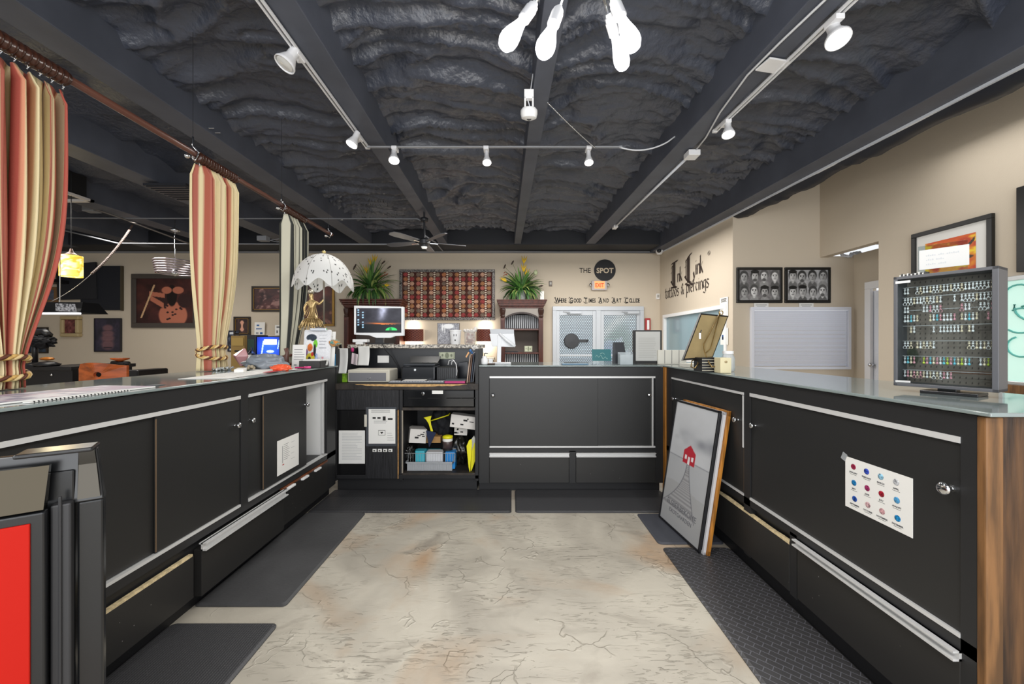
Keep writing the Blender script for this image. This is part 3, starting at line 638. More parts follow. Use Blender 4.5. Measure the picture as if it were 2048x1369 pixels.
# local axes: x along the front (towards +x = its near right corner at 0), y away
RED = mat('red_panel', 'a81a10', .65, spec=.15); CB = mat('cooler_black', '191a1c', .22, spec=.6)
def lbox(name, m, a, parent=cl, bevel=.004):
    return MB().box(*a).build(name, m, parent, world=False, bevel=bevel)
def wedge(mb, x0, x1, y0, y1, z0, z1, lean, mi=None, shr=0.0):
    return mb._a([(x0,y0,z0),(x1,y0,z0),(x1,y1,z0),(x0,y1,z0),(x0,y0+lean,z1),(x1-shr,y0+lean,z1),(x1-shr,y1,z1),(x0,y1,z1)],
                 [(0,3,2,1),(4,5,6,7),(0,1,5,4),(1,2,6,5),(2,3,7,6),(3,0,4,7)], mi)
lbox('cabinet_body', CB, (-.39, -.165, .05, .32, .03, .99)); lbox('front_post', CB, (-.046, -.002, .02, .05, .03, .92)); lbox('front_board', CB, (-.39, -.05, .02, .05, .03, 1.0))
mb = MB(); wedge(mb, -.39, -.001, .02, .05, .92, 1.045, .012, shr=.014); mb.build('upper_body', CB, cl, world=False, bevel=.003)
mb = MB(); wedge(mb, -.044, -.006, .012, .02, .93, 1.05, .012, shr=.012); mb.build('corner_glass', mat('smoked_glass', '3a362f', .1, metal=.6), cl, world=False)
fr = lbox('door_frame', CB, (-.38, -.085, -.028, .0, .05, .925))
lbox('red_panel', RED, (-.365, -.106, -.033, -.026, .07, .905), fr, .002)
lbox('door_gasket', mat('gasket', '2b2b2d', .5), (-.083, -.05, -.006, .02, .05, .93))
lbox('door_gasket', mat('gasket', '2b2b2d', .5), (-.07, -.064, -.012, -.004, .05, .95))
mb = MB(); wedge(mb, -.37, -.088, -.026, 0, .93, 1.025, .012, shr=-.006); mb.build('glossy_header', mat('bronze_mirror', '38332a', .15, metal=.9), cl, world=False)
lbox('top_cap', CB, (-.135, -.012, -.02, .05, 1.046, 1.056))
mb = MB(); mb.box(-.30, -.150, -.034, -.030, .81, .892, 0); [mb.box(-.28, -.156, -.0345, -.034, .825+.015*i, .827+.015*i, 1) for i in range(4)]
mb.build('notice_sticker', [mat('sticker_grey', 'c8d6d2', .5), INK], fr, world=False)

# ---------------------------------------------------------------- curtains and rods
def stripes(kind):
    if kind == 'red':
        seq = [('dccba0', 8), ('a85f50', 5), ('dccba0', 2), ('a85a46', 2), ('b26858', 6), ('cf9a78', 2), ('e0d0a8', 8), ('a3a06c', 1), ('dccba0', 4), ('ac5548', 6), ('cb8a6c', 2)]
    else:
        seq = [('c6c3b0', 6), ('2c2e2c', 8), ('a9a896', 3), ('23241f', 5), ('cac8b6', 6), ('35362f', 10)]
    out = []
    for c, n in seq: out += [lin(c)]*n
    return out
CUR = vmat('curtain_cloth', .75, bump=.1)
def curtain(label, y0, y1, ztop, ytie, wtie, ztie, zbot, ybot, wbot, kind, folds, xc, rep, flare_after=True, grp='tied striped curtains'):
    t = T('curtain', label, 'curtain', (xc, (y0+y1)/2, ztop), group=grp)
    nu, nv = 330, 60; seq = stripes(kind)
    vs = []; cols = []
    rr = random.Random(int(y0*100)); ph = [rr.random()*6 for _ in range(6)]
    for j in range(nv+1):
        z = ztop+(zbot-ztop)*j/nv
        if z >= ztie:
            k = (ztop-z)/(ztop-ztie); e = k**2.6*(1 if k < 1 else 1); e = 3*e*e-2*e**3 if e < 1 else 1; e = .25*k**4+.75*(k**5*(6-5*k) if k < 1 else 1)
            a = y0+(ytie-wtie-y0)*e; b = y1+(ytie+wtie-y1)*e; dep = .055*(1-.35*e)
        else:
            k = (ztie-z)/(ztie-zbot); a = ytie-wtie+(ybot-wbot-ytie+wtie)*k; b = ytie+wtie+(ybot+wbot-ytie-wtie)*k; dep = .04
            e = 1
        for i in range(nu+1):
            s = i/nu
            w = math.sin(2*PI*folds*s+ph[0]+.6*math.sin(3*s*PI+ph[1])+.25*math.sin(z*2+ph[2]))
            w2 = math.sin(2*PI*folds*2.3*s+ph[3]+z*.7)
            x = xc+dep*w+.014*w2*(1-.3*e); y = a+(b-a)*s+.018*math.cos(2*PI*folds*s+ph[4])*(b-a)/.4
            if j < 3: x = xc+(x-xc)*(.35+.2*j)
            vs.append((x, y, z)); c = seq[int(s*rep*len(seq)) % len(seq)]
            cols.append((*c, 1))
    mb = MB(); mb.v = vs
    mb.f = [(j*(nu+1)+i, j*(nu+1)+i+1, (j+1)*(nu+1)+i+1, (j+1)*(nu+1)+i) for j in range(nv) for i in range(nu)]; mb.m = [0]*len(mb.f)
    mb.build('curtain_panel', CUR, t, smooth=True, cols=cols, solid=.003)
    tb = MB(); n = 60
    cols2 = []
    for tw in range(3):
        for lay in (0, 1):
            pts = [(xc+(.068)*math.cos(2*PI*q/n)+.006*math.cos(9*2*PI*q/n+tw*2.1), ytie+(wtie+.018)*math.sin(2*PI*q/n), ztie+(lay-.5)*.05+.018*math.cos(2*PI*q/n)*(1 if lay else -1)+.007*math.sin(9*2*PI*q/n+tw*2.1)) for q in range(n+1)]
            tb.tube(pts, .0075, 6, mi=tw)
    tb.build('rope_tieback', [mat('rope_gold', 'c9a25c', .6), mat('rope_brown', '5a2e1c', .6), mat('rope_cream', 'dfc48e', .6)] if kind == 'red' else [mat('rope_brown', '5a2e1c'), mat('rope_dark', '2c2a26', .6), mat('rope_brown', '5a2e1c')], t, smooth=True)
    return t
PX = -2.1
curtain('red and cream striped curtain tied with rope beside the red cooler', 1.22, 1.86, 2.47, 1.60, .085, 1.20, 1.112, 1.59, .10, 'red', 11, PX, 7)
curtain('red and cream striped curtain, middle of the row, tied over the counter end', 2.64, 2.97, 2.50, 2.765, .085, 1.235, 1.112, 2.775, .105, 'red', 10, PX, 6)
curtain('black and cream striped curtain beside the polka dot umbrella lamp', 3.66, 3.97, 2.50, 3.70, .085, 1.15, .75, 3.70, .10, 'dark', 8, PX, 8)
RW = mat('dark_rod_wood', '3d2218', .25, spec=.6, bump=.1, bscale=50); RW2 = mat('reddish_rod_wood', '5e3b30', .3, spec=.6)
r = T('curtain_rod', 'brown wooden curtain rod with ribbed sections running above the striped curtains', 'curtain rod', (PX, 2.7, 2.56))
MB().tube([(PX, .3, 2.545), (PX, 4.6, 2.565)], .019, 14).build('rod', RW2, r, smooth=True)
for y0, y1 in ((.7, 1.875), (2.63, 3.0), (3.62, 4.0)):
    mb = MB(); n = int((y1-y0)/.024); pr = []
    for i in range(n): pr += [(.031, i*.024), (.0375, i*.024+.006), (.0375, i*.024+.016), (.031, i*.024+.023)]
    mb.lathe([(.02, -.004)]+pr+[(.034, n*.024+.006), (.02, n*.024+.01)], (PX, y0, 2.545), (0, 1, 0), 18); sl = mb.build('ribbed_sleeve', RW, r, smooth=True)
    k = int((y1-y0)/.045)
    for i in range(k):
        y = y0+.02+i*.045; pts = [(PX+.004*math.sin(i), y+.002*math.cos(a), 2.53-.042-.016*math.cos(a)-.0) for a in (0, 1, 2, 3)]
        MB().tube([(PX, y, 2.512), (PX+.007, y, 2.50), (PX, y, 2.488)], .003, 6).build('curtain_hook', CHR, sl)
for y in (2.60, 3.60, 4.52):
    MB().tube([(PX, y, 2.66), (PX, y, 2.60), (PX+.03, y+.01, 2.56), (PX, y+.02, 2.515), (PX-.03, y, 2.54)], .006, 8).ball((PX-.02, y-.02, 2.525), .016).build('bracket', CHR, r, smooth=True); MB().tube([(PX, y, 2.66), (PX, y, 3.35)], .0015, 5).build('hanging_wire', BLK2, r)

# ---------------------------------------------------------------- track lighting
TRK = mat('track_white', 'e6e6e8', .35); GLOW = mat('lamp_glow', 'fffaf0', .5, emis=9, ec='fff6ea')
def rail(label, p0, p1, w=.035, h=.02, m=TRK, grp=None):
    t = T('track_rail', label, 'track', Vector(p0)); mb = MB(); p0 = Vector(p0); p1 = Vector(p1); d = (p1-p0); L_ = d.length; d.normalize()
    side = d.cross(EZ).normalized(); up = side.cross(d)
    R = Matrix((side, d, up)).transposed()
    c = (p0+p1)/2
    for k in (-1, 1): mb.obox(c+side*(k*w*.38)+up*0, (w*.24, L_, h), R)
    mb.obox(c+up*h*.4, (w, L_, h*.25), R); mb.build('rail', m, t)
    MB().obox(c+up*h*.25, (w*.5, L_*.999, h*.2), R).build('conductor_slot', mat('slot_grey', '77797d', .5), t)
    for e in (p0, p1): MB().obox(e, (w*1.15, .03, h*1.3), R).build('end_cap', m, t, bevel=.003)
    return t
def tx(x0, y): return x0+SK*y
rail('white lighting track on the beam above the umbrella lamp side', (tx(-1.30, .9), .9, 3.10), (tx(-1.30, 3.78), 3.78, 3.175))
rail('thin lighting track spanning crosswise between two beams', (-1.36, 3.75, 3.165), (1.03, 3.75, 3.165), .022, .014, mat('track_grey', 'aeb0b4', .35, metal=.4))
rail('white lighting track on the beam nearest the lettered wall', (tx(1.875, .9), .9, 3.105), (tx(1.86, 3.47), 3.47, 3.165))
def spotlight(label, base, head, aim, r=.052, lit=True, power=22):
    t = T('track_spotlight', label, 'spotlight', base, group='white track spotlights'); base = Vector(base); head = Vector(head); aim = Vector(aim).normalized()
    MB().obox(base-EZ*.012, (.05, .09, .03), Matrix.Rotation(0, 3, 'Z')).build('track_adapter', TRK, t, bevel=.004)
    back = head-aim*.10
    MB().tube([base-EZ*.02, base-EZ*.05, back+EZ*.01, back], .007, 8).build('swivel_arm', TRK, t, smooth=True)
    h = MB().lathe([(.0, -.125), (r*.42, -.125), (r*.5, -.115), (r*.52, -.06), (r*.62, -.05), (r*.9, -.01), (r, 0), (r, .012), (r*.93, .012), (r*.88, .0)], head, aim, 24).build('lamp_housing', TRK, t, smooth=True, autos=35)
    MB().lathe([(r*.9, .004), (r*.7, .009), (0, .012)], head, aim, 20).build('bulb_face', GLOW if lit else mat('unlit_lens', 'd8d8d4', .2), t, smooth=True)
    if lit: spot('spotlight_beam', head+aim*.03, head+aim, power, (1, .97, .93), 125, 1.0, .04)
    return t
spotlight('large unlit-looking white spotlight on the near part of the track above the curtains', (tx(-1.3, 2.5), 2.5, 3.13), (-1.40, 2.44, 3.03), (-.35, -.25, -.8), .062, False)
spotlight('white spotlight at the far end of the track nearer the curtains', (tx(-1.3, 3.55), 3.55, 3.16), (-1.385, 3.42, 3.03), (-.3, -.25, -.9), .05)
spotlight('white spotlight on the crosswise track, next to the curtain-side beam', (-1.11, 3.75, 3.155), (-1.105, 3.70, 3.02), (.1, -.35, -.9), .05)
spotlight('white spotlight at the middle of the crosswise track', (-.245, 3.75, 3.155), (-.235, 3.70, 3.0), (.05, -.35, -.9), .042)
spotlight('white spotlight near the cord end of the crosswise track', (.725, 3.75, 3.155), (.72, 3.70, 3.0), (-.02, -.3, -.9), .042)
spotlight('large bright spotlight high on the track beside the chandelier', (tx(1.86, 2.22), 2.22, 3.12), (1.815, 2.20, 3.0), (-.05, -.35, -.8), .062, True, 30)
spotlight('bright spotlight at the far end of the beam track near the lettered wall', (tx(1.86, 3.3), 3.3, 3.15), (1.785, 3.26, 3.03), (-.1, -.25, -.9), .05, True, 26)
CW = mat('cord_white', 'd6d8dc', .5)
def cable(label, pts, r, m=CW, name='cable', cat='cable', n=7):
    mb = MB(); mb.tube(pts, r, n); return thing1(mb, name, m, label, cat, smooth=True)
def arc(a, b, sag, n=12):
    a = Vector(a); b = Vector(b); return [a+(b-a)*(i/n)-EZ*sag*4*(i/n)*(1-i/n) for i in range(n+1)]
cable('white cord looping from the crosswise track to the junction box', arc((1.03, 3.75, 3.16), (1.50, 3.8, 3.24), .05)+[Vector((1.62, 3.8, 3.33)), Vector((1.70, 3.85, 3.30)), Vector((1.74, 3.9, 3.17))], .007)
cable('white cord clipped along the beam side towards the junction box', [Vector((1.72, .9, 3.115))]+[P(u, v, 1412/(668-v)) for u, v in ((1650, 0), (1560, 85), (1495, 150), (1440, 225), (1412, 275), (1392, 300))], .007)
mb = MB(); mb.box(1.715, 1.83, 3.83, 3.95, 3.13, 3.185); thing1(mb, 'junction_box', TRK, 'white junction box under the beam where two cords meet', 'junction box', bevel=.005)
mb = MB(); mb.box(1.69, 1.76, 6.55, 6.68, 3.225, 3.27); thing1(mb, 'junction_box', TRK, 'small white junction box at the end of the beam raceway', 'junction box', bevel=.005)
cable('grey raceway conduit under the beam between the two white boxes', [(1.775, 3.95, 3.178), (1.72, 6.56, 3.243)], .014, mat('conduit_grey', 'b9bdc6'), 'conduit', 'conduit')
mb = MB(); mb.obox((1.735, 2.63, 3.15), (.16, .12, .012), Matrix.Rotation(.2, 3, 'Z')); thing1(mb, 'cover_plate', TRK, 'white square cover plate beside the track near the chandelier', 'cover plate', bevel=.003)
def beads(label, a, b, sag, r, m, n):
    mb = MB(); p = arc(a, b, sag, n)
    for i, q in enumerate(p[:-1]): mb.lathe([(.0005, 0), (r, .25*(p[i+1]-q).length), (r, .75*(p[i+1]-q).length), (.0005, (p[i+1]-q).length)], q, p[i+1]-q, 6)
    return thing1(mb, 'chain', m, label, 'chain', smooth=True)
beads('fine chain from the centre beam to the crosswise track', (.27, 3.0, 3.13), (.79, 3.74, 3.15), .01, .006, CHR, 40)
# horn of the centre beam
hx, hy = .145, 2.7
t = T('alarm_horn', 'round white alarm horn bracketed below the centre beam', 'alarm', (hx, hy, 2.9))
k = P(1058, 226, 2.9)
MB().lathe([(0, -.045), (.03, -.045), (.055, -.035), (.062, -.01), (.062, .015), (.05, .03), (0, .032)], k, (0, -.25, 1), 28).build('horn_body', WHT, t, smooth=True, autos=40)
MB().lathe([(.018, 0), (.018, .006), (0, .006)], k-EZ*.043-EY*.01, (0, -.3, -1), 14).build('horn_vent', mat('vent_dark', '444444', .6), t)
mb = MB(); mb.box(k.x-.035, k.x-.022, k.y, k.y+.03, k.z, k.z+.12); mb.box(k.x+.022, k.x+.035, k.y, k.y+.03, k.z, k.z+.12); mb.box(k.x-.035, k.x+.035, k.y, k.y+.04, k.z+.11, 3.17); mb.build('bracket', WHT, t, bevel=.003)
MB().tube([k+Vector((.01, 0, .03)), k+Vector((-.01, 0, .1)), k+Vector((.01, .02, .16)), k+Vector((.03, .02, .3))], .004).build('wire', CW, t)

# ---------------------------------------------------------------- chandelier of filament bulbs
ch = T('chandelier', 'chrome branching chandelier with clear bulbs hanging at the top of the view', 'chandelier', (.26, 1.4, 3.12))
hub = Vector((.26, 1.4, 2.75))
MB().lathe([(.06, 0), (.06, .02), (.01, .03)], (.26, 1.4, 3.11), (0, 0, -1), 24).build('ceiling_canopy', CHR, ch, smooth=True)
MB().tube([hub, (.26, 1.4, 3.11)], .008).build('stem', CHR, ch, smooth=True)
MB().ball(hub, .035, 16).build('hub', CHR, ch, smooth=True)
for bp in (P(1031, 61, 1.33), P(1098, 74, 1.30), P(1237, 99, 1.62), P(1253, 60, 1.36)):
    d = (hub-bp).normalized(); s0 = bp+d*.052; s1 = s0+d*.075
    arm = MB().tube([s1, hub], .005).build('arm', CHR, ch, smooth=True)
    so = MB().lathe([(.019, 0), (.021, .003), (.021, .05), (.018, .052), (.018, .064), (.013, .068), (.011, .078), (0, .079)], s0-d*.002, d, 20).build('bulb_socket', mat('brushed_chrome', 'dcdde0', .35, metal=.45), arm, smooth=True, autos=30)
    bo = s0-d*.045
    bb = MB().lathe([(.0, -.088), (.009, -.087), (.022, -.08), (.031, -.062), (.0325, -.045), (.029, -.022), (.021, .008), (.0165, .03), (.0155, .05)], bo, d, 24, 0).lathe([(0, -.068), (.014, -.06), (.021, -.045), (.018, -.02), (.010, .015), (.004, .03)], bo, d, 16, 1)
    bb.build('bulb', [mat('bulb_glass', 'dfe3ea', .1, alpha=.55, emis=.55, ec='f4f6ff'), mat('bulb_core', 'ffffff', .4, emis=7, ec='fffaf0')], arm, smooth=True)
    point('bulb_light', bp-d*.07-EZ*.03, 12, (1, .97, .92), .035)

# security camera and small ceiling items
t = T('security_camera', 'small white dome camera at the top of the corner beside the lettered wall', 'camera', (3.14, 8.2, 3.2))
MB().lathe([(0, -.09), (.05, -.08), (.075, -.03), (.075, .03), (.04, .05), (0, .05)], (3.08, 8.25, 3.24), (0, 0, 1), 20).build('housing', WHT, t, smooth=True)
MB().ball((3.05, 8.19, 3.22), .045, 14).build('lens_dome', mat('dark_lens', '222326', .1), t, smooth=True)
# fan
t = T('ceiling_fan', 'dark ceiling fan at rest in front of the back wall beam', 'fan', (-1.28, 5.9, 3.3)); fc = Vector((-1.30, 5.85, 2.79))
MB().tube([fc, (fc.x, fc.y, 3.3)], .015).build('down_rod', mat('fan_dark', '26272b', .35), t)
MB().lathe([(.05, 0), (.06, .05), (.02, .07)], (fc.x, fc.y, 3.10), (0, 0, 1), 20).build('canopy', mat('fan_dark', '26272b'), t, smooth=True)
MB().lathe([(0, -.06), (.05, -.06), (.06, -.03), (.085, -.02), (.09, .03), (.05, .06), (.02, .07)], fc, (0, 0, 1), 24).build('motor_housing', mat('fan_dark', '26272b'), t, smooth=True, autos=40)
MB().lathe([(0, -.09), (.035, -.085), (.045, -.062)], fc, (0, 0, 1), 20).build('light_cap', mat('fan_light', 'e9e9e4', .4, emis=.5), t, smooth=True)
for k in range(5):
    a = .35+k*2*PI/5; R = Matrix.Rotation(a, 4, 'Z') @ Matrix.Rotation(.2, 4, 'X'); mb = MB(); mb.X = Matrix.Translation(fc) @ R
    mb.prism([(.14, -.05), (.5, -.07), (.60, -.055), (.63, 0), (.60, .055), (.5, .07), (.14, .05)], (0, 0, 0), EX, EY, .008)
    bl = mb.build('fan_blade', mat('fan_blade_grey', '5c5f66', .4), t, bevel=.002)
    mb = MB(); mb.X = Matrix.Translation(fc) @ R; mb.box(.07, .2, -.012, .012, -.008, 0); mb.build('blade_iron', CHR, bl)
# conduits crossing the studio ceiling
GC = mat('conduit_pale', '7b7d82', .5)
pc = lambda u, v, d: P(u, v, d)
cable('thin pale conduit high across the studio ceiling towards the fan', [pc(100, 436, 5.9), pc(300, 437, 5.9), pc(835, 438, 5.9), pc(846, 444, 5.9), pc(847, 455, 5.9)], .010, GC, 'conduit', 'conduit')
cable('lower pale conduit running across the room into the fan', [pc(90, 452, 6.4), pc(236, 487, 6.4), pc(420, 488, 6.4), pc(838, 489, 6.0)], .011, GC, 'conduit', 'conduit')
cable('pale cord dropping from the beam beside the fan to the wall top', [pc(848, 470, 6.2), pc(862, 480, 6.4), pc(870, 484, 7), pc(886, 503, 8.4), pc(1000, 503, 8.42), pc(1310, 506, 8.42)], .012, GC)
cable('slanting conduit over the studio pendant lamp', [pc(110, 392, 5.4), pc(230, 432, 5.8), pc(385, 490, 6.1)], .012, mat('conduit_dark', '5f5954', .5), 'conduit', 'conduit')
beads('plastic-wrapped chain sagging from the slanting conduit towards the black billiard light', pc(265, 450, 6.4), pc(183, 548, 5.0), .06, .014, mat('copper_chain', '6d5a52', .5), 34)
cable('thin wire holding the black billiard light', arc(pc(183, 548, 5.0), pc(100, 605, 4.2), .03), .004, mat('conduit_dark', '8f877f'))
mb = MB(); k = pc(182, 416, 5.9); mb.box(k.x-.09, k.x+.09, k.y-.05, k.y+.08, k.z-.06, k.z+.07); thing1(mb, 'junction_box', GC, 'grey junction box on the slanting studio conduit', 'junction box', bevel=.01)
for lab, u, v, dd in (('small bright bolt end high on the beam above the middle curtain', 417, 274, 3.9), ('second small bright bolt end just below the first on the same beam', 430, 289, 4.0), ('small bright bolt end on the beam above the umbrella lamp', 680, 455, 6.9)):
    x = -2.62; y = x/((u-1024)/F+.022); k = Vector(((u-1024)/F*y, y, max(H+(V0-v)/F*y, 3.13+.024*y)))
    thing1(MB().tube([k, k+Vector((.05, -.0, 0))], .006), 'bolt', CHR, lab, 'bolt')
# ---------------------------------------------------------------- back wall
AM = vmat('printed_picture', .45, spec=.5); AMM = vmat('matte_print', .8)
def bx(u, y=8.5): return (u-U0)/F*y
def bz(v, y=8.5): return H+(V0-v)/F*y
def frame(name, label, u0, u1, v0, v1, y, fw, fm, fn, nx=60, ny=60, th=.04, cat='picture', m=None, mat_w=0, group=None, inner=None, bev=.006, matc='e8e8e8'):
    x0, x1, z0, z1 = bx(u0, y), bx(u1, y), bz(v1, y), bz(v0, y)
    t = T(name, label, cat, ((x0+x1)/2, y, z0), group=group)
    mb = ring(MB(), x0, x1, z0, z1, fw, y-th, y-.001)
    mb.build('frame', fm, t, bevel=bev)
    if inner:
        mb = MB(); g = fw; w2 = .012
        for a in ((x0+g, x1-g, z1-g-w2, z1-g), (x0+g, x1-g, z0+g, z0+g+w2), (x0+g, x0+g+w2, z0+g, z1-g), (x1-g-w2, x1-g, z0+g, z1-g)): mb.box(a[0], a[1], y-th*.8, y-.002, a[2], a[3])
        mb.build('inner_frame', inner, t)
    if mat_w:
        MB().box(x0+fw, x1-fw, y-th*.5, y-.002, z0+fw, z1-fw).build('mat_board', mat('mat_'+matc, matc, .8), t)
    f = fw+mat_w
    art('picture', t, (x0+f, y-th*.6, z0+f), EX, EZ, x1-x0-2*f, z1-z0-2*f, nx, ny, fn, m or AM)
    return t
# tapestry of flower discs
def tapestry(X, Y):
    c = cst(X, (70, 34, 26)); c = c+(fbm(X*60, Y*30, 3)[..., None]-.5)*60
    nxc, nyc = 14.0, 10.0
    pal = np.array([(172, 112, 76), (150, 62, 62), (186, 128, 98), (140, 122, 104), (176, 98, 88), (166, 116, 78), (116, 98, 86), (192, 150, 126)], float)
    gx = X*nxc; gy = Y*nyc; ix = np.floor(gx).astype(int); iy = np.floor(gy).astype(int); lx = gx-ix-.5; ly = gy-iy-.5
    k = (ix*5+iy*3+(ix*iy) % 3) % 8; k = np.where(ix % 2 == 1, (iy*2+1) % 8, (iy+5*(ix//2)) % 8)
    r = np.sqrt((lx*1.28)**2+ly**2); d = np.clip((.44-r)/.06+.5, 0, 1)
    col = pal[k]*(0.82+.3*vn(lx*9+ix*3, ly*9+iy*7, 4))[..., None]
    ring = np.clip(1-np.abs(r-.25)/.04, 0, 1)*.35
    c = c*(1-d[..., None])+col*(1-ring[..., None])*d[..., None]
    sx = X*nxc-.0; jx = sx-np.round(sx); sy = Y*nyc*2; jy = sy-np.round(sy)
    s = np.clip((.16-np.sqrt(jx**2+(jy*.5)**2))/.05+.5, 0, 1)*((np.round(sx).astype(int) % 2) == 1)
    c = mixc(c, (214, 204, 186), s*.95)
    return c+(vn(X*240, Y*110, 8)[..., None]-.5)*30
def orn(X, Y):
    c = cst(X, (88, 80, 74)); return c+(vn(X*150, Y*80, 5)[..., None]-.5)*110
frame('tapestry', 'large framed tapestry of rows of red and orange flower discs with a silver-black border', 800, 990, 540, 641, 8.5, .06, mat('ornate_silver_frame', '8b8682', .45, metal=.4, c2='221f1e', nscale=70), tapestry, 380, 190, .05, 'tapestry', AMM, bev=.008)
# dark picture behind the umbrella lamp, gold frame
def swirl(c0, c1, c2, seed, fig=None):
    def f(X, Y):
        n = fbm(X*5+2*fbm(X*3, Y*3, seed), Y*5, seed+1, 4); c = cst(X, c0); c = mixc(c, c1, np.clip(n*1.6-.4, 0, 1)); m = fbm(X*7+3*n, Y*7, seed+5, 3)
        c = mixc(c, c2, np.clip((m-.55)*5, 0, 1)*.7)
        return fig(c, X, Y) if fig else c
    return f
gold = mat('gold_frame', '8a6a33', .4, metal=.6, bump=.2, bscale=60); dkw = mat('dark_frame', '2a211b', .45); 
frame('framed_picture', 'reddish-brown abstract picture in a gold frame behind the umbrella lamp', 600, 670, 566, 653, 8.5, .05, gold, swirl((52, 28, 24), (120, 62, 52), (170, 120, 100), 11), 50, 60)
frame('framed_picture', 'small dark red picture in a thin gold frame between the two farther curtains', 505, 566, 573, 624, 8.5, .04, dkw, swirl((45, 22, 26), (96, 52, 52), (190, 150, 140), 23), 50, 40, inner=gold)
def figb(c, X, Y):
    c = mixc(c, (214, 158, 134), ell(X, Y, .5, .5, .2, .36)); c = mixc(c, (60, 42, 40), ell(X, Y, .26, .5, .17, .24)); return mixc(c, (60, 42, 40), ell(X, Y, .74, .5, .17, .24))
frame('framed_picture', 'small framed picture of a pale figure on black, low beside the middle curtain', 469, 502, 634, 671, 8.5, .035, dkw, swirl((38, 26, 26), (70, 48, 46), (90, 60, 56), 31, figb), 40, 44, inner=gold)
def figtat(c, X, Y):
    sk = (186, 112, 88)
    c = mixc(c, sk, ell(X, Y, .64, .18, .25, .30, .1)); c = mixc(c, (52, 30, 30), ell(X, Y, .44, .5, .12, .16)); c = mixc(c, (52, 30, 30), ell(X, Y, .84, .5, .12, .16))
    c = mixc(c, (24, 14, 14), ell(X, Y, .62, .62, .09, .24)); c = mixc(c, sk, ell(X, Y, .53, .74, .09, .08)); c = mixc(c, sk, ell(X, Y, .73, .74, .1, .08))
    d = np.abs((Y-.66)+(X-.25)*.18); c = mixc(c, sk, ((d < .05) & (X > .22) & (X < .5)).astype(float)); d = np.abs((Y-.56)+(X-.25)*.75); c = mixc(c, sk, ((d < .06) & (X > .24) & (X < .48)).astype(float))
    d = np.abs((Y-.5)-(X-.2)*3.2); c = mixc(c, (208, 170, 130), ((d < .05) & (Y > .12) & (Y < .86)).astype(float))
    for k in range(12): 
        q = random.Random(k); c = mixc(c, (40, 26, 30), ell(X, Y, .45+q.random()*.4, .05+q.random()*.35, .022, .02))
    return c
frame('framed_picture', 'wide dark painting of raised arms over a tattooed back beside the middle curtain', 267, 399, 549, 656, 8.5, .10, mat('grey_brown_frame', '4a4440', .4, bump=.1), swirl((44, 22, 22), (92, 48, 42), (66, 32, 34), 41, figtat), 110, 90, .06)
BLUEC = mat('dark_canvas', '1b1e26', .8, bump=.2, bscale=50)
t = T('canvas', 'plain blackish canvas hung flat on the studio wall beside the yellow pendant', 'canvas', (bx(210), 8.5, bz(621)))
MB().box(bx(166), bx(247), 8.45, 8.49, bz(621), bz(533)).build('canvas_board', BLUEC, t); MB().box(bx(246), bx(248.5), 8.44, 8.49, bz(622), bz(533)).build('edge', mat('olive_edge', '4a4232', .7), t)
t = T('canvas', 'dark tilted canvas hanging in front of the flat one, directly behind the yellow pendant', 'canvas', (bx(150, 8.2), 8.2, bz(600, 8.2)))
MB().prism([(bx(115, 8.42), bz(600, 8.42)), (bx(193, 8.42), bz(598, 8.42)), (bx(190, 8.42), bz(524, 8.42)), (bx(110, 8.42), bz(531, 8.42))], (0, 8.455, 0), EX, EZ, .03).build('canvas_board', mat('dark_canvas_face', '24252a', .85), t)
def figbot(c, X, Y):
    for cy, rx, ry in ((.72, .2, .1), (.55, .24, .1), (.4, .26, .12), (.2, .24, .16)): c = mixc(c, (128, 92, 96), ell(X, Y, .5, cy, rx, ry, .5)*.8); c = mixc(c, (40, 30, 40), ell(X, Y, .5, cy-.09, rx*.8, .02)*.8)
    return c
frame('canvas', 'dark purple canvas with a pink layered figure, below the blackish flat canvas', 192, 245, 637, 704, 8.5, .015, mat('canvas_edge', '28262a', .7), swirl((38, 38, 50), (60, 56, 76), (70, 60, 80), 51, figbot), 40, 50, .05)
frame('framed_picture', 'small red picture in a deep cream frame below the yellow pendant lamp', 129, 166, 633, 674, 8.5, .075, mat('cream_frame', 'b5a27a', .5, bump=.1), swirl((80, 34, 34), (150, 92, 90), (50, 28, 30), 61), 30, 30, .10, bev=.02)
frame('framed_picture', 'blue print in a brown frame low behind the near curtain', 60, 98, 655, 707, 8.5, .03, dkw, swirl((34, 44, 54), (70, 96, 130), (40, 50, 60), 71), 30, 40)
frame('framed_picture', 'small brown framed picture above the black billiard light', 76, 117, 575, 606, 8.5, .06, mat('brown_frame', '7a5a3c', .5), swirl((90, 100, 120), (60, 66, 84), (120, 120, 130), 75), 30, 30)
# wall lettering
def lettering(label, build, m=DARKINK, cat='lettering'):
    mb = MB(); build(mb); return thing1(mb, 'wall_lettering', m, label, cat)
Mw = lambda x, y, z: frm((x, y, z), EX, EZ)
def spot_word(mb):
    mb.text('THE', Mw(bx(1158.5), 8.495, bz(546)), .148, .92, .004); 
lettering('thin dark capitals reading THE on the back wall beside the black disc', spot_word)
t = T('wall_sign', 'black disc lettered SPOT high on the back wall above the EXIT sign', 'sign', (bx(1209), 8.5, bz(541)))
mb = MB(); mb.lathe([(0, 0), (.232, 0), (.232, .012), (0, .012)], (bx(1209.5), 8.498, bz(541)), (0, -1, 0), 48); mb.build('disc', mat('sign_black', '1b1c20', .6), t)
MB().text('SPOT', Mw(bx(1209.5), 8.483, bz(546.5)), .150, 1.02, .004, align='CENTER', bold=.004).build('lettering', mat('sign_tan', 'c9baa3', .7), t)
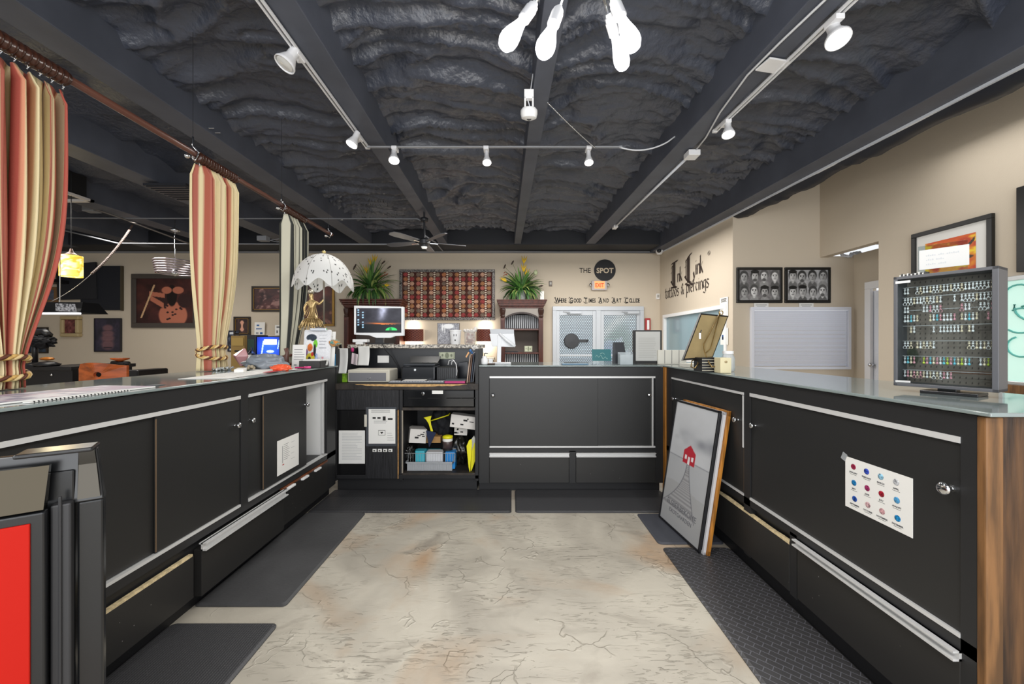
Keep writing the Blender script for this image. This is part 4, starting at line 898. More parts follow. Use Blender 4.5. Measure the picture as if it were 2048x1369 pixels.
def slogan(mb):
    x = bx(1110); words_ = ['WHERE', 'GOOD', 'TIMES', 'AND', 'ART', 'COLLIDE']; total = bx(1285.5)-bx(1110)
    adv = [.29, .30, .29, .27, .25, .36]; s = sum(adv); r = random.Random(3)
    for w_, a in zip(words_, adv):
        ww = total*a/s
        mb.text(w_[0], Mw(x, 8.495, bz(606.5)), .165, .62, .004, bold=.003)
        mb.tube([(x-.02, 8.494, bz(604)), (x+.02, 8.494, bz(607)), (x+.07, 8.494, bz(606))], .005, 5); mb.tube([(x-.015, 8.494, bz(597)), (x+.01, 8.494, bz(595))], .006, 5)
        wt = [{'I': .5, 'M': 1.3}.get(q, 1) for q in w_[1:]]; step = (ww-.15)/sum(wt); xx = x+.088
        for chh, k_ in zip(w_[1:], wt): mb.text(chh, Mw(xx, 8.495, bz(605.5)), .125, .52 if chh == 'M' else .6, .004, bold=.002); xx += step*k_
        x += ww
lettering('ornate black lettering Where Good Times And Art Collide above the double door', slogan)
t = T('exit_sign', 'lit orange EXIT sign with two small lamps below the SPOT disc', 'sign', (bx(1197), 8.5, bz(581)))
MB().box(bx(1182), bx(1212.5), 8.42, 8.5, bz(581.5), bz(563)).build('housing', mat('sign_grey', 'b7b0b0', .4), t, bevel=.01)
MB().box(bx(1187.5), bx(1207.5), 8.412, 8.42, bz(578.5), bz(564)).build('lit_panel', mat('exit_glow', 'f08a50', .5, emis=.95, ec='f59a62'), t)
MB().text('EXIT', Mw(bx(1188.6), 8.409, bz(576)), .125, .72, .003, bold=.003).build('lettering', mat('exit_letters', 'c2441c', .5, emis=.5), t)
for u in (1179.5, 1214.5): MB().lathe([(.012, 0), (.028, .03), (.03, .05), (0, .052)], (bx(u), 8.45, bz(572)), (0, -1, .2), 14).build('emergency_lamp', CHR, t, smooth=True)
# red pull station and small fittings
t = T('fire_alarm', 'red fire pull box with a white handle beside the double door', 'fire alarm', (bx(1294), 8.5, bz(665)))
MB().box(bx(1289), bx(1299.5), 8.44, 8.5, bz(664), bz(637)).build('housing', mat('alarm_red', 'a8393a', .4), t, bevel=.01)
MB().box(bx(1292), bx(1296.5), 8.425, 8.44, bz(660), bz(641)).build('handle', WHT, t, bevel=.005)
for lab, u0, u1, v0, v1 in (('small dark intercom plate on the back wall beside the bookcase plant', 1098, 1104, 563, 573), ('white thermostat at the edge of the back wall corner', 1312, 1318, 588, 599)):
    mb = MB(); mb.box(bx(u0), bx(u1), 8.465, 8.5, bz(v1), bz(v0)); mb.box(bx(u0+1), bx(u1-1), 8.46, 8.465, bz(v1-3), bz(v0+2), 1); thing1(mb, 'wall_control', [mat('control_grey', '6b625a', .5) if 'dark' in lab else WHT, mat('control_face', 'a9a6a0', .4)], lab, 'wall control', bevel=.004)
# bookcases
CH = mat('cherry_wood', '4b2318', .32, spec=.5, noise_amt=.3, nscale=8, stretch=(3, 3, .4)); CHD = mat('bookcase_back', '5f554f', .6)
def bookcase(label, x0, x1, zt, y0=8.08, y1=8.49, full=True):
    t = T('bookcase', label, 'bookcase', ((x0+x1)/2, (y0+y1)/2, 0)); w = x1-x0; s = .07
    mb = MB(); mb.box(x0+s-.005, x0+.15, y0+.02, y1, 0, zt-.17); mb.box(x1-.15, x1-s+.005, y0+.02, y1, 0, zt-.17); mb.build('side_panel', CH, t, bevel=.004)
    MB().box(x0+.1, x1-.1, y1-.02, y1, 0, zt-.1).build('back_panel', CHD, t)
    for x in (x0+.105, x1-.105):
        mb = MB(); mb.box(x-.045, x+.045, y0-.01, y0+.03, .1, zt-.36); [mb.box(x-.03+k*.02, x-.022+k*.02, y0-.018, y0-.01, .2, zt-.42) for k in range(4)]
        pl = mb.build('pilaster', CH, t, bevel=.003)
        mb = MB(); mb.lathe([(.045, 0), (.055, .03), (.048, .06), (.06, .11), (.066, .16), (.06, .19)], (x, y0+.02, zt-.37), (0, 0, 1), 8); mb.build('capital', mat('carved_wood', '32180f', .4, bump=.5, bscale=50), pl)
    mb = MB(); z = zt-.17
    for a, b, c_ in ((.055, 0, .03), (.04, .03, .06), (.02, .06, .10), (0, .10, .14), (-.015, .14, .17)): mb.box(x0+a, x1-a, y0-.06+a, y1, z+b, z+c_)
    mb.build('cornice', CH, t, bevel=.006)
    sh = [1.60, 1.115, .78, .1] if full else [1.3, .6, .1]
    for z in sh: MB().box(x0+.13, x1-.13, y0+.03, y1-.02, z-.035, z).build('shelf', CH, t, bevel=.003)
    if full:
        xc = (x0+x1)/2; hw = w/2-.15; ar = [(xc-x0-hw, 0)]
        mb = MB(); n = 20
        out = [(-hw, .0)]+[(-hw+2*hw*i/n, .02+.105*math.sin(PI*i/n)) for i in range(n+1)]+[(hw, 0), (hw, .16), (-hw, .16)]
        for i in range(n):
            a = -hw+2*hw*i/n; b = -hw+2*hw*(i+1)/n; za = .0+.12*math.sin(PI*i/n)**.7; zb = .0+.12*math.sin(PI*(i+1)/n)**.7
            mb.prism([(a, za-.035), (b, zb-.035), (b, zb), (a, za)], (xc, y0+.02, zt-.37), EX, EZ, .03, 0)
            mb.prism([(a, za), (b, zb), (b, .20), (a, .20)], (xc, y0+.03, zt-.37), EX, EZ, .02, 1)
        mb.build('arch', [mat('arch_dark', '24130d', .4), mat('arch_panel', '8d8781', .6)], t)
    return t
b1 = bookcase('cherry bookcase beyond the card reader, filled with black-spined albums', bx(995, 8.1), bx(1092, 8.1), 2.19)
b2 = bookcase('cherry cabinet behind the monitor with a green plant on top', bx(683, 8.1), bx(806, 8.1), 2.2, full=False)
AL = [mat('album_black', '1d2026', .4), mat('album_grey', 'a4a7ac', .5)]
x0, x1 = bx(1007.5, 8.15), bx(1079, 8.15)
def books(z, n, lab, grp, hgt):
    r = random.Random(int(z*10)); p = None; x = x0; w_ = (x1-x0-.02)/n
    for i in range(n):
        h = hgt*(.94+.06*r.random())
        if p is None:
            p = T('album', lab, 'album', (x+w_/2, 8.2, z), group=grp)
            MB().box(-w_*.46, w_*.46, 0, .22, 0, hgt).build('cover', AL[0], p, world=False, bevel=.002); MB().box(-w_*.02, w_*.40, -.002, 0, .01, hgt-.01).build('spine_label', AL[1], p, world=False); o = p
        else:
            o = p.copy(); COL.objects.link(o); o.location = (x+w_/2, 8.2+.015*r.random(), z)
            for chd in p.children:
                k = chd.copy(); COL.objects.link(k); k.parent = o
        o.rotation_euler = (0, (.06 if i < n-3 else 0)*(1 if n > 20 else .6), 0)
        x += w_
books(1.60, 17, 'black album with a grey spine in the packed upper row of the arched bookcase', 'albums on the upper bookcase shelf', .29)
books(.78, 16, 'black album with a grey spine in the lower visible row of the arched bookcase', 'albums on the lower bookcase shelf', .31)
mb = MB(); mb.box(bx(1008, 8.2), bx(1040, 8.2), 8.15, 8.4, 1.06+.26, 1.08+.26) if False else mb.box(bx(1008, 8.15), bx(1036, 8.15), 8.12, 8.4, 1.116, 1.131); thing1(mb, 'album', AL[0], 'thin black album lying flat over the lower row of albums', 'album')
mb = MB(); mb.box(bx(1050, 8.1), bx(1066, 8.1), 8.13, 8.16, 1.14+.23, 1.26+.23); 
MB
def bill(name, label, o, ux, uy, w, h, par=None):
    def f(X, Y):
        c = cst(X, (196, 200, 176)); e = np.maximum(np.abs(X-.5)/.5, np.abs(Y-.5)/.5); c = mixc(c, (96, 104, 86), ((e > .86) & (e < .95)).astype(float)*.7)
        c = mixc(c, (120, 126, 106), ell(X, Y, .5, .5, .13, .4)*.8); c = mixc(c, (84, 90, 74), ell(X, Y, .22, .55, .06, .2)*.6); c = mixc(c, (84, 90, 74), ell(X, Y, .78, .5, .07, .22)*.6)
        return c+(vn(X*40, Y*20, 2)[..., None]-.5)*22
    ob = art(name, None, o, ux, uy, w, h, 48, 24, f, AMM); return tag(ob, label, 'banknote')
bill('banknote', 'banknote propped inside the arched bookcase on its middle shelf', (bx(1049, 8.2), 8.2, 1.125), EX, EZ, .16, .12)
# silk plants
def plant(label, cx, cy, z, seed, pots=(.1, .2), reach=.42, flowers=(), potc='8f948f'):
    t = T('potted_plant', label, 'plant', (cx, cy, z)); r = random.Random(seed)
    MB().lathe([(pots[0]*.8, 0), (pots[0], .03), (pots[0]*1.02, pots[1]*.85), (pots[0]*1.1, pots[1]), (pots[0]*.9, pots[1]), (pots[0]*.85, pots[1]*.8), (0, pots[1]*.8)], (cx, cy, z), n=20).build('pot', mat('pot_'+potc, potc, .6, noise_amt=.25, nscale=20), t, smooth=True, autos=40)
    mb = MB(); base = Vector((cx, cy, z+pots[1]*.85))
    for i in range(260):
        a = r.random()*2*PI; up = r.random(); L_ = reach*(.55+.6*r.random())*(1.05 if up > .5 else .95); wd = .011+.013*r.random()
        hd = Vector((math.cos(a), math.sin(a)*(.25 if math.sin(a) > 0 else .55), 0)); vs = []; n = 7; el = .1+1.35*up; dr = 1.9*(1-up)+.5
        p = base.copy()+hd*.03; ang = el
        sd = Vector((-math.sin(a), math.cos(a), 0)); side = (sd*.5+Vector((0, 0, .5)).cross(sd)*0+EX*.6 if abs(math.sin(a)) > .7 else sd+EZ*.5).normalized()
        for k in range(n+1):
            w_ = wd*math.sin(PI*min(1, (k+.6)/(n+.6)))**.6 if k < n else .0008
            vs += [p-side*w_, p+side*w_]; d = hd*math.cos(ang)+EZ*math.sin(ang); p = p+d*(L_/n); ang -= dr/n
        mb._a(vs, [(2*k, 2*k+1, 2*k+3, 2*k+2) for k in range(n)], mi=r.choice([0, 0, 1, 1, 2]))
    mb.build('foliage', [mat('leaf_green', '4f7a35', .5), mat('leaf_dark', '2f5428', .5), mat('leaf_pale', '8f9f5a', .5)], t)
    st = MB()
    for (dx, dz, kind) in flowers:
        tip = base+Vector((dx, -.05, dz)); st.tube([base, base+Vector((dx*.4, -.03, dz*.6)), tip], .004, 5); dd = Vector((dx*.7, -.02, dz)).normalized()
        mb = MB()
        if kind == 'y':
            for q in (-.35, 0, .35): mb.lathe([(.001, -.04), (.014, .02), (.012, .07), (.001, .14)], tip+Vector((q*.04, 0, 0)), (dd+EX*q).normalized(), 8, mi=0)
        elif kind == 'b': mb.lathe([(.001, -.05), (.014, -.03), (.017, .03), (.001, .06)], tip, dd+EX*.8, 8, mi=1)
        elif kind == 'r':
            for q in range(4): mb.lathe([(.001, -.03), (.01, 0), (.001, .045)], tip+Vector((.03*math.cos(q*2), 0, .03*math.sin(q*2))), (1, 0, .5), 7, mi=2)
        else: mb.ball(tip, .055, 12, mi=3, sc=(.8, .6, 1))
        mb.build('flower_head', [mat('flower_yellow', 'd9b31f', .5), mat('seed_brown', '3d3027', .6), mat('flower_rust', '8c5038', .6), mat('pod_sage', 'a7b08c', .5)], t, smooth=True)
    st.build('flower_stems', mat('stem_olive', '5c6a35', .6), t)
plant('bushy artificial plant in a grey pot with a round sage pod, on the arched bookcase', bx(1042, 8.2), 8.2, 2.19, 5, (.095, .2), .50, [(.06, .62, 'y'), (.10, .36, 'y'), (-.32, .22, 'y'), (-.34, .52, 'b'), (-.18, .60, 'b'), (-.33, .37, 'r'), (.30, .40, 'g'), (.05, .45, 'y'), (.40, .12, 'b')])
plant('bushy artificial plant in a dark green pot on the cabinet behind the monitor', bx(741, 8.2), 8.2, 2.2, 9, (.13, .22), .64, [(.10, .62, 'y'), (.02, .55, 'y'), (-.30, .50, 'b'), (-.32, .47, 'b'), (.28, .58, 'b'), (.40, .48, 'b'), (.32, .34, 'r'), (.22, .30, 'r'), (.28, .08, 'y'), (-.06, .4, 'y')], '4d5540')
t = T('small_carton', 'small white carton standing at the edge of the arched bookcase top', 'box', (bx(1084, 8.2), 8.2, 2.19))
MB().box(bx(1080, 8.2), bx(1088, 8.2), 8.18, 8.24, 2.19, 2.38).build('carton_body', PAPER, t, bevel=.008)
# wall lamps with perforated maroon shades
def perf(x0, x1, z0, z1):
    def f(X, Y):
        c = cst(X, (74, 26, 20)); gx = X*9; gy = Y*5; a = np.abs(((gx+gy) % 1)-.5); b = np.abs(((gx-gy) % 1)-.5); k = np.clip((.12-np.minimum(.5-a, .5-b))/.05+.5, 0, 1)
        return mixc(c, (150, 92, 70), k*.65)
    return f
for lab, u0, u1 in (('maroon lattice wall lamp glowing below the tapestry, nearer the monitor', 807, 847), ('maroon lattice wall lamp glowing behind the card reader terminal', 953, 990)):
    xc = (bx(u0)+bx(u1))/2; R_ = (bx(u1)-bx(u0))/2; t = T('wall_lamp', lab, 'lamp', (xc, 8.48, 1.34), group='maroon wall lamps')
    g = np.linspace(0, 1, 61); X, Y = np.meshgrid(g, np.linspace(0, 1, 25)); c = perf(0, 1, 0, 1)(X, Y)/255; c = np.where(c <= .04045, c/12.92, ((c+.055)/1.055)**2.4)
    MB().grid(lambda a, b: Vector((xc-R_*math.cos(PI*a), 8.49-.16*math.sin(PI*a)-.0, 1.34+.26*b)), 60, 24).build('shade', vmat('lattice_shade', .5), t, smooth=True, cols=np.concatenate([c.reshape(-1, 3), np.ones((61*25, 1))], 1), solid=.004)
    MB().grid(lambda a, b: Vector((xc-(R_-.01)*math.cos(PI*a)*b, 8.49-.15*math.sin(PI*a)*b, 1.345)), 24, 3).build('diffuser', mat('diffuser_glow', 'fff6e4', .5, emis=2.5, ec='fff0d8'), t)
    MB().box(xc-.05, xc+.05, 8.47, 8.5, 1.38, 1.52).build('wall_plate', CHR, t)
    point('wall_lamp_light', (xc, 8.36, 1.27), 5, (1, .93, .82), .05); point('wall_lamp_light', (xc, 8.40, 1.66), 4, (1, .93, .82), .05)
mb = MB(); mb.box(bx(830), bx(990), 8.15, 8.45, .95, 1.0); mb.box(bx(832), bx(988), 8.2, 8.45, 0, .95)
thing1(mb, 'console_cabinet', mat('cream_cabinet', 'c9bfae', .6), 'cream console cabinet under the two maroon wall lamps', 'cabinet', bevel=.005)

# ---------------------------------------------------------------- lettered side wall
def wpt(s, z, n=.004): return Vector((wx(s)-n, s, z))
def uy_(u): return 3.37*F/(u-U0+.022*F)
wdir = Vector((wx(0)-wx(1), -1, 0)).normalized()   # reading direction along the wall, towards the viewer
GL = {'n': [[(0,0),(0,1)],[(0,.75),(.32,1),(.5,.8),(.5,0)]], 'k': [[(0,0),(0,1.75)],[(0,.5),(.5,1.05)],[(.12,.6),(.5,.0)]], 'i': [[(0,0),(0,1)],[(-.02,1.3),(.04,1.4)]],
 't': [[(.15,1.4),(.15,.15),(.4,0)],[(-.1,1),(.45,1)]], 'a': [[(.5,1),(.12,.92),(0,.5),(.1,.05),(.5,.3)],[(.5,1),(.5,0)]], 'o': [[(.25,1),(0,.6),(.05,.15),(.25,0),(.5,.4),(.45,.85),(.25,1)]],
 's': [[(.45,.9),(.15,1),(.02,.72),(.42,.35),(.3,.03),(0,.08)]], 'p': [[(0,1.1),(0,-.55)],[(0,.85),(.32,1),(.5,.6),(.35,.05),(0,.12)]], 'e': [[(.03,.5),(.45,.62),(.32,1),(.05,.75),(.05,.25),(.25,0),(.5,.15)]],
 'r': [[(0,0),(0,1)],[(0,.75),(.22,1),(.4,.92)]], 'c': [[(.45,.85),(.2,1),(0,.55),(.15,.03),(.45,.15)]], 'g': [[(.5,1),(.12,.92),(0,.5),(.12,.1),(.5,.3)],[(.5,1),(.5,-.35),(.3,-.5),(.02,-.38)]],
 '&': [[(.6,0),(.1,1.0),(.3,1.4),(.45,1.15),(0,.4),(.2,0),(.55,.35),(.65,.65)]]}
ADV = {'i': .3, 't': .5, 'r': .52, '&': .95, ' ': .45}
def nib(mb, pts, M, w, ang=.7, th=.004):
    dx, dy = math.cos(ang)*w/2, math.sin(ang)*w/2
    for (x0, y0), (x1, y1) in zip(pts, pts[1:]):
        q = [(x0-dx, y0-dy), (x0+dx, y0+dy), (x1+dx, y1+dy), (x1-dx, y1-dy)]
        mb._a([M @ Vector((a, b, th)) for a, b in q], [(0, 1, 2, 3)])
        t_ = w*.10; 
        L_ = math.hypot(x1-x0, y1-y0) or 1; nx_, ny_ = -(y1-y0)/L_*t_, (x1-x0)/L_*t_
        mb._a([M @ Vector((a, b, th)) for a, b in [(x0+nx_, y0+ny_), (x0-nx_, y0-ny_), (x1-nx_, y1-ny_), (x1+nx_, y1+ny_)]], [(0, 1, 2, 3)])
def nibtext(mb, s, M, size, w, sx=1.0):
    x = 0
    for chh in s:
        if chh in GL:
            for st in GL[chh]: nib(mb, [((x+a*sx)*size, b*size) for a, b in st], M, w*size)
        x += ADV.get(chh, .68)*sx
    return x*size
def wallM(s, z): return frm(wpt(s, z), wdir, EZ)
SEP = mat('sepia_letters', '3b2f2a', .7)
def ink():
    M = wallM(7.92, 2.44); t = T('wall_lettering', 'large dark blackletter reading Ink Link on the side wall', 'lettering', wpt(7.2, 2.6))
    def cap(mb, x, kind):
        for st, w_ in (([(x+.14, -.02), (x+.14, .44)], .11), ([(x+.05, .06), (x+.05, .40)], .03), ([(x, .1), (x+.08, .02), (x+.22, -.04)], .05), ([(x+.02, .36), (x+.1, .40)], .06), ([(x-.01, .26), (x+.07, .28)], .04)): nib(mb, st, M, w_, .35)
        if kind == 'L':
            for st, w_ in (([(x+.14, -.02), (x+.30, -.10), (x+.36, .02), (x+.33, .12)], .045), ([(x+.02, -.04), (x+.2, -.10), (x+.34, .0)], .05), ([(x+.14, .44), (x+.26, .47)], .06)): nib(mb, st, M, w_, .6)
        else:
            for st, w_ in (([(x+.02, .44), (x+.30, .46)], .05), ([(x, -.03), (x+.26, -.05)], .05)): nib(mb, st, M, w_, .6)
    mb = MB(); cap(mb, 0, 'I'); nibtext(mb, 'nk', wallM(7.92-.30, 2.48), .16, .2, .95); mb.build('word', SEP, t)
    mb = MB(); cap(mb, .60, 'L'); nibtext(mb, 'ink', wallM(7.92-1.02, 2.50), .175, .2, .9); mb.build('word', SEP, t)
    mb = MB(); mb.text('R', wallM(7.92-1.44, 2.76), .05, 1, .002)
    mb.tube([wpt(7.92-1.455+.035*math.cos(a), 2.777+.035*math.sin(a)) for a in [i*.4 for i in range(17)]], .003, 4); mb.build('registered_mark', SEP, t)
ink()
lettering('smaller dark blackletter line tattoos & piercings on the side wall', lambda mb: nibtext(mb, 'tattoos & piercings', wallM(8.20, 2.22), .145, .18, 1.08), mat('sepia_letters', '3b2f2a', .7))
# notices near the wall end
def wsheet(label, u0, u1, v0, v1, lines, s=None, m=PAPER, name='notice', cat='notice', th=.003):
    s0, s1 = uy_(u0), uy_(u1); z1 = H+(V0-v0)*s0/F; z0 = H+(V0-v1)*s0/F
    return sheet(label, wpt(s0, z0, .006), wdir, EZ, s0-s1, z1-z0, lines, name, m, cat=cat, th=th)
wsheet('tall white notice at the end of the lettered wall above its window', 1441, 1457, 597, 636, textlines(4, .78, .93, .15, .85, .03, 4, 2)+textlines(5, .12, .6, .2, .8, .012, 5))
# (its lower companion)
wsheet('framed photo print at the end of the lettered wall below the tall notice', 1442, 1457, 657, 690, [(.2, .8, .45, .3, 4), (.25, .6, .4, .2, 2)], name='photo_print', cat='photo')
# ---------------------------------------------------------------- facing wall: portraits and captions
def faces(seed, nx_, ny_, extra=False):
    def f(X, Y):
        c = cst(X, (168, 168, 170) if not extra else (120, 118, 120)); c = c+(fbm(X*14, Y*12, seed)[..., None]-.5)*60; r = random.Random(seed)
        for j in range(ny_-1, -1, -1):
            for i in range(nx_):
                cx = (i+.5)/nx_+(r.random()-.5)*.04; cy = (j+.56)/ny_+(r.random()-.5)*.05; rx = .085; ry = .155
                hair = (34+r.random()*60,)*3; sk = 168+r.random()*60
                c = mixc(c, (80+80*r.random(),)*3, ell(X, Y, cx, cy-.30, .11, .15, .2))
                c = mixc(c, (sk-25,)*3, ell(X, Y, cx, cy-.15, .035, .09))
                c = mixc(c, hair, ell(X, Y, cx, cy+.04, rx*1.28, ry*1.18)); c = mixc(c, (sk,)*3, ell(X, Y, cx, cy-.015, rx*.95, ry*.95, .2))
                c = mixc(c, (sk-50,)*3, ell(X, Y, cx+.05, cy-.03, .035, ry*.8, .8)*.7)
                for e in (-.034, .034):
                    c = mixc(c, (40,)*3, ell(X, Y, cx+e, cy+.02, .019, .014)); c = mixc(c, (50,)*3, ell(X, Y, cx+e, cy+.052, .026, .01))
                c = mixc(c, (sk-70,)*3, ell(X, Y, cx+.004, cy-.03, .012, .035, .5)); c = mixc(c, (62,)*3, ell(X, Y, cx, cy-.085, .032, .012))
                if r.random() < .35: c = mixc(c, (58,)*3, ell(X, Y, cx, cy-.125, .05, .05, .4)*.8)
                if r.random() < .3: c = mixc(c, (20,)*3, ell(X, Y, cx, cy+.15, rx*1.2, .06))
        return c+(vn(X*120, Y*90, seed)[..., None]-.5)*24
    return f
bf = mat('black_frame', '141312', .4)
frame('framed_picture', 'black-framed grey drawing of crowded portrait heads, nearer the lettered wall', 1472, 1563, 535.5, 606.5, 5.8, .04, bf, faces(4, 4, 2, True), 110, 90, .03)
frame('framed_picture', 'black-framed grey drawing of eight portrait heads, nearer the alcove', 1568, 1659, 535.5, 606.5, 5.8, .04, bf, faces(19, 4, 2), 110, 90, .03)
for lab, u in (('small white caption card under the crowded portrait drawing', 1507), ('small white caption card under the eight portrait heads', 1597)):
    sheet(lab, (bx(u, 5.8), 5.79, bz(617.5, 5.8)), EX, EZ, bx(u+29, 5.8)-bx(u, 5.8), bz(605.5, 5.8)-bz(617.5, 5.8), [(.12, .88, .6, .08, 1), (.2, .8, .35, .06, 5)], 'caption_card', PAPER, cat='card')
# side wall pictures
def swall(u0, u1, v0): d0 = 4.52*F/(u0-U0); d1 = 4.52*F/(u1-U0); return d0, d1, H+(V0-v0)*d0/F
def sunset(X, Y):
    c = cst(X, (236, 178, 20)); c = mixc(c, (214, 92, 20), np.clip((Y-.35)*2.2, 0, 1)); c = mixc(c, (190, 54, 18), np.clip((fbm(X*4, Y*9, 3)-.5)*4, 0, 1)*(Y > .3)); c = mixc(c, (250, 214, 40), np.clip((fbm(X*5, Y*12, 9)-.55)*5, 0, 1))
    c = mixc(c, (66, 58, 28), rect(X, Y, .05, .95, .28, .33)); [None]
    for px in (.12, .3, .5, .68, .86): c = mixc(c, (50, 40, 24), rect(X, Y, px, px+.025, .02, .3))
    c = mixc(c, (58, 40, 26), ell(X, Y, .74, .62, .22, .035)); d = np.abs((Y-.6)-(X-.6)*.8); c = mixc(c, (58, 40, 26), ((d < .03) & (X > .58) & (X < .98)).astype(float)); c = mixc(c, (40, 30, 26), ell(X, Y, .7, .66, .05, .06))
    c = mixc(c, (60, 84, 60), ell(X, Y, .3, .05, .35, .06)*.8); return c
d0, d1, zt = swall(1828, 1991, 470)
t = T('framed_picture', 'black-framed orange and yellow sunset painting on the wall above the jewelry display case', 'picture', (4.52, (d0+d1)/2, 1.75))
zb = zt-.86
mb = MB(); f = .045
for a, b, c_, e in ((d1, d0, zt-f, zt), (d1, d0, zb, zb+f), (d1, d1+f, zb+f, zt-f), (d0-f, d0, zb+f, zt-f)): mb.box(4.485, 4.519, a, b, c_, e)
mb.build('frame', bf, t, bevel=.003); MB().box(4.503, 4.519, d1+f, d0-f, zb+f, zt-f).build('mat_board', PAPER, t)
art('painting', t, (4.50, d0-.14, zb+.13), -EY, EZ, d0-d1-.28, zt-zb-.27, 90, 70, sunset, AM)
d0, d1, zt = swall(2041, 2260, 376)
mb = MB(); mb.box(4.48, 4.519, d1, d0, 1.93, zt); thing1(mb, 'wall_panel', bf, 'black framed panel cut off by the picture edge, high beyond the jewelry display case', 'picture', bevel=.004)
# glowing aqua panel with curling lines, low on the side wall
d0, d1 = 4.52*F/(2016-U0), 3.0
t = T('lit_panel', 'aqua glass panel with turquoise curling lines behind the jewelry display case', 'panel', (4.5, 3.3, 1.0))
MB().box(4.49, 4.515, d1, d0, .96, 1.86).build('glass', mat('aqua_glass', 'cfeee4', .2, emis=.35, ec='bfeee0'), t)
mb = MB(); mb.box(4.47, 4.519, d1, d0, 1.86, 1.90); mb.box(4.47, 4.519, d1, d0, .93, .96); mb.box(4.47, 4.519, d0, d0+.03, .93, 1.90); mb.build('frame', mat('silver_frame', 'c4c8ca', .3, metal=.5), t, bevel=.003)
mb = MB()
for cy, cz, r_, a0 in ((d0-.10, 1.72, .10, 0), (d0-.12, 1.50, .11, 1), (d0-.22, 1.62, .13, 2), (d0-.12, 1.27, .09, 3)): mb.tube([(4.484, cy+r_*math.cos(a0+a)*(1+.1*a/3), cz+r_*math.sin(a0+a)) for a in [i*.3 for i in range(16)]], .008, 6)
mb.build('curling_lines', mat('turquoise_line', '63b7ae', .4), t, smooth=True)
mb = MB(); mb.box(4.44, 4.519, d1, d0, .80, .93); thing1(mb, 'wood_ledge', woodl, 'light wooden ledge beneath the aqua glass panel', 'ledge', bevel=.003)

# ---------------------------------------------------------------- jewelry display case
A = Vector((1.538, 1.593, 0)); B = Vector((1.664, 1.35, 0)); dx_ = (B-A); cw = dx_.length
jc = T('display_case', 'grey glass-fronted case full of small body jewelry standing on the counter', 'display case', ((A.x+B.x)/2, (A.y+B.y)/2, 1.108), rz=math.atan2(dx_.y, dx_.x))
z0, z1 = .022, .458; hw = cw/2; dp = .10; fr_ = .012; GM = mat('case_grey', '57585c', .4, bump=.05, bscale=300)
def J(name, m, boxes, par=jc, bev=.002):
    mb = MB()
    for b in boxes: mb.box(*b)
    return mb.build(name, m, par, world=False, bevel=bev)
J('case_frame', GM, [(-hw, hw, 0, dp, z1-fr_, z1), (-hw, hw, 0, dp, z0, z0+fr_), (-hw, -hw+fr_, 0, dp, z0, z1), (hw-fr_-.004, hw, 0, dp, z0, z1), (-hw, hw, dp-.006, dp, z0, z1)])
J('swivel_base', mat('case_black', '1b1c1e', .3), [(-.06, .09, .0, .11, .0, .012), (-.02, .03, .03, .07, .0, z0)])
def pegb(X, Y):
    c = cst(X, (128, 119, 112)); c = c+(fbm(X*5, Y*4, 12)[..., None]-.5)*50; gx = (X*16) % 1; gy = (Y*22) % 1
    c = mixc(c, (26, 24, 24), ((np.hypot(gx-.5, gy-.5) < .16)).astype(float)*.7)
    c = mixc(c, (120, 80, 62), rect(X, Y, .4, .95, .1, .13)*.7); c = mixc(c, (40, 52, 36), ell(X, Y, .06, .25, .08, .09)*.6); return c
art('peg_board', jc, (-hw+fr_, dp-.008, z0+fr_), EX, EZ, cw-2*fr_, z1-z0-2*fr_, 96, 110, pegb, AMM, world=False)
gp = MB().box(-hw+fr_-.002, hw-fr_, .004, .006, z0+fr_-.002, z1-fr_+.002).build('glass_front', thin_glass('thin_glass'), jc, world=False)
J('silver_hinge', SIL, [(-hw+.006, -hw+.05, -.001, .004, z1-.028, z1-.018), (-hw+.006, -hw+.05, -.001, .004, z0+.014, z0+.022)], bev=.0008)
for row in (.082, .142, .205, .262, .318, .360, .405):
    pass
J('peg_rail', mat('rail_clear', 'a7a7a8', .15), [(-hw+fr_, hw-fr_-.004, .052, .055, z0+r_, z0+r_+.0025) for r_ in (.393, .352, .300, .238, .178, .118, .062)], bev=0)
# the small pieces, each a copy of one of three kinds
def jewel(kind):
    mb = MB()
    mb.box(-.0022, .0022, -.001, .001, .0, .0022)
    if kind == 0: mb.ball((0, 0, -.004), .0032, 8).tube([(0, 0, -.005), (0, 0, -.015)], .0012, 6).ball((0, 0, -.016), .0038, 8)
    elif kind == 1: mb.ball((0, 0, -.004), .0034, 8).ball((0, 0, -.011), .0026, 8); mb.tube([(.0045*math.cos(a), 0, -.0175+.0045*math.sin(a)) for a in [i*.6 for i in range(12)]], .001, 5)
    else: mb.ball((0, 0, -.004), .003, 8).tube([(0, 0, -.005), (0, 0, -.012)], .0012, 6).lathe([(.0005, 0), (.0042, .004), (.003, .008), (.0005, .010)], (0, 0, -.022), n=8)
    return mb
JM = [mat('jewel_steel', 'f4f5f8', .3, metal=.3), mat('jewel_gold', 'f0e0c4', .3, metal=.3), mat('jewel_aqua', '7fd0e4', .1, metal=.3), mat('jewel_pink', 'e8a8b4', .15, metal=.3), mat('jewel_lime', 'c8dc5a', .15, metal=.3)]
protos = {}
JW = WM[jc.name]
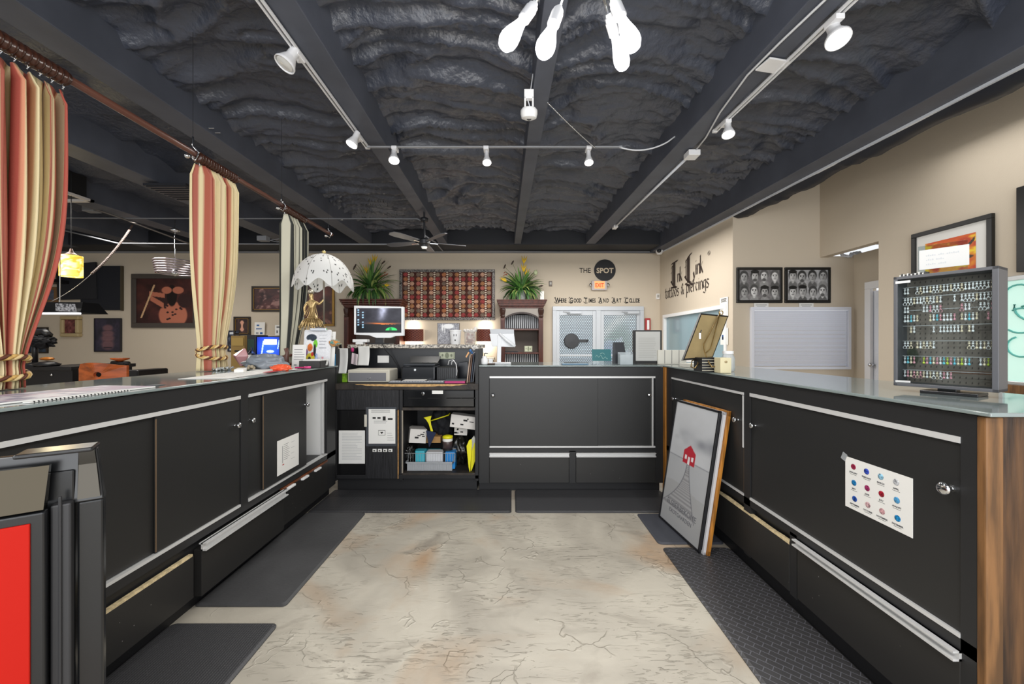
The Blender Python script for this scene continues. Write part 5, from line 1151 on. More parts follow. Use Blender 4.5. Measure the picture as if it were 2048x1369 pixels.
rows = [(.393, [(0, 2), (4, 26)], (0, 1), (0, 0, 0, 1), 'the top row'), (.352, [(0, 12), (15, 16), (17, 26)], (1, 0), (0, 0, 0, 0, 1), 'the second row'), (.318, [(0, 2), (6, 12), (17, 20), (22, 26)], (0, 1), (0, 0, 0, 3), 'the broken third row'),
        (.283, [(0, 5), (8, 16), (17, 22), (24, 25)], (2, 0), (0, 0, 2, 3, 0, 1), 'the fourth row of long pieces'), (.238, [(2, 4), (9, 10), (11, 18), (19, 21)], (0,), (0, 0, 1), 'the sparse middle row'),
        (.178, [(0, 3), (4, 10), (19, 26)], (1, 2), (0, 0, 1), 'the row with two clusters'), (.118, [(0, 4), (6, 20), (22, 25)], (2,), (0, 2, 1, 4, 3), 'the colourful row of drops'), (.062, [(0, 15)], (0, 1), (0, 3, 1), 'the bottom row')]
NC = 26; span = cw-2*fr_-.02
for rz_, segs, kinds, cols_, nm in rows:
    n = 0
    for a, b in segs:
        for i in range(a, b):
            k = kinds[(i//3) % len(kinds)]; cc = cols_[(i*7//5) % len(cols_)]
            x = -hw+fr_+.009+span*i/(NC-1); loc = JW @ Vector((x, .042, z0+rz_-.004))
            key = (k, cc)
            if key not in protos:
                o = jewel(k).build('body_jewelry', JM[cc], smooth=True); protos[key] = o
            else:
                o = protos[key].copy(); COL.objects.link(o)
            o.location = loc; o.scale = (1.12, 1.12, 1.2); o.rotation_euler = (0, 0, math.atan2(dx_.y, dx_.x)+.2*math.sin(i*1.7)); n += 1
            tag(o, 'tiny shiny body jewelry piece in %s of the glass case' % nm, 'jewelry', 'jewelry in %s of the case' % nm)
# acrylic card holder on top of the case
def jl(x, y, z): return JW @ Vector((x, y, z))
ch_ = T('card_holder', 'clear acrylic holder with a white card seen from behind, on top of the jewelry case', 'card holder', jl(-.01, .05, z1), rz=math.atan2(dx_.y, dx_.x)+.10)
mb = MB(); mb.box(-.068, .062, 0, .002, .0, .115); mb.box(-.068, .062, .0, .05, .0, .002); mb.build('acrylic_stand', thin_glass('acrylic', 'e4eaec', .03, .25), ch_, world=False)
mb = MB(); mb.box(-.064, .066, -.003, -.001, .022, .098); cd_ = mb.build('card', mat('card_white', 'c9c9c8', .8), ch_, world=False)
mb = MB()
for z_, s_ in ((.072, 'egnar dna ytniuq'), (.055, 'seye eulb'), (.038, 'skoob ruoy')):
    x = -.045
    for i in range(len(s_)): 
        if s_[i] != ' ': mb.box(x, x+.0035, -.0034, -.003, z_, z_+.004+.002*(i % 2)) 
        x += .0055
mb.build('faint_writing', mat('faint_ink', 'b5b9bd', .7), cd_, world=False)
mb = MB()
for i in range(14): mb.box(-.125+i*.0055, -.121+i*.0055, .02, .06, z1, z1+.008+.004*((i*5) % 3)/2, i % 2)
o = mb.build('card_strip', [mat('speck_light', 'd8d8d4', .5), mat('speck_dark', '3b3b3b', .5)]); o.location = JW.to_translation(); o.rotation_euler = (0, 0, math.atan2(dx_.y, dx_.x)); tag(o, 'low speckled strip of little tags on the far end of the jewelry case top', 'tags')

# ---------------------------------------------------------------- gemstone chart and other sheets
def gemx(mb, q, ux, uy, n, w, h): pass
gc = T('gemstone_chart', 'white landscape chart of twelve coloured gemstones taped to the black door', 'chart', (1.336, 1.45, .70))
O = Vector((1.3345, 1.0507*1000/(1689-U0)*1.0, .665)); cy0 = 1050.7/(1689-U0); cy1 = 1050.7/(1823.5-U0)
cW, cH = cy0-cy1, .199; zb_ = .650
o_ = Vector((1.3345, cy0, zb_)); ux_ = Vector((0, -1, 0)); 
sh = MB().prism([(0, 0), (cW, 0), (cW, cH), (0, cH)], o_, ux_, EZ, -.0012 if False else .0012)
sheet_o = sh.build('sheet', PAPER, gc)
months = [('JANUARY', 'a62a4e'), ('FEBRUARY', '3b55c4'), ('MARCH', '9fd3ee'), ('APRIL', 'd8dade'), ('MAY', '1f86c8'), ('JUNE', 'a8326a'), ('JULY', 'b01e34'), ('AUGUST', '5ba8dc'), ('SEPTEMBER', '2257b8'), ('OCTOBER', 'e0b8bc'), ('NOVEMBER', 'e6b0b4'), ('DECEMBER', '1d93d4')]
qn = ux_.cross(EZ).normalized()
for i, (mn, mc) in enumerate(months):
    c0, r0 = i % 4, i//4; ctr = o_+ux_*(cW*(.14+.215*c0+.01*r0))+EZ*(cH*(.84-.31*r0)) + qn*.0013
    mb = MB(); mb.mi = 0; n_ = 20; rr = .0112
    if True:
        mb.lathe([(0, 0), (rr, 0), (rr*.85, .0012), (rr*.5, .0018), (0, .0018)], ctr, qn, n_)
        g1 = mb.build('gemstone_print', mat('gem_'+mc, mc, .3, c2='%02x%02x%02x' % tuple(min(255, int(int(mc[k:k+2], 16)*.55)) for k in (0, 2, 4)), nscale=160), sheet_o)
    mb = MB(); mb.text(mn, frm(ctr-EZ*.026+qn*.0003, ux_, EZ), .0082, 1, .0003, align='CENTER', bold=.0002); [mb._a([ctr-EZ*.0315+ux_*-.014, ctr-EZ*.0315+ux_*.014, ctr-EZ*.0300+ux_*.014, ctr-EZ*.0300+ux_*-.014], [(0, 1, 2, 3)])]
    mb.build('month_caption', INK, sheet_o)
mb = MB(); mb.obox(o_+EZ*(cH)+Vector((-.001, .006, -.004)), (.0012, .022, .03), Matrix.Rotation(.4, 3, 'X')); mb.build('clear_tape', mat('tape_grey', 'a9adb0', .15, alpha=.7), gc)
# sheet on the left counter door
ly0 = 1201/(U0-555); ly1 = 1201/(U0-598)
sheet('white instruction sheet taped low on the sliding door beside the open cupboard', (-1.523, ly0, .435), EY, EZ, ly1-ly0, .228, textlines(9, .38, .82, .28, .55, .01, 9, 1)+textlines(4, .3, .8, .62, .8, .008, 4)+[(.22, .24, .55, .5, 1), (.22, .3, .25, .03, 3)], th=.001)
# ---------------------------------------------------------------- leaning pictures
def leaning(name, label, BLp, BRp, TLp, th, m_frame, fwid, m_face, fn=None, extra=None, cat='picture', nx=100, ny=150):
    BLp, BRp, TLp = map(Vector, (BLp, BRp, TLp)); ux = (BRp-BLp); w = ux.length; ux.normalize(); up = TLp-BLp; up -= ux*up.dot(ux); h = up.length; up.normalize(); n = ux.cross(up)  # towards viewer side?
    if n.x > 0: n = -n
    t = T(name, label, cat, BLp)
    M = Matrix((ux, up, n)).transposed().to_4x4(); M.translation = BLp
    mb = MB(); mb.X = M
    for a in ((0, w, 0, fwid), (0, w, h-fwid, h), (0, fwid, 0, h), (w-fwid, w, 0, h)): mb.box(a[0], a[1], a[2], a[3], -th, 0)
    mb.build('frame', m_frame, t, bevel=.002)
    mb = MB(); mb.X = M; mb.box(fwid*.5, w-fwid*.5, fwid*.5, h-fwid*.5, -th*.9, -th*.35 if fn else -.004); mb.build('backing', m_face, t)
    if fn: art('print', t, M @ Vector((fwid, fwid, -th*.3)), ux, up, w-2*fwid, h-2*fwid, nx, ny, fn, AM)
    return t, M, w, h
def beach(X, Y):
    c = cst(X, (188, 190, 193)); c = c-(fbm(X*3, Y*8, 3)[..., None]-.5)*14; c = mixc(c, (134, 136, 142), np.clip((fbm(X*2, Y*7, 6)-.42)*3, 0, 1)*np.exp(-((Y-.73)/.06)**2))
    c = mixc(c, (172, 174, 177), (Y < .56).astype(float)); c = mixc(c, (120, 122, 128), np.exp(-((Y-.56)/.004)**2)*.8)
    sand = Y < .34+.02*np.sin(X*5); c = mixc(c, (158, 158, 158), sand*.6)
    t_ = np.clip((.54-Y)/.42, 0, 1); wl = .50-.03*t_-(.55*t_**2.2+.015); wr = .52+.02*t_+.28*t_**1.4+.02
    on = (X > wl) & (X < wr) & (Y < .54) & (Y > .13); pl = np.sin(1/(t_+.13)*60)*.5+.5
    c = np.where(on[..., None], (np.array((172, 172, 174.))-(pl*36)[..., None]), c)
    e = np.minimum(np.abs(X-wl), np.abs(X-wr)); c = mixc(c, (88, 90, 98), (np.clip(1-e/.012, 0, 1))*((Y < .54) & (Y > .13)))
    # house
    hx = (X > .36) & (X < .66) & (Y > .535) & (Y < .63); roof = (Y >= .63) & (Y < .69-(np.abs(X-.5)*.0+np.abs(X-.51)*.38)+.0) & (np.abs(X-.51) < .165)
    c = np.where((hx | roof)[..., None], np.array((176, 40, 54.)), c)
    for wx0, wx1, wy0_, wy1_ in ((.41, .45, .57, .605), (.57, .61, .57, .605), (.485, .53, .535, .60)): c = mixc(c, (226, 216, 218), rect(X, Y, wx0, wx1, wy0_, wy1_))
    return c
BL_ = (1.085, 2.926, .014); BR_ = (1.141, 2.416, .014); TL_ = (1.222, 2.95, .882)
t, M, w_, h_ = leaning('framed_poster', 'black-framed grey beach poster with a red house, leaning at the front of the stack', BL_, BR_, TL_, .016, mat('thin_black_frame', '1c1c1f', .3), .014, PAPER, beach)
mb = MB(); mb.text('ELSBERBEKOME', M @ Matrix.Translation((w_/2, h_*.165, -.004)), .052, 1.0, .001, align='CENTER'); mb.text('EXOTGAARDEN', M @ Matrix.Translation((w_/2, h_*.115, -.004)), .038, 1.0, .001, align='CENTER')
mb.build('poster_lettering', mat('poster_ink', '6a6b70', .6), t)
off = M.to_3x3() @ Vector((0, 0, -1)); u_ = M.to_3x3() @ Vector((1, 0, 0))
def sh3(p, k, a=0): return Vector(p)+off*k+u_*a
leaning('framed_picture', 'white-edged dark frame directly behind the beach house poster', sh3(BL_, .018, .02), sh3(BR_, .018, .02), sh3(TL_, .018, .0), .016, mat('white_black_frame', 'c9c9cc', .4), .02, mat('frame_back_dark', '2b2a2b', .5))
leaning('framed_picture', 'bare orange wooden frame rearmost in the leaning stack', sh3(BL_, .036, .035), sh3(BR_, .036, .035), sh3(TL_, .036, .03)+EZ*.012, .018, mat('orange_wood', 'a9702c'), .035, mat('kraft_back', '9a7040', .7))

# ---------------------------------------------------------------- things on the far and right counters
CT = 1.109
def easel_plaque():
    p = T('plaque', 'brown-backed plaque with a black edge tilted on a brass wire easel', 'plaque', P(1405, 725, 2.75))
    d = 2.75; q = [P(1366, 721, d-.05), P(1425, 717, d-.0), P(1457, 632, d+.10), P(1402, 627, d+.05)]
    # plane through the four corners
    ux = (q[1]-q[0]).normalized(); up = (q[3]-q[0]); n = ux.cross(up).normalized()
    if n.y > 0: n = -n
    pts = [Vector(a) for a in q]; back = [a-n*.02 for a in pts]
    mb = MB(); mb._a(pts+back, [(0, 1, 2, 3), (7, 6, 5, 4), (0, 4, 5, 1), (1, 5, 6, 2), (2, 6, 7, 3), (3, 7, 4, 0)]); mb.build('board', bf, p)
    c_ = sum(pts, Vector())/4; ins = [c_+(a-c_)*.93+n*.001 for a in pts]; mb = MB(); mb._a(ins, [(0, 1, 2, 3)]); mb.build('brown_backing', mat('plaque_back', '8f7d56', .6, noise_amt=.1), p, solid=.002)
    def at(a, b, o=.004): return pts[0]+(pts[1]-pts[0])*a+(pts[3]-pts[0])*b+n*o
    mb = MB(); mb.tube([at(.22, .55), at(.24, .62)], .004); mb.obox(at(.25, .5), (.012, .004, .04)); mb.build('hanging_clip', CHR, p)
    e = T('wire_easel', 'brass wire easel holding the tilted plaque on the glass counter', 'easel', (p.location.x, 2.72, CT)); br = mat('brass_wire', '8c7446', .3, metal=.7); 
    mb = MB(); top = at(.62, .97, .02)
    mb.tube([top, at(.45, .3, .02), P(1409, 705, d-.06), P(1418, 726, d-.14), P(1424, 735, d-.16), P(1432, 733, d-.16), P(1435, 722, d-.15), P(1428, 718, d-.12)], .0045, 8)
    mb.tube([top, at(.75, .2, .02), P(1400, 716, d-.0), P(1384, 722, d-.03), P(1382, 734, d-.08), P(1390, 737, d-.1), P(1396, 728, d-.08), P(1395, 718, d-.04)], .004, 8)
    mb.tube([at(.62, .97, .03)+Vector((.014*math.cos(a), 0, .014*math.sin(a))) for a in [i*.5 for i in range(13)]], .004); mb.build('wire_frame', br, e, smooth=True)
easel_plaque()
t = T('striped_box', 'black box with pale horizontal stripes beside the easel feet', 'box', P(1422, 735, 2.6)); 
mb = MB(); x0 = bx(1404, 2.62); x1_ = bx(1442, 2.62); mb.box(x0, x1_, 2.62, 2.74, CT, CT+.095); mb.build('box_body', mat('box_black', '161618', .4), t, bevel=.002)
mb = MB(); [mb.box(x0, x1_, 2.618, 2.6205, CT+.008+k*.018, CT+.012+k*.018) for k in range(5)]; mb.build('stripes', mat('box_stripe', 'b8b2a0', .4), t)
t = T('cream_box', 'cream carton with a small brown knob mark, in front of the clear jar', 'box', P(1450, 735, 2.5)); x0 = bx(1441, 2.52); x1_ = bx(1463, 2.52)
mb = MB(); mb.box(x0, x1_, 2.52, 2.60, CT, CT+.098); mb.build('carton', mat('carton_cream', 'd6cca8', .6), t, bevel=.003); MB().ball(((x0+x1_)/2, 2.52, CT+.072), .008, 10, sc=(1.3, .4, 1)).build('round_mark', mat('mark_brown', 'a08d68', .4), t, smooth=True)
t = T('clear_jar', 'clear ribbed plastic jar with a white lid at the far end of the glass counter', 'jar', P(1459, 728, 2.7)); k = P(1456, 731, 2.68); k.z = CT
MB().lathe([(.035, 0), (.042, .01), (.042, .09), (.034, .11), (.03, .12)], k, n=20).build('jar_body', mat('jar_plastic', 'cdd6da', .15, alpha=.5), t, smooth=True); MB().lathe([(.034, 0), (.034, .018), (0, .018)], k+EZ*.12, n=20).build('lid', WHT, t, smooth=True, autos=40)
for lab, x, y, rz_, w, h, ht in (('white leaflet stack on the far end of the glass counter by the easel', 1.53, 3.15, .1, .3, .2, .03), ('upright cream brochure rack behind the plaque', 1.46, 3.62, 0, .26, .04, .13)):
    mb = MB(); mb.box(-w/2, w/2, -h/2, h/2, 0, ht); 
    if ht > .1: [mb.box(-w/2+.065*i+.06, -w/2+.065*i+.064, -h/2-.002, -h/2, .005, ht, 1) for i in range(3)]
    o = mb.build('leaflets', [mat('leaflet_cream', 'd9d6cb', .7), INK], bevel=.002); o.location = (x, y, CT); o.rotation_euler = (0, 0, rz_); tag(o, lab, 'leaflets')
# framed notice at the corner
y_ = 3.62; t = T('counter_sign', 'upright grey notice in a black frame on the far counter beside the wooden post', 'sign', (bx(1296, y_), y_, CT))
mb = MB(); x0, x1_, za, zb2 = bx(1266, y_), bx(1324, y_), CT, bz(661, y_); mb.box(x0, x1_, y_, y_+.02, za, zb2); mb.build('frame', bf, t, bevel=.003)
mb = MB(); mb.box(x0+.025, x1_-.018, y_-.002, y_, za+.03, zb2-.012); mb.build('notice', mat('notice_grey', 'bdbdb9', .5), t)
mb = MB(); [mb.box(x0+.05, x1_-.05-.03*random.Random(i).random(), y_-.003, y_-.002, za+.06+i*.016, za+.063+i*.016) for i in range(12)]; mb.build('faint_lines', mat('notice_lines', 'a3a39f', .6), t)
# teal card on stand
y_ = 3.60; t = T('card_stand', 'teal card on a clear stand in front of the double door', 'card', (bx(1204, y_), y_, CT))
x0, x1_ = bx(1184, y_), bx(1222, y_); mb = MB(); mb.prism([(0, 0), (x1_-x0, 0), (x1_-x0, .105), (0, .105)], (x0, y_-.01, CT+.03), EX, (0, .2, 1), .002); cdd = mb.build('card', mat('teal_card', '17656a', .4), t)
def script(mb):
    mb.tube([(x0+.03+.11*i/20, y_-.0135+.2*.0, CT+.065+.012*math.sin(i*.9)+.01*math.sin(i*.3)) for i in range(21)], .0016, 5)
mb = MB(); script(mb); mb.tube([(x0+.09+.02*math.cos(a), y_-.0135, CT+.09+.012*math.sin(a)) for a in (3.1, 2.4, 1.6, .8, 0)], .0016, 5); mb.build('script_line', mat('script_pale', 'a9cfc8', .5), cdd)
mb = MB(); mb.box(x0, x1_, y_-.02, y_+.02, CT, CT+.004); mb.box(x0, x1_, y_-.022, y_-.02, CT, CT+.028); mb.build('stand', MATS['acrylic'], t)
# black folded card
y_ = 3.66; t = T('tent_card', 'black folded easel card beside the teal card', 'card', (bx(1240, y_), y_, CT)); mb = MB()
mb.prism([(bx(1222, y_), 0), (bx(1234, y_), 0), (bx(1228, y_), .20), (bx(1225, y_), .20)], (0, y_-.04, CT), EX, (0, .15, 1), .003); mb.prism([(bx(1232, y_), 0), (bx(1252, y_), 0), (bx(1247, y_), .20), (bx(1226, y_), .20)], (0, y_-.045, CT), EX, (0, .2, 1), .003)
mb.build('card_panels', mat('card_black', '24272c', .35), t)
y_ = 3.5; t = T('acrylic_box', 'small clear acrylic box before the framed grey notice', 'box', (bx(1255, y_), y_, CT)); mb = MB(); x0, x1_ = bx(1240, y_), bx(1266, y_)
for a in ((x0, x1_, y_, y_+.003, 0, .09), (x0, x1_, y_+.07, y_+.073, 0, .11), (x0, x0+.003, y_, y_+.07, 0, .1), (x1_-.003, x1_, y_, y_+.07, 0, .1), (x0, x1_, y_, y_+.07, 0, .003)): mb.box(a[0], a[1], a[2], a[3], CT+a[4], CT+a[5])
mb.build('acrylic_walls', mat('jar_plastic', 'cdd6da'), t); MB().ball(((x0+x1_)/2-.01, y_+.035, CT+.018), .016, 10, sc=(1.8, 1, .8)).build('dark_contents', mat('slate', '3f5563', .4), t, smooth=True)
mb = MB(); mb.box(bx(1124, 3.5), bx(1176, 3.5), 3.48, 3.56, CT, CT+.012); thing1(mb, 'blue_folder', mat('steel_blue', '5f7f96', .4), 'flat steel-blue strip folder on the glass in front of the door lock', 'folder', bevel=.002)
mb = MB(); k = P(1260, 715, 3.75); k.z = CT; mb.lathe([(.03, 0), (.032, .01), (.032, .07), (.012, .1), (.012, .13), (.02, .135), (.0, .14)], k, n=16); thing1(mb, 'sanitizer_bottle', mat('jar_plastic', 'cdd6da'), 'clear pump bottle behind the acrylic box', 'bottle', smooth=True)
# card reader terminal
t = T('payment_terminal', 'white point of sale tablet on a tilted stand, seen from behind', 'terminal', P(1000, 727, 3.7)); y_ = 3.7
WP = mat('terminal_white', 'dfe1e4', .35)
mb = MB(); mb.prism([(bx(979, y_), bz(668, y_)), (bx(1028, y_), bz(668, y_)), (bx(1031, y_), bz(690, y_)), (bx(1026, y_), bz(695, y_)), (bx(984, y_), bz(693, y_))][::-1], (0, y_, 0), EX, (0, 0, 1), .015); mb.build('screen_housing', WP, t, bevel=.004)
mb = MB(); mb.prism([(bx(979, y_), bz(658, y_)), (bx(1028, y_), bz(659, y_)), (bx(1029, y_), bz(694, y_)), (bx(985, y_), bz(692, y_))][::-1], (0, y_+.03, 0), EX, (0, 0, 1), .012); mb.build('tablet', mat('tablet_grey', 'b9bcc0', .3), t, bevel=.003)
mb = MB(); mb.tube([(bx(999, y_), y_-.02, bz(668, y_)), (bx(1012, y_), y_-.05, bz(680, y_)), (bx(1030, y_), y_-.08, bz(693, y_))], .013, 8); mb.build('hinge_arm', WP, t, smooth=True)
mb = MB(); mb.prism([(bx(994, y_), CT+.01), (bx(1002, y_), CT+.01), (bx(1003, y_), bz(672, y_)), (bx(995, y_), bz(670, y_))], (0, y_-.02, 0), EX, EZ, -.03); mb.build('stand_post', WP, t, bevel=.004)
mb = MB(); mb.box(bx(985, y_), bx(1022, y_), y_-.08, y_+.08, CT, CT+.01); mb.build('stand_base', WP, t, bevel=.004)
t = T('lotion_pump', 'small white lotion pump between the file folders and the payment terminal', 'bottle', P(969, 730, 3.6)); k = P(969, 730, 3.55); k.z = CT
MB().lathe([(.028, 0), (.032, .01), (.032, .05), (.02, .06), (.02, .075), (0, .076)], k, n=14).build('bottle_body', WHT, t, smooth=True); MB().tube([k+EZ*.07, k+Vector((0, 0, .10)), k+Vector((.03, 0, .1))], .006).build('pump', CHR, t)
mb = MB(); mb.box(bx(978, 3.6), bx(986, 3.6), 3.55, 3.6, CT, CT+.05); mb.box(bx(974, 3.6), bx(990, 3.6), 3.54, 3.62, CT, CT+.012, 1); thing1(mb, 'card_reader', [mat('reader_white', 'd8d8d8', .4), mat('reader_dark', '4a3c34', .4)], 'tiny card reader with a dark base beside the white lotion pump', 'card reader', bevel=.003)
# ---------------------------------------------------------------- on and above the cash desk
DT = .949; GTZ = 1.289
def fx(u, d): return (u-U0)/F*d
def fz(v, d): return H+(V0-v)/F*d
def qbox(name, label, cat, u0, u1, v0, v1, d, dep, m, bevel=.002, z0=None, group=None):
    mb = MB(); mb.box(fx(u0, d), fx(u1, d), d, d+dep, fz(v1, d) if z0 is None else z0, fz(v0, d)); return thing1(mb, name, m, label, cat, group, bevel=bevel)
# monitor
d = 3.92; t = T('monitor', 'white-framed monitor showing a night sky, sunset and green tent, on the granite slab', 'monitor', (fx(757, d), d, GTZ))
mb = MB(); x0, x1, z0, z1 = fx(709, d), fx(808, d), fz(672, d), fz(612, d)
mb.prism([(x0, z0+.012), (x0+.15, z0+.004), (x0+.22, z0-.022), (x1-.13, z0-.022), (x1-.09, z0-.004), (x1, z0), (x1, z1-.01), (x0, z1)], (0, d+.03, 0), EX, EZ, .045); mb.build('housing', mat('monitor_white', 'e8eaec', .35), t, bevel=.004)
def screen(X, Y):
    c = cst(X, (36, 36, 44)); c = c+(fbm(X*8, Y*6, 3)[..., None]-.5)*22; c = mixc(c, (178, 182, 205), np.exp(-((X-.57-.1*(Y-.7))/.09)**2)*np.clip((Y-.38)*2.2, 0, 1)*(.6+.5*fbm(X*14, Y*9, 5)))
    c = mixc(c, (236, 120, 50), np.exp(-((Y-.36-.02*np.sin(X*7))/.045)**2)*np.exp(-((X-.62)/.26)**2)*1.1); c = mixc(c, (16, 20, 24), (Y < .33+.03*fbm(X*24, Y*0+1, 8)).astype(float))
    c = mixc(c, (42, 190, 92), (ell(X, Y, .78, .09, .13, .13, .1))*(Y > .09)); c = mixc(c, (20, 110, 60), ell(X, Y, .76, .12, .03, .09)*(Y > .09))
    for i in range(2):
        for j in range(8): 
            if (i*3+j) % 4 != 3: c = mixc(c, (150, 190, 215), rect(X, Y, .03+.1*i, .065+.1*i, .9-.1*j, .945-.1*j)*.85)
    st = (vn(X*109, Y*69, 2) > .985) & (Y > .5); c = mixc(c, (210, 210, 225), st*.8); return c
art('screen', t, (x0+.022, d-.0165, z0+.03), EX, EZ, x1-x0-.044, z1-z0-.055, 110, 70, screen, vmat('lit_screen', .3, emis=.9))
mb = MB(); mb.box(fx(748, d), fx(765, d), d+.03, d+.06, GTZ+.01, z0+.02); mb.box(fx(735, d), fx(780, d), d-.02, d+.14, GTZ, GTZ+.012); mb.build('stand', mat('stand_dark', '2a2b2e', .4), t, bevel=.004)
mb = MB(); mb.box(fx(707, d), fx(736, d), d-.03, d+.05, GTZ+.02, GTZ+.05); mb.box(fx(713, d), fx(728, d), d-.03, d+.04, GTZ, GTZ+.02); thing1(mb, 'router_box', WHT, 'small white device under the near corner of the monitor', 'device', bevel=.006)
cable('black monitor cord drooping down the back of the cash desk', [P(765, 688, 3.86), P(770, 700, 3.87), P(785, 716, 3.93), P(798, 737, 3.95), P(800, 750, 3.95)], .004, BLK2)
# grey art panel, cup, jar on the granite
d = 3.98; t = T('art_panel', 'grey speckled picture panel leaning behind the white outlet-shaped cup', 'picture', (fx(895, d), d, GTZ))
x0, x1, z1 = fx(874.5, d), fx(919, d), fz(646.5, d)
mb = MB(); mb.box(x0, x1, d+.002, d+.018, GTZ, z1); mb.build('panel', mat('dark_edge', '55483f', .6), t)
def greyart(X, Y):
    c = cst(X, (150, 150, 156)); c = c+(vn(X*40, Y*40, 4)[..., None]-.5)*90; c = mixc(c, (236, 236, 236), ell(X, Y, .5, .86, .26, .12, .3)); c = mixc(c, (230, 230, 230), ell(X, Y, .22, .8, .04, .18, .5)); return mixc(c, (225, 225, 225), ell(X, Y, .32, .7, .03, .2, .5)*.7)
art('picture', t, (x0+.004, d, GTZ+.004), EX, EZ, x1-x0-.008, z1-GTZ-.008, 60, 60, greyart, AMM)
d = 3.93; k = Vector((fx(911, d), d, GTZ)); t = T('outlet_cup', 'white flared cup shaped like an electrical outlet', 'cup', k)
MB().lathe([(.045, 0), (.048, .004), (.056, .13), (.061, .132), (.061, .142), (.054, .142), (.05, .06), (0, .06)], k, n=4*5).build('cup_body', WHT, t, smooth=True, autos=40)
mb = MB(); 
for a, b, c_, e in ((-.010, -.005, .08, .10), (.012, .017, .08, .10), (-.001, .009, .035, .048)): MB().box(k.x+a, k.x+b, k.y-.057, k.y-.047, k.z+c_, k.z+e).build('slot', DARKINK, t)
k = Vector((fx(940, d), d, GTZ)); t = T('glass_jar', 'glass jar of reddish wrapped sweets with a white ruffled lid', 'jar', k)
MB().lathe([(.05, 0), (.056, .01), (.056, .11), (.05, .125)], k, n=20).build('jar_body', mat('jar_plastic2', 'd8d4d0', .1, alpha=.45), t, smooth=True)
mb = MB(); r = random.Random(4)
for i in range(46): a = r.random()*6.28; q = .036*r.random()**.5; mb.ball(k+Vector((q*math.cos(a), q*math.sin(a), .014+.094*r.random())), .012, 6, mi=i % 3, sc=(1, 1, .7))
o = mb.build('sweets', [mat('sweet_rust', 'a5573f', .4), mat('sweet_pink', 'c9877b', .4), mat('sweet_brown', '8a5b46', .4)], t, smooth=True); o['kind'] = 'stuff'
mb = MB(); 
for i in range(16): a = i*2*PI/16; mb.ball(k+Vector((.055*math.cos(a), .055*math.sin(a), .135+.005*(i % 2))), .014, 7)
mb.ball(k+Vector((.055, 0, .155)), .022, 9); mb.lathe([(.055, .12), (.055, .14), (0, .145)], k, n=16); mb.build('ruffled_lid', mat('lid_cream', 'e2dcd6', .8), t, smooth=True)
# label printer
d = 3.52; t = T('label_printer', 'beige desktop label printer with a grey front, on the cash desk', 'printer', (fx(740, d), d, DT))
x0, x1 = fx(695, d), fx(779, d); mb = MB(); mb.box(x0, x1, d, d+.26, DT+.002, fz(740, d)); mb.build('housing', mat('printer_beige', 'c5c0b2', .45), t, bevel=.01)
mb = MB(); mb.box(x0+.012, x1-.03, d-.004, d, DT+.014, fz(746, d)); mb.build('front_panel', mat('printer_grey', '75757a', .3), t, bevel=.002)
MB().tube([(fx(735, d), d-.006, fz(757, d)), (fx(740, d), d-.006, fz(760, d)), (fx(741, d), d-.006, fz(755, d))], .003).build('emblem', CHR, t)
qbox('lime_box', 'lime and black packet under the hanging receipt', 'packet', 673, 694, 748, 760, 3.56, .08, mat('lime_black', '8fc22a', .4, c2='141614', nscale=18), z0=DT)
# inkjet printer
d = 3.56; t = T('inkjet_printer', 'black inkjet printer with white paper in its tray', 'printer', (fx(835, d), d, DT)); PB = mat('printer_black', '1a1c20', .18, spec=.6)
x0, x1 = fx(801, d), fx(869, d); mb = MB(); mb.box(x0, x1, d+.02, d+.28, DT, fz(733, d)); mb.build('housing', PB, t, bevel=.012)
mb = MB(); mb.box(x0+.01, x1-.005, d+.05, d+.27, fz(733, d), fz(728.5, d)); mb.build('scanner_lid', mat('lid_black', '2b2e33', .3), t, bevel=.006)
mb = MB(); mb._a([(x0+.02, d+.27, fz(729, d)), (x1-.02, d+.27, fz(729, d)), (x1+.0, d+.33, fz(716, d)), (x0+.0, d+.33, fz(716, d))], [(0, 1, 2, 3)]); mb.build('paper_support', mat('support_black', '101113', .3), t, solid=.006)
mb = MB(); mb.box(x0+.02, x1-.05, d-.10, d+.03, DT+.012, DT+.02); mb.build('output_tray', PB, t, bevel=.003); mb = MB(); mb.box(x0+.04, x1-.07, d-.09, d+.05, DT+.0205, DT+.023); mb.build('paper', PAPER, t)
MB().ball((fx(829, d), d+.018, fz(740.5, d)), .011, 12, sc=(1, .2, 1)).build('round_badge', mat('badge_silver', 'd5dade', .3), t, smooth=True)
# keyboard
t = T('keyboard', 'grey keyboard on the worn front edge of the cash desk', 'keyboard', (fx(832, 3.46), 3.46, DT)); x0, x1 = fx(778, 3.46), fx(889, 3.46)
mb = MB(); mb.box(x0, x1, 3.445, 3.56, DT, DT+.012); mb.build('base', mat('keyboard_grey', '5d5f63', .5), t, bevel=.003)
mb = MB()
for j in range(5):
    for i in range(19): mb.box(x0+.01+i*.0248, x0+.031+i*.0248, 3.45+j*.021, 3.467+j*.021, DT+.012, DT+.018)
mb.build('keys', mat('keycap_pale', 'a8aaae', .5), t); t.children[-1]['kind'] = 'stuff'
mb = MB(); mb.box(fx(889, 3.45), fx(930, 3.45), 3.45, 3.6, DT, DT+.02, 0); mb.box(fx(889, 3.45), fx(931, 3.45), 3.45, 3.61, DT+.02, DT+.028, 1)
thing1(mb, 'notebook', [mat('magenta', 'b0266a', .4), mat('slate_cover', '4b5054', .4)], 'magenta notebook under a dark tablet beside the keyboard', 'notebook', bevel=.002)
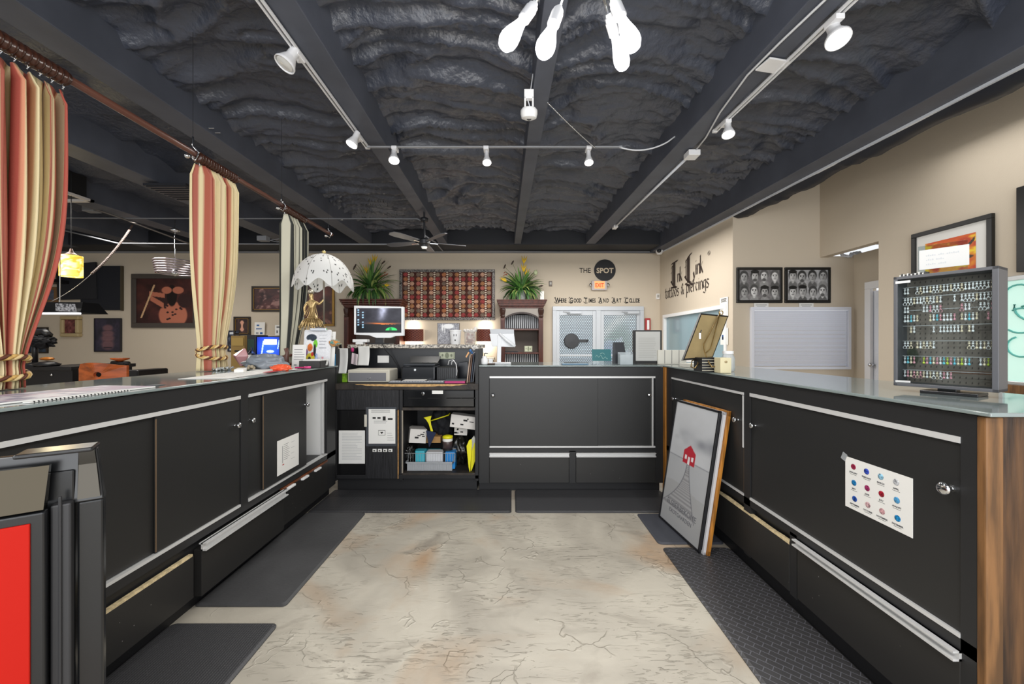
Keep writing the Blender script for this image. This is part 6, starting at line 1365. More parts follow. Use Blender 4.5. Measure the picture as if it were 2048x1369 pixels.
# black wire file rack with cable
d = 3.62; t = T('card_rack', 'black ribbed caddy with white charging cables behind the keyboard', 'caddy', (fx(893, d), d, DT)); mb = MB(); x0, x1 = fx(873, d), fx(915, d)
mb.box(x0, x1, d, d+.15, DT, fz(735, d)); mb.build('caddy_body', BLK2, t, bevel=.004); mb = MB(); [mb.box(x0+.008+i*.018, x0+.016+i*.018, d-.005, d, DT+.01, fz(737, d)) for i in range(10)]; mb.build('ribs', mat('rib_black', '26282c', .25), t)
mb = MB(); mb.tube([P(896, 730, 3.6), P(898, 722, 3.6), P(906, 720, 3.6), P(912, 728, 3.59), P(914, 742, 3.58), P(913, 752, 3.57)], .0035); mb.tube([P(903, 730, 3.6), P(904, 723, 3.6), P(909, 722, 3.6)], .003); thing1(mb, 'charging_cable', WHT, 'white charging cable arching over the black ribbed caddy', 'cable', smooth=True)
# dollar note, note card, receipts, pink paper on the back board
bill('banknote', 'one banknote stuck to the black backboard above the ribbed caddy', (fx(878, 3.968), 3.968, fz(718.5, 3.968)), EX, EZ, .16, .07)
sheet('small blank white card on the black backboard above the printers', (fx(755, 3.97), 3.972, fz(726, 3.97)), EX, EZ, .115, .072, [], cat='card', name='note_card')
def strip(label, u0, u1, v0, v1, d, tilt=.0, m=PAPER):
    x0, x1, z0, z1 = fx(u0, d), fx(u1, d), fz(v1, d), fz(v0, d)
    def fn(a, b): return Vector((x0+(x1-x0)*a+tilt*(1-b), d+.012*math.sin(b*3.0)+.006*math.sin(a*5)-.02*(1-b)**2, z0+(z1-z0)*b))
    mb = MB(); mb.grid(fn, 8, 16); return thing1(mb, 'receipt', m, label, 'receipt', smooth=True, solid=.001)
RC = mat('receipt_paper', 'd9d9d6', .7)
strip('long blank receipt hanging from the near corner of the cash desk', 677, 696, 697, 747, 3.50, -.005, RC)
strip('curled white receipt hanging from the granite slab under the monitor', 716, 739, 693, 731, 3.80, .0, RC)
mb = MB(); mb.grid(lambda a, b: P(702+12*a+2*b, 728-22*b+3*a, 3.7+.02*math.sin(6*a)), 5, 6); thing1(mb, 'crumpled_note', mat('pale_pink_paper', 'dccfd4', .7), 'crumpled pale pink note between the two receipts', 'note', solid=.001)
mb = MB(); mb.ball(P(705, 700, 3.66), .016, 8, sc=(1, 1, 1.4)); thing1(mb, 'magenta_clip', mat('magenta', 'b0266a'), 'tiny magenta clip above the crumpled note', 'clip', smooth=True)
# file folders and binder at the far end
for i, (lab, u0, v0, c_) in enumerate((('tan paper folder first in the upright folder row', 933, 708, 'b59e8c'), ('brown edged folder second in the upright folder row', 937, 706, '84685a'), ('blue-grey folder third in the upright folder row', 941, 703, '5e6676'), ('light grey folder fourth in the upright folder row', 945, 701, '8f9298'), ('red-brown folder at the far end of the folder row', 951, 712, '7d4f48'))):
    d = 3.5+.03*i; mb = MB(); mb.prism([(0, 0), (.20, 0), (.20, 1), (0, .94)], (fx(u0, d), d, DT), EY, Vector((.03, 0, fz(v0, d)-DT)), .008); thing1(mb, 'file_folder', mat('folder_'+c_, c_, .6), lab, 'folder', 'upright folders on the cash desk')
mb = MB(); mb.prism([(0, 0), (.24, 0), (.20, .17), (.05, .16)], (fx(912, 3.9), 3.9, DT), EX*.6, EZ, .03); thing1(mb, 'binder', mat('binder_navy', '24272f', .25), 'dark leaning binder between the ribbed caddy and the folders', 'binder', bevel=.003)
mb = MB(); mb.ball(P(941, 702, 3.55), .014, 8); mb.ball(P(944, 706, 3.57), .012, 8); thing1(mb, 'blue_clip', mat('clip_blue', '3f6ea8', .4), 'small blue clip on top of the folder row', 'clip', smooth=True)
mb = MB(); mb.obox(P(935, 710, 3.5), (.012, .02, .05), Matrix.Rotation(.5, 3, 'Y')); thing1(mb, 'orange_tag', mat('tag_orange', 'dba36a', .5), 'orange paper tag clipped at the front of the folder row', 'tag')
k = P(950, 697, 3.6); mb = MB(); [mb.ball(k+Vector((.02*math.cos(a), .01*math.sin(a*2), .012*math.sin(a))), .012, 7) for a in range(6)]; thing1(mb, 'cotton_tuft', mat('cotton', 'd9d6d2', .9), 'white cotton tuft lying over the folder tops', 'tuft', smooth=True)
# ---------------------------------------------------------------- the cluttered open shelf of the desk
SZ = .171; CRD = mat('carton_white', 'd5d1cc', .6); KR = mat('cardboard', 'b58a55', .75)
def carton(label, ctr, size, R, m=CRD, marks=True, seed=1):
    t = T('carton', label, 'box', ctr); mb = MB(); mb.obox(ctr, size, R); b = mb.build('carton_body', m, t, bevel=.002)
    if marks:
        mb = MB(); r = random.Random(seed); y = -size[1]/2-.0008
        for i in range(5):
            x = -size[0]*.4+size[0]*.75*r.random(); z = -size[2]*.38+size[2]*.7*r.random(); mb.obox(Vector(ctr)+R @ Vector((x, y, z)), (.012+.03*r.random(), .0006, .006+.01*r.random()), R)
        mb.build('printing', DARKINK, b)
    return t
def eu(x=0, y=0, z=0): return (Matrix.Rotation(z, 3, 'Z') @ Matrix.Rotation(y, 3, 'Y') @ Matrix.Rotation(x, 3, 'X'))
d = 3.60
carton('white carton tipped on the far left of the cluttered desk shelf', (fx(829, d), 3.68, fz(873, d)), (.15, .22, .125), eu(-.05, .12, .35), seed=2)
carton('white carton with black print wedged in the upper corner of the cluttered shelf', (fx(928, d), 3.62, fz(843, d)), (.235, .12, .115), eu(0, .13, 0), seed=5)
carton('small white carton marked with dark letters beneath the wedged one', (fx(920, d), 3.70, fz(866, d)), (.12, .1, .07), eu(0, .05, 0), seed=8)
carton('open brown cardboard tray behind the grey wire basket', (fx(853, 3.7), 3.76, .40), (.27, .16, .06), eu(0, 0, 0), KR, False)
YEL = mat('yellow_plastic', 'e6dd1c', .4)
def flatpoly(name, label, cat, pts, d0, th, m):
    P3 = [P(u, v, d0) for u, v in pts]; mb = MB(); mb.prism([(p.x, p.z) for p in P3][::-1], (0, d0, 0), EX, EZ, -th); return thing1(mb, name, m, label, cat, bevel=.002)
flatpoly('ice_scraper', 'yellow funnel-shaped scraper leaning in the cluttered shelf', 'scraper', [(847, 836), (863, 832), (861, 840), (862, 850), (866, 863), (862, 865), (857, 848), (852, 840)], 3.58, .01, YEL)
mb = MB(); mb.tube([P(862, 842, 3.66), P(897, 831, 3.7), P(900, 826.5, 3.72)], .006); thing1(mb, 'yellow_hanger', YEL, 'thin yellow rod under the shelf top beside the scraper', 'rod', smooth=True)
def blob(name, label, cat, ctr, r, m, seed, sc=(1, 1, 1), amp=.25, fr=3.0, par=None):
    def fn(a, b):
        th = 2*PI*a; ph = PI*b; n = Vector((math.sin(ph)*math.cos(th), math.sin(ph)*math.sin(th), -math.cos(ph))); k = 1+amp*noise.noise(n*fr+Vector((seed, 0, 0)))+amp*.5*abs(noise.noise(n*fr*2.3+Vector((seed, 3, 0))))
        return Vector(ctr)+Vector((n.x*r*sc[0], n.y*r*sc[1], n.z*r*sc[2]))*k
    mb = MB(); mb.grid(fn, 44, 26); return thing1(mb, name, m, label, cat, smooth=True)
PLB = mat('black_bag_plastic', '1a1917', .22, spec=.7, bump=.3, bscale=30)
blob('garbage_bag', 'crumpled black plastic bag filling the middle of the cluttered shelf', 'bag', (fx(921, 3.7), 3.72, .30), .10, PLB, 3, (.95, 1.1, 1.25), .5, 2.6)
blob('dark_cloth', 'dark ribbed cloth bundle hanging behind the yellow scraper', 'cloth', (fx(886, 3.78), 3.80, .55), .1, mat('dark_cloth', '15161b', .8, bump=.4, bscale=60), 8, (1.1, .8, 1.35), .3)
flatpoly('navy_cloth', 'pointed navy cloth hanging between the white cartons', 'cloth', [(852, 862), (872, 866), (858, 896)], 3.55, .02, mat('navy_cloth', '1c2743', .8))
t = T('grey_basket', 'grey slotted plastic basket at the front of the cluttered shelf', 'basket', (fx(860, 3.5), 3.58, SZ)); bm = mat('basket_grey', 'a3a6aa', .45)
x0, x1 = fx(811, 3.5), fx(911, 3.5); mb = MB(); mb.box(x0+.02, x1-.03, 3.49, 3.70, SZ, SZ+.004)
for i in range(26): mb.box(x0+.02+(x1-x0-.05)*i/25-.0022, x0+.02+(x1-x0-.05)*i/25+.0022, 3.486, 3.490, SZ, SZ+.075)
mb.box(x0+.02, x1-.03, 3.490, 3.493, SZ, SZ+.07); mb.box(x0+.0, x1-.015, 3.478, 3.495, SZ+.068, SZ+.08); mb.box(x0+.0, x0+.012, 3.478, 3.71, SZ+.068, SZ+.08); mb.box(x1-.027, x1-.015, 3.478, 3.71, SZ+.068, SZ+.08)
mb.build('basket_body', bm, t, bevel=.002)
mb = MB(); 
for i in range(20): x = x0+.03+(x1-x0-.03)*i/19; mb.tube([(x, 3.475, SZ+.085), (x, 3.475, SZ+.16)], .0013, 5)
mb.tube([(x0, 3.475, SZ+.16), (x1, 3.475, SZ+.16)], .0022, 6); mb.tube([(x1, 3.475, SZ+.16), (x1-.012, 3.48, SZ+.085)], .004, 6); mb.build('wire_front', mat('wire_pale', 'c2c4c6', .3, metal=.6), t)
for lab, u0, u1, v0, z_, c_ in (('turquoise folded packet in the grey basket', 830, 849, 903, 0, '3fb4c8'), ('white folded packet in the grey basket', 852, 885, 905, 0, 'd4d6da'), ('bright blue packet at the end of the grey basket', 890, 910, 905, 0, '2286cf')):
    mb = MB(); mb.box(fx(u0, 3.52), fx(u1, 3.52), 3.52, 3.62, SZ+.006, fz(v0, 3.52)); thing1(mb, 'packet', mat('pack_'+c_, c_, .4, bump=.3, bscale=25), lab, 'packet', 'packets in the grey basket', bevel=.006)
mb = MB(); mb.box(fx(830, 3.66), fx(881, 3.66), 3.64, 3.70, SZ+.09, fz(900, 3.66)); thing1(mb, 'packet', mat('pack_3fb4c8', '3fb4c8'), 'long turquoise packet lying behind the ones in the grey basket', 'packet', bevel=.006)
blob('black_netting', 'tangled black netting at the end of the grey basket', 'netting', (fx(818, 3.56), 3.58, SZ+.13), .042, PLB, 12, (1, 1, 1.3), .7, 5)
k = Vector((fx(896, 3.62), 3.60, SZ+.175)); t = T('tin', 'brown tin with a white band and a yellow lid behind the grey basket', 'tin', k); MB().lathe([(.044, 0), (.044, .085)], k, n=24).build('tin_body', mat('tin_brown', '4a3c3a', .35), t, smooth=True)
MB().lathe([(.046, .065), (.046, .09), (0, .09)], k, n=24).build('white_band', PAPER, t, smooth=True, autos=40); MB().lathe([(.048, .09), (.046, .11), (.02, .118), (0, .118)], k, n=24).build('lid', YEL, t, smooth=True)
k2 = k-EZ*.175; MB().lathe([(.05, 0), (.05, .174), (0, .174)], k2, n=20); mb = MB().lathe([(.045, 0), (.045, .174), (0, .174)], k2, n=20); thing1(mb, 'round_canister', BLK2, 'dark canister standing under the yellow-lidded tin', 'canister', smooth=True)
t = T('wet_floor_sign', 'folded yellow pointed sign standing at the end of the cluttered shelf', 'sign', P(944, 945, 3.5))
for pts, dd, nm in (([(933, 893), (938, 881), (943, 879), (944, 886), (940, 948), (937, 935)], 3.475, 'front_leaf'), ([(943, 903), (949, 886), (955, 892), (953, 915), (941, 948)], 3.50, 'rear_leaf')):
    P3 = [P(u, v, dd) for u, v in pts]; MB().prism([(p.x, p.z) for p in P3][::-1], (0, dd, 0), EX, EZ, -.006).build(nm, YEL, t, bevel=.001)
P3 = [P(u, v, 3.52) for u, v in [(939, 884), (948, 872), (954, 886), (946, 915)]]; MB().prism([(p.x, p.z) for p in P3][::-1], (0, 3.52, 0), EX, EZ, -.004).build('pale_leaf', mat('pale_yellowish', 'd4d6cf', .5), t)

# ---------------------------------------------------------------- left counter: umbrella lamp and clutter
LC = 1.109
ux0, uy0 = -1.605, 3.345
t = T('umbrella_lamp', 'lamp with a white polka dot umbrella shade held by a golden dancing figure', 'lamp', (ux0, uy0, LC)); UC = Vector((ux0+.012, uy0, 0)); ztop, zrim, R_ = 2.055, 1.785, .245
nu, nv = 440, 80; vs = []; cols = []; rr = random.Random(2)
dots = [(rr.random()*2*PI, .12+.84*rr.random()**.7) for _ in range(150)]
def shp(th, b):
    ph = b*1.42; sc = 1-abs(math.sin(th*4+.4)); rib = .022*(1-abs(math.sin(4*th+.4)))*b**2
    r = R_*math.sin(ph)/math.sin(1.42)*(1-.05*b*(1-sc)); z = ztop-(ztop-zrim)*(1-math.cos(ph))/(1-math.cos(1.42))-.0
    z += (.034*math.cos(8*(th+.1))*-1+.0)*b**6*.9
    return Vector((UC.x+r*math.cos(th), UC.y+r*math.sin(th), z))
for j in range(nv+1):
    for i in range(nu+1):
        th = 2*PI*i/nu; b = j/nv; vs.append(shp(th, max(b, .001))); c = (.60, .60, .585)
        for a, q in dots:
            dth = (th-a+PI) % (2*PI)-PI
            if (dth*math.sin(q*1.42)*R_)**2+((b-q)*.33)**2 < .0055**2: c = (.03, .03, .03)
        if abs(math.sin(4*(th+.1))) < .022/max(.1, b)+.01 and b > .05 and abs(math.sin(4*(th+.1))) < .06: c = (.18, .17, .15)
        cols.append((*c, 1))
mb = MB(); mb.v = [tuple(v) for v in vs]; mb.f = [(j*(nu+1)+i, j*(nu+1)+i+1, (j+1)*(nu+1)+i+1, (j+1)*(nu+1)+i) for j in range(nv) for i in range(nu)]; mb.m = [0]*len(mb.f)
mb.build('umbrella_shade', vmat('shade_cloth', .6, emis=.05), t, smooth=True, cols=cols, solid=.003)
MB().ball((UC.x, UC.y, ztop+.018), .016, 12).lathe([(.012, 0), (.008, .01)], (UC.x, UC.y, ztop-.004)).build('finial', mat('brass_knob', 'c9b67c', .3, metal=.7), t, smooth=True)
MB().tube([(UC.x, UC.y, ztop), (UC.x, UC.y, 1.46)], .008, 8).build('handle_pole', mat('pole_grey', '8a8478', .3, metal=.6), t, smooth=True)
point('umbrella_lamp_light', (UC.x, UC.y, 1.86), .6, (1, .97, .9), .05)
GO = mat('antique_gold', 'c2a878', .32, metal=.85, bump=.5, bscale=70); SV = mat('antique_silver', 'b9b2a4', .3, metal=.8, bump=.3, bscale=80)
bx0 = ux0-.085
def skin(name, verts, edges, radii, m, parent, sub=2):
    me = bpy.data.meshes.new(name); inv = WM[parent.name].inverted(); me.from_pydata([tuple(inv @ Vector(v)) for v in verts], edges, []); me.materials.append(m)
    o = bpy.data.objects.new(name, me); reg(o, parent); s = o.modifiers.new('skin', 'SKIN'); s.use_smooth_shade = True
    for i, r in enumerate(radii): me.skin_vertices[0].data[i].radius = (r, r) if not isinstance(r, tuple) else r
    me.skin_vertices[0].data[0].use_root = True
    d = o.modifiers.new('sub', 'SUBSURF'); d.levels = sub; d.render_levels = sub; return o
X, Y = bx0, uy0
hv = [(X, Y, 1.515), (X, Y, 1.575), (X-.002, Y, 1.63), (X-.006, Y, 1.665), (X-.01, Y, 1.695), (X-.012, Y, 1.725),
      (X+.03, Y-.005, 1.65), (X+.062, Y-.01, 1.628), (UC.x-.008, Y-.006, 1.655), (UC.x, Y, 1.675),
      (X-.04, Y-.005, 1.645), (X-.062, Y-.01, 1.60), (X-.055, Y-.02, 1.555), (X-.05, Y-.024, 1.535)]
he = [(0, 1), (1, 2), (2, 3), (3, 4), (4, 5), (2, 6), (6, 7), (7, 8), (8, 9), (2, 10), (10, 11), (11, 12), (12, 13)]
skin('figure_body', hv, he, [.03, .022, .03, .012, .02, .019, .013, .011, .009, .007, .013, .011, .008, .006], GO, t)
MB().lathe([(.0235, 0), (.026, .012), (.02, .028), (.008, .036), (0, .037)], (X-.012, Y, 1.722), (-.1, 0, 1), 16).build('cap', SV, t, smooth=True)
mb = MB(); mb.lathe([(.078, .0), (.06, .03), (.042, .065), (.026, .10), (.02, .12)], (X, Y, 1.45), n=28)
for i in range(26): a = 2*PI*i/26; p0 = Vector((X+.05*math.cos(a), Y+.05*math.sin(a), 1.51)); p1 = Vector((X+.10*math.cos(a), Y+.10*math.sin(a), 1.44-.012*(i % 3))); mb.tube([p0, (p0+p1)/2+EZ*.012, p1], .004, 5); mb.ball(p1, .0075, 6)
for i in range(7): mb.tube([(X-.02+.01*i, Y-.025, 1.60), (X-.05+.02*i, Y-.05, 1.52)], .003, 5)
mb.build('fringed_skirt', GO, t, smooth=True)
MB().tube([(X, Y, 1.45), (X, Y, LC+.02)], .012, 10).lathe([(.075, 0), (.08, .01), (.05, .022), (.02, .035), (.012, .05)], (X, Y, LC), n=24).build('base', GO, t, smooth=True, autos=40)

def lb(name, label, cat, u0, u1, v0, v1, d, th, m, z0=None, lean=0, bevel=.001, group=None):
    x0, x1, z1 = fx(u0, d), fx(u1, d), fz(v0, d); z0 = fz(v1, d) if z0 is None else z0
    mb = MB(); mb._a([(x0, d, z0), (x1, d, z0), (x1, d+th, z0), (x0, d+th, z0), (x0, d+lean, z1), (x1, d+lean, z1), (x1, d+th+lean, z1), (x0, d+th+lean, z1)], [(0,3,2,1),(4,5,6,7),(0,1,5,4),(1,2,6,5),(2,3,7,6),(3,0,4,7)]); return thing1(mb, name, m, label, cat, group, bevel=bevel)
d = 3.26; t = T('clipboard', 'white clipboard covered in colourful stickers in front of the golden figure', 'clipboard', (fx(633, d), d, LC))
def board(X, Y):
    c = cst(X, (226, 228, 232)); 
    for (cx, cy, rx, ry, col) in ((.28, .80, .2, .1, (52, 62, 74)), (.2, .6, .14, .14, (236, 236, 236)), (.24, .52, .1, .11, (220, 120, 60)), (.44, .62, .08, .12, (120, 200, 60)), (.42, .42, .05, .2, (40, 44, 52)), (.26, .16, .2, .2, (216, 200, 60)), (.24, .2, .06, .06, (60, 50, 40)), (.5, .22, .05, .13, (120, 150, 210)), (.1, .38, .06, .1, (120, 60, 130)), (.34, .33, .05, .06, (200, 60, 50))): c = mixc(c, col, ell(X, Y, cx, cy, rx, ry, .1))
    for i, y in enumerate((.86, .76, .68, .6, .5)): c = mixc(c, (160, 162, 170), rect(X, Y, .58, .86-.05*(i % 2), y, y+.022)*.8)
    return c+(vn(X*50, Y*50, 3)[..., None]-.5)*20
x0, x1, z1 = fx(604, d), fx(659, d), fz(659, d); up_ = Vector((0, .12, 1)).normalized()
MB().prism([(a, b) for a, b in rrect(0, x1-x0, 0, (z1-LC), .015)], (x0, d+.004, LC), EX, up_, -.004).build('board', WHT, t); art('stickers', t, (x0+.005, d-.0005, LC+.004), EX, up_, x1-x0-.01, z1-LC-.012, 60, 70, board, AMM)
MB().box(fx(620, d), fx(652, d), d-.0, d+.02, z1-.012, z1+.01).tube([(fx(625, d), d+.01, z1+.01), (fx(636, d), d+.01, z1+.018), (fx(648, d), d+.01, z1+.01)], .004).build('clip', CHR, t, bevel=.002)
o = sheet('white handwritten sheet standing upright beside the sticker clipboard', (fx(583.5, 3.14), 3.14, LC), EX, (0, .1, 1), fx(611, 3.14)-fx(583.5, 3.14), .18, textlines(5, .35, .78, .12, .88, .02, 3, 1)+[(.15, .35, .1, .04, 1)])
sheet('white paper notice behind the sticker clipboard, nearer the cash desk', (fx(652, 3.3), 3.3, LC), EX, (0, .1, 1), .07, .29, textlines(3, .6, .85, .15, .8, .012, 3))
k = Vector((fx(664, 3.375), 3.375, LC)); t = T('pen_cup', 'blue mesh cup of black pens at the end of the curtain-side counter', 'cup', k)
MB().lathe([(.03, 0), (.031, .1), (.028, .1), (.027, .01), (0, .01)], k, n=20).build('cup_body', mat('cup_blue', '3d87b4', .4, bump=.3, bscale=150), t, smooth=True, autos=40)
for i in range(5): a = i*1.3; p0 = k+Vector((.012*math.cos(a), .012*math.sin(a), .02)); mb = MB(); mb.tube([p0, p0+Vector((.012*math.cos(a), .01*math.sin(a), .115))], .0042, 6); thing1(mb, 'pen', DARKINK if i % 2 else mat('pen_grey', '4c5560', .4), ['black pen standing in the blue mesh cup', 'grey pen standing in the blue mesh cup'][(i+1) % 2], 'pen', 'black pens in the blue cup' if i % 2 else 'grey pens in the blue cup', smooth=True)
t = T('sorter_box', 'dark open box filled with white cards at the end of the curtain-side counter', 'box', (fx(625, 3.1), 3.1, LC)); mb = MB(); x0, x1 = fx(602, 3.08), fx(644, 3.08)
for a in ((x0, x1, 3.05, 3.055), (x0, x1, 3.19, 3.195), (x0, x0+.005, 3.05, 3.195), (x1-.005, x1, 3.05, 3.195)): mb.box(a[0], a[1], a[2], a[3], LC, LC+.055)
mb.box(x0, x1, 3.05, 3.19, LC, LC+.004); mb.build('open_box', mat('box_charcoal', '3b3a3a', .5), t, bevel=.002); mb = MB(); [mb.obox(((x0+x1)/2+.003*i, 3.07+.014*i, LC+.04), (x1-x0-.03, .004, .055), eu(-.5, 0, 0)) for i in range(8)]; mb.build('cards', PAPER, t); t.children[-1]['kind'] = 'stuff'
for lab, u, v, d, c_, hh in (('small pink glass bottle in front of the sticker clipboard', 645, 708, 3.215, 'cf8f96', .05), ('slim pale blue bottle in front of the sticker clipboard', 633, 706, 3.215, 'a9b8d8', .07)):
    k = Vector((fx(u, d), d, LC)); r_ = .017 if 'pink' in lab else .011; mb = MB(); mb.lathe([(r_*.8, 0), (r_, .005), (r_, hh), (r_*.4, hh+.01), (r_*.4, hh+.03), (0, hh+.03)], k, n=16); thing1(mb, 'small_bottle', mat('bottle_'+c_, c_, .2), lab, 'bottle', smooth=True)
mb = MB(); mb.tube([(-1.62, 2.95, LC+.009), (-1.56, 2.965, LC+.009)], .006, 10, 0); mb.tube([(-1.56, 2.965, LC+.009), (-1.515, 2.975, LC+.009)], .009, 10, 1); thing1(mb, 'marker', [mat('marker_magenta', 'c2246a', .4), mat('marker_pink', 'd94a86', .35)], 'magenta marker pen lying by the dark card box', 'marker', smooth=True)
blob('plastic_bag', 'crumpled grey-blue plastic bag lying on the counter beside the black striped curtain', 'bag', (fx(530, 2.95), 2.95, LC+.045), .12, mat('bag_grey', '8a9199', .3, spec=.6, bump=.25, bscale=25), 5, (1.15, .8, .5), .35, 2.2)
blob('orange_wrapper', 'small orange plastic wrapper in front of the grey bag', 'wrapper', (fx(562, 2.72), 2.72, LC+.02), .055, mat('wrapper_orange', 'e8613a', .35), 9, (1.15, .6, .42), .4, 3)
# papers and magazines lying flat
def flat(name, label, x, y, w, h, rz, m, lift=0.0, lines=0, cat='paper', th=.0015):
    t_ = MB().box(-w/2, w/2, -h/2, h/2, 0, th); 
    for i in range(lines): t_.box(-w*.38, w*(.36-.1*(i % 3)), h*(.38-.76*i/max(1, lines))-.001, h*(.38-.76*i/max(1, lines))+.001, th, th+.0003, 1)
    o = t_.build(name, [m, INK]); o.location = (x, y, LC+lift); o.rotation_euler = (0, 0, rz); return tag(o, label, cat)
PW = PAPER; PINKP = mat('pink_print', 'c7909a', .5, c2='e5dfe2', nscale=9)
flat('paper_sheet', 'large white sheet on the glass top in front of the middle curtain', -1.68, 2.36, .25, .5, .12, PW, lines=6)
flat('paper_sheet', 'white sheet overlapping the large one toward the cash desk', -1.66, 2.72, .22, .34, -.1, PW, .002, 5)
flat('paper_sheet', 'white sheet under the grey plastic bag', -1.75, 2.95, .28, .3, .3, PW, .001)
flat('red_card', 'small red printed card at the counter edge near the white sheets', -1.58, 2.62, .05, .18, .1, mat('red_print', 'b9404a', .5), .004, cat='card')
flat('white_envelope', 'folded white envelope standing up before the grey bag', -1.80, 2.62, .05, .2, .5, PW, .003, cat='envelope', th=.02)
def magazine(X, Y):
    c = cst(X, (206, 200, 208)); c = mixc(c, (170, 140, 160), (fbm(X*5, Y*14, 4) > .5).astype(float)*.7); c = mixc(c, (110, 110, 140), (fbm(X*4, Y*20, 14) > .58).astype(float)*.6); return mixc(c, (190, 110, 120), rect(X, Y, .3, .9, .02, .2)*.5)
t = T('magazine', 'open glossy white and mauve magazine on the glass top under the nearest curtain', 'magazine', (-1.70, 1.40, LC)); 
MB().box(-.13, .13, -.36, .32, 0, .006).build('pages', PW, t, world=False, bevel=.001); art('cover', t, (-.13, -.36, .0065), EX, EY, .26, .68, 40, 80, magazine, AM, world=False); t.rotation_euler = (0, 0, -.10)
mb = MB(); mb.box(-.012, .012, -.16, .16, 0, .003); [mb.lathe([(.003, 0), (.003, .002)], (.012, -.15+i*.012, .003), (0, 1, 0), 6, 1) for i in range(26)]; o = mb.build('notebook_spine', [PW, DARKINK]); o.location = (-1.545, 1.42, LC); o.rotation_euler = (0, 0, -.03); tag(o, 'black spiral spine of a notebook at the counter edge beneath the magazine', 'notebook')
flat('dark_label', 'small dark rectangular label on the glass top beyond the magazine', -1.62, 1.80, .05, .045, 0, mat('label_grey', '5b5f62', .5), cat='label')
mb = MB(); r = random.Random(6)
for i in range(60): a = r.random()*6.28; q = .07*r.random()**.6; mb.ball((-2.05+q*math.cos(a)*.6, 2.80+q*math.sin(a)*1.2, LC+.006+.012*r.random()), .008, 6)
o = thing1(mb, 'glass_beads', mat('bead_glass', 'c9cbc8', .1, metal=.4), 'heap of clear glass beads at the foot of the middle curtain', 'beads', smooth=True); o['kind'] = 'stuff'
mb = MB(); 
for i in range(6): mb.ball((-1.87+.02*math.cos(i*2.0), 2.83+.03*math.sin(i*1.3), LC+.014+.01*(i % 2)), .013, 7)
thing1(mb, 'shell_cluster', mat('shell_tan', 'a89c86', .5), 'small tan shell cluster in front of the plastic bag', 'ornament', smooth=True)
blob('patterned_cloth', 'small orange and teal patterned cloth atop the corner by the blue pen cup', 'cloth', P(669, 687, 3.3), .035, mat('teal_orange', 'd98a3a', .7, c2='5a9a94', nscale=40), 4, (1.2, 1, .7), .5)
mb = MB(); mb.box(fx(664, 3.4), fx(674, 3.4), 3.38, 3.425, LC, fz(693, 3.4)); thing1(mb, 'end_post', BLK2, 'black upright board at the far end of the curtain-side counter', 'board')
# leopard bag in the open cupboard
t = T('handbag', 'leopard patterned handbag with a red tag in the open white cupboard', 'bag', (-1.66, 3.02, .372)); LP = mat('leopard', '4a2f18', .4, c2='12100e', nscale=28)
def bagfn(a, b):
    th = 2*PI*a; k = math.sin(PI*min(1, b*1.04+.02))**.3; w = .085*(1-.25*b)*k; dd = .06*(1-.35*b)*k; return Vector((-1.66+w*math.cos(th)*.75, 3.03+dd*1.4*math.sin(th), .374+.20*b+.01*math.sin(th*3)))
MB().grid(bagfn, 36, 16).build('bag_body', LP, t, smooth=True); MB().tube([(-1.62, 3.0+.05*math.cos(a), .55+.075*math.sin(a)) for a in [i*.35 for i in range(10)]], .006).build('bag_handle', LP, t, smooth=True)
mb = MB(); mb.box(-1.585, -1.583, 2.98, 3.01, .43, .47, 0); mb.box(-1.583, -1.581, 2.97, 2.985, .46, .48, 1); mb.build('tag', [PAPER, mat('tag_red', 'b7402f', .5)], t)
# ---------------------------------------------------------------- the studio room behind the curtains
t = T('pendant_lamp', 'glowing yellow pendant lamp hanging behind the nearest curtain', 'lamp', P(143, 530, 5.0)); d = 5.0; k = Vector((fx(142.5, d), d, fz(554, d))); hh = fz(512, d)-k.z; rr_ = (fx(159, d)-fx(126, d))/2
g = np.linspace(0, 1, 33); X_, Y_ = np.meshgrid(g, np.linspace(0, 1, 25)); c = cst(X_, (250, 214, 96)); c = mixc(c, (214, 160, 40), (fbm(X_*10, Y_*8, 4) > .52).astype(float)*.6); c = mixc(c, (255, 240, 170), (fbm(X_*12, Y_*9, 9) > .6).astype(float)); c = c/255; c = np.where(c <= .04045, c/12.92, ((c+.055)/1.055)**2.4)
MB().grid(lambda a, b: k+Vector((rr_*math.cos(2*PI*a), rr_*math.sin(2*PI*a), hh*b)), 32, 24).build('glass_shade', vmat('amber_shade', .4, emis=1.0), t, smooth=True, cols=np.concatenate([c.reshape(-1, 3), np.ones((25*33, 1))], 1), solid=.004)
MB().lathe([(rr_, 0), (rr_*.5, .02), (.02, .05), (.012, .09), (0, .09)], k+EZ*hh, n=20).build('shade_cap', mat('bronze', '5a4030', .4, metal=.4), t, smooth=True); MB().tube([k+EZ*(hh+.08), (k.x, k.y, 3.45)], .004).build('cord', BLK2, t)
point('pendant_light', k+EZ*.02-EY*.18, 6, (1, .82, .45), .08)
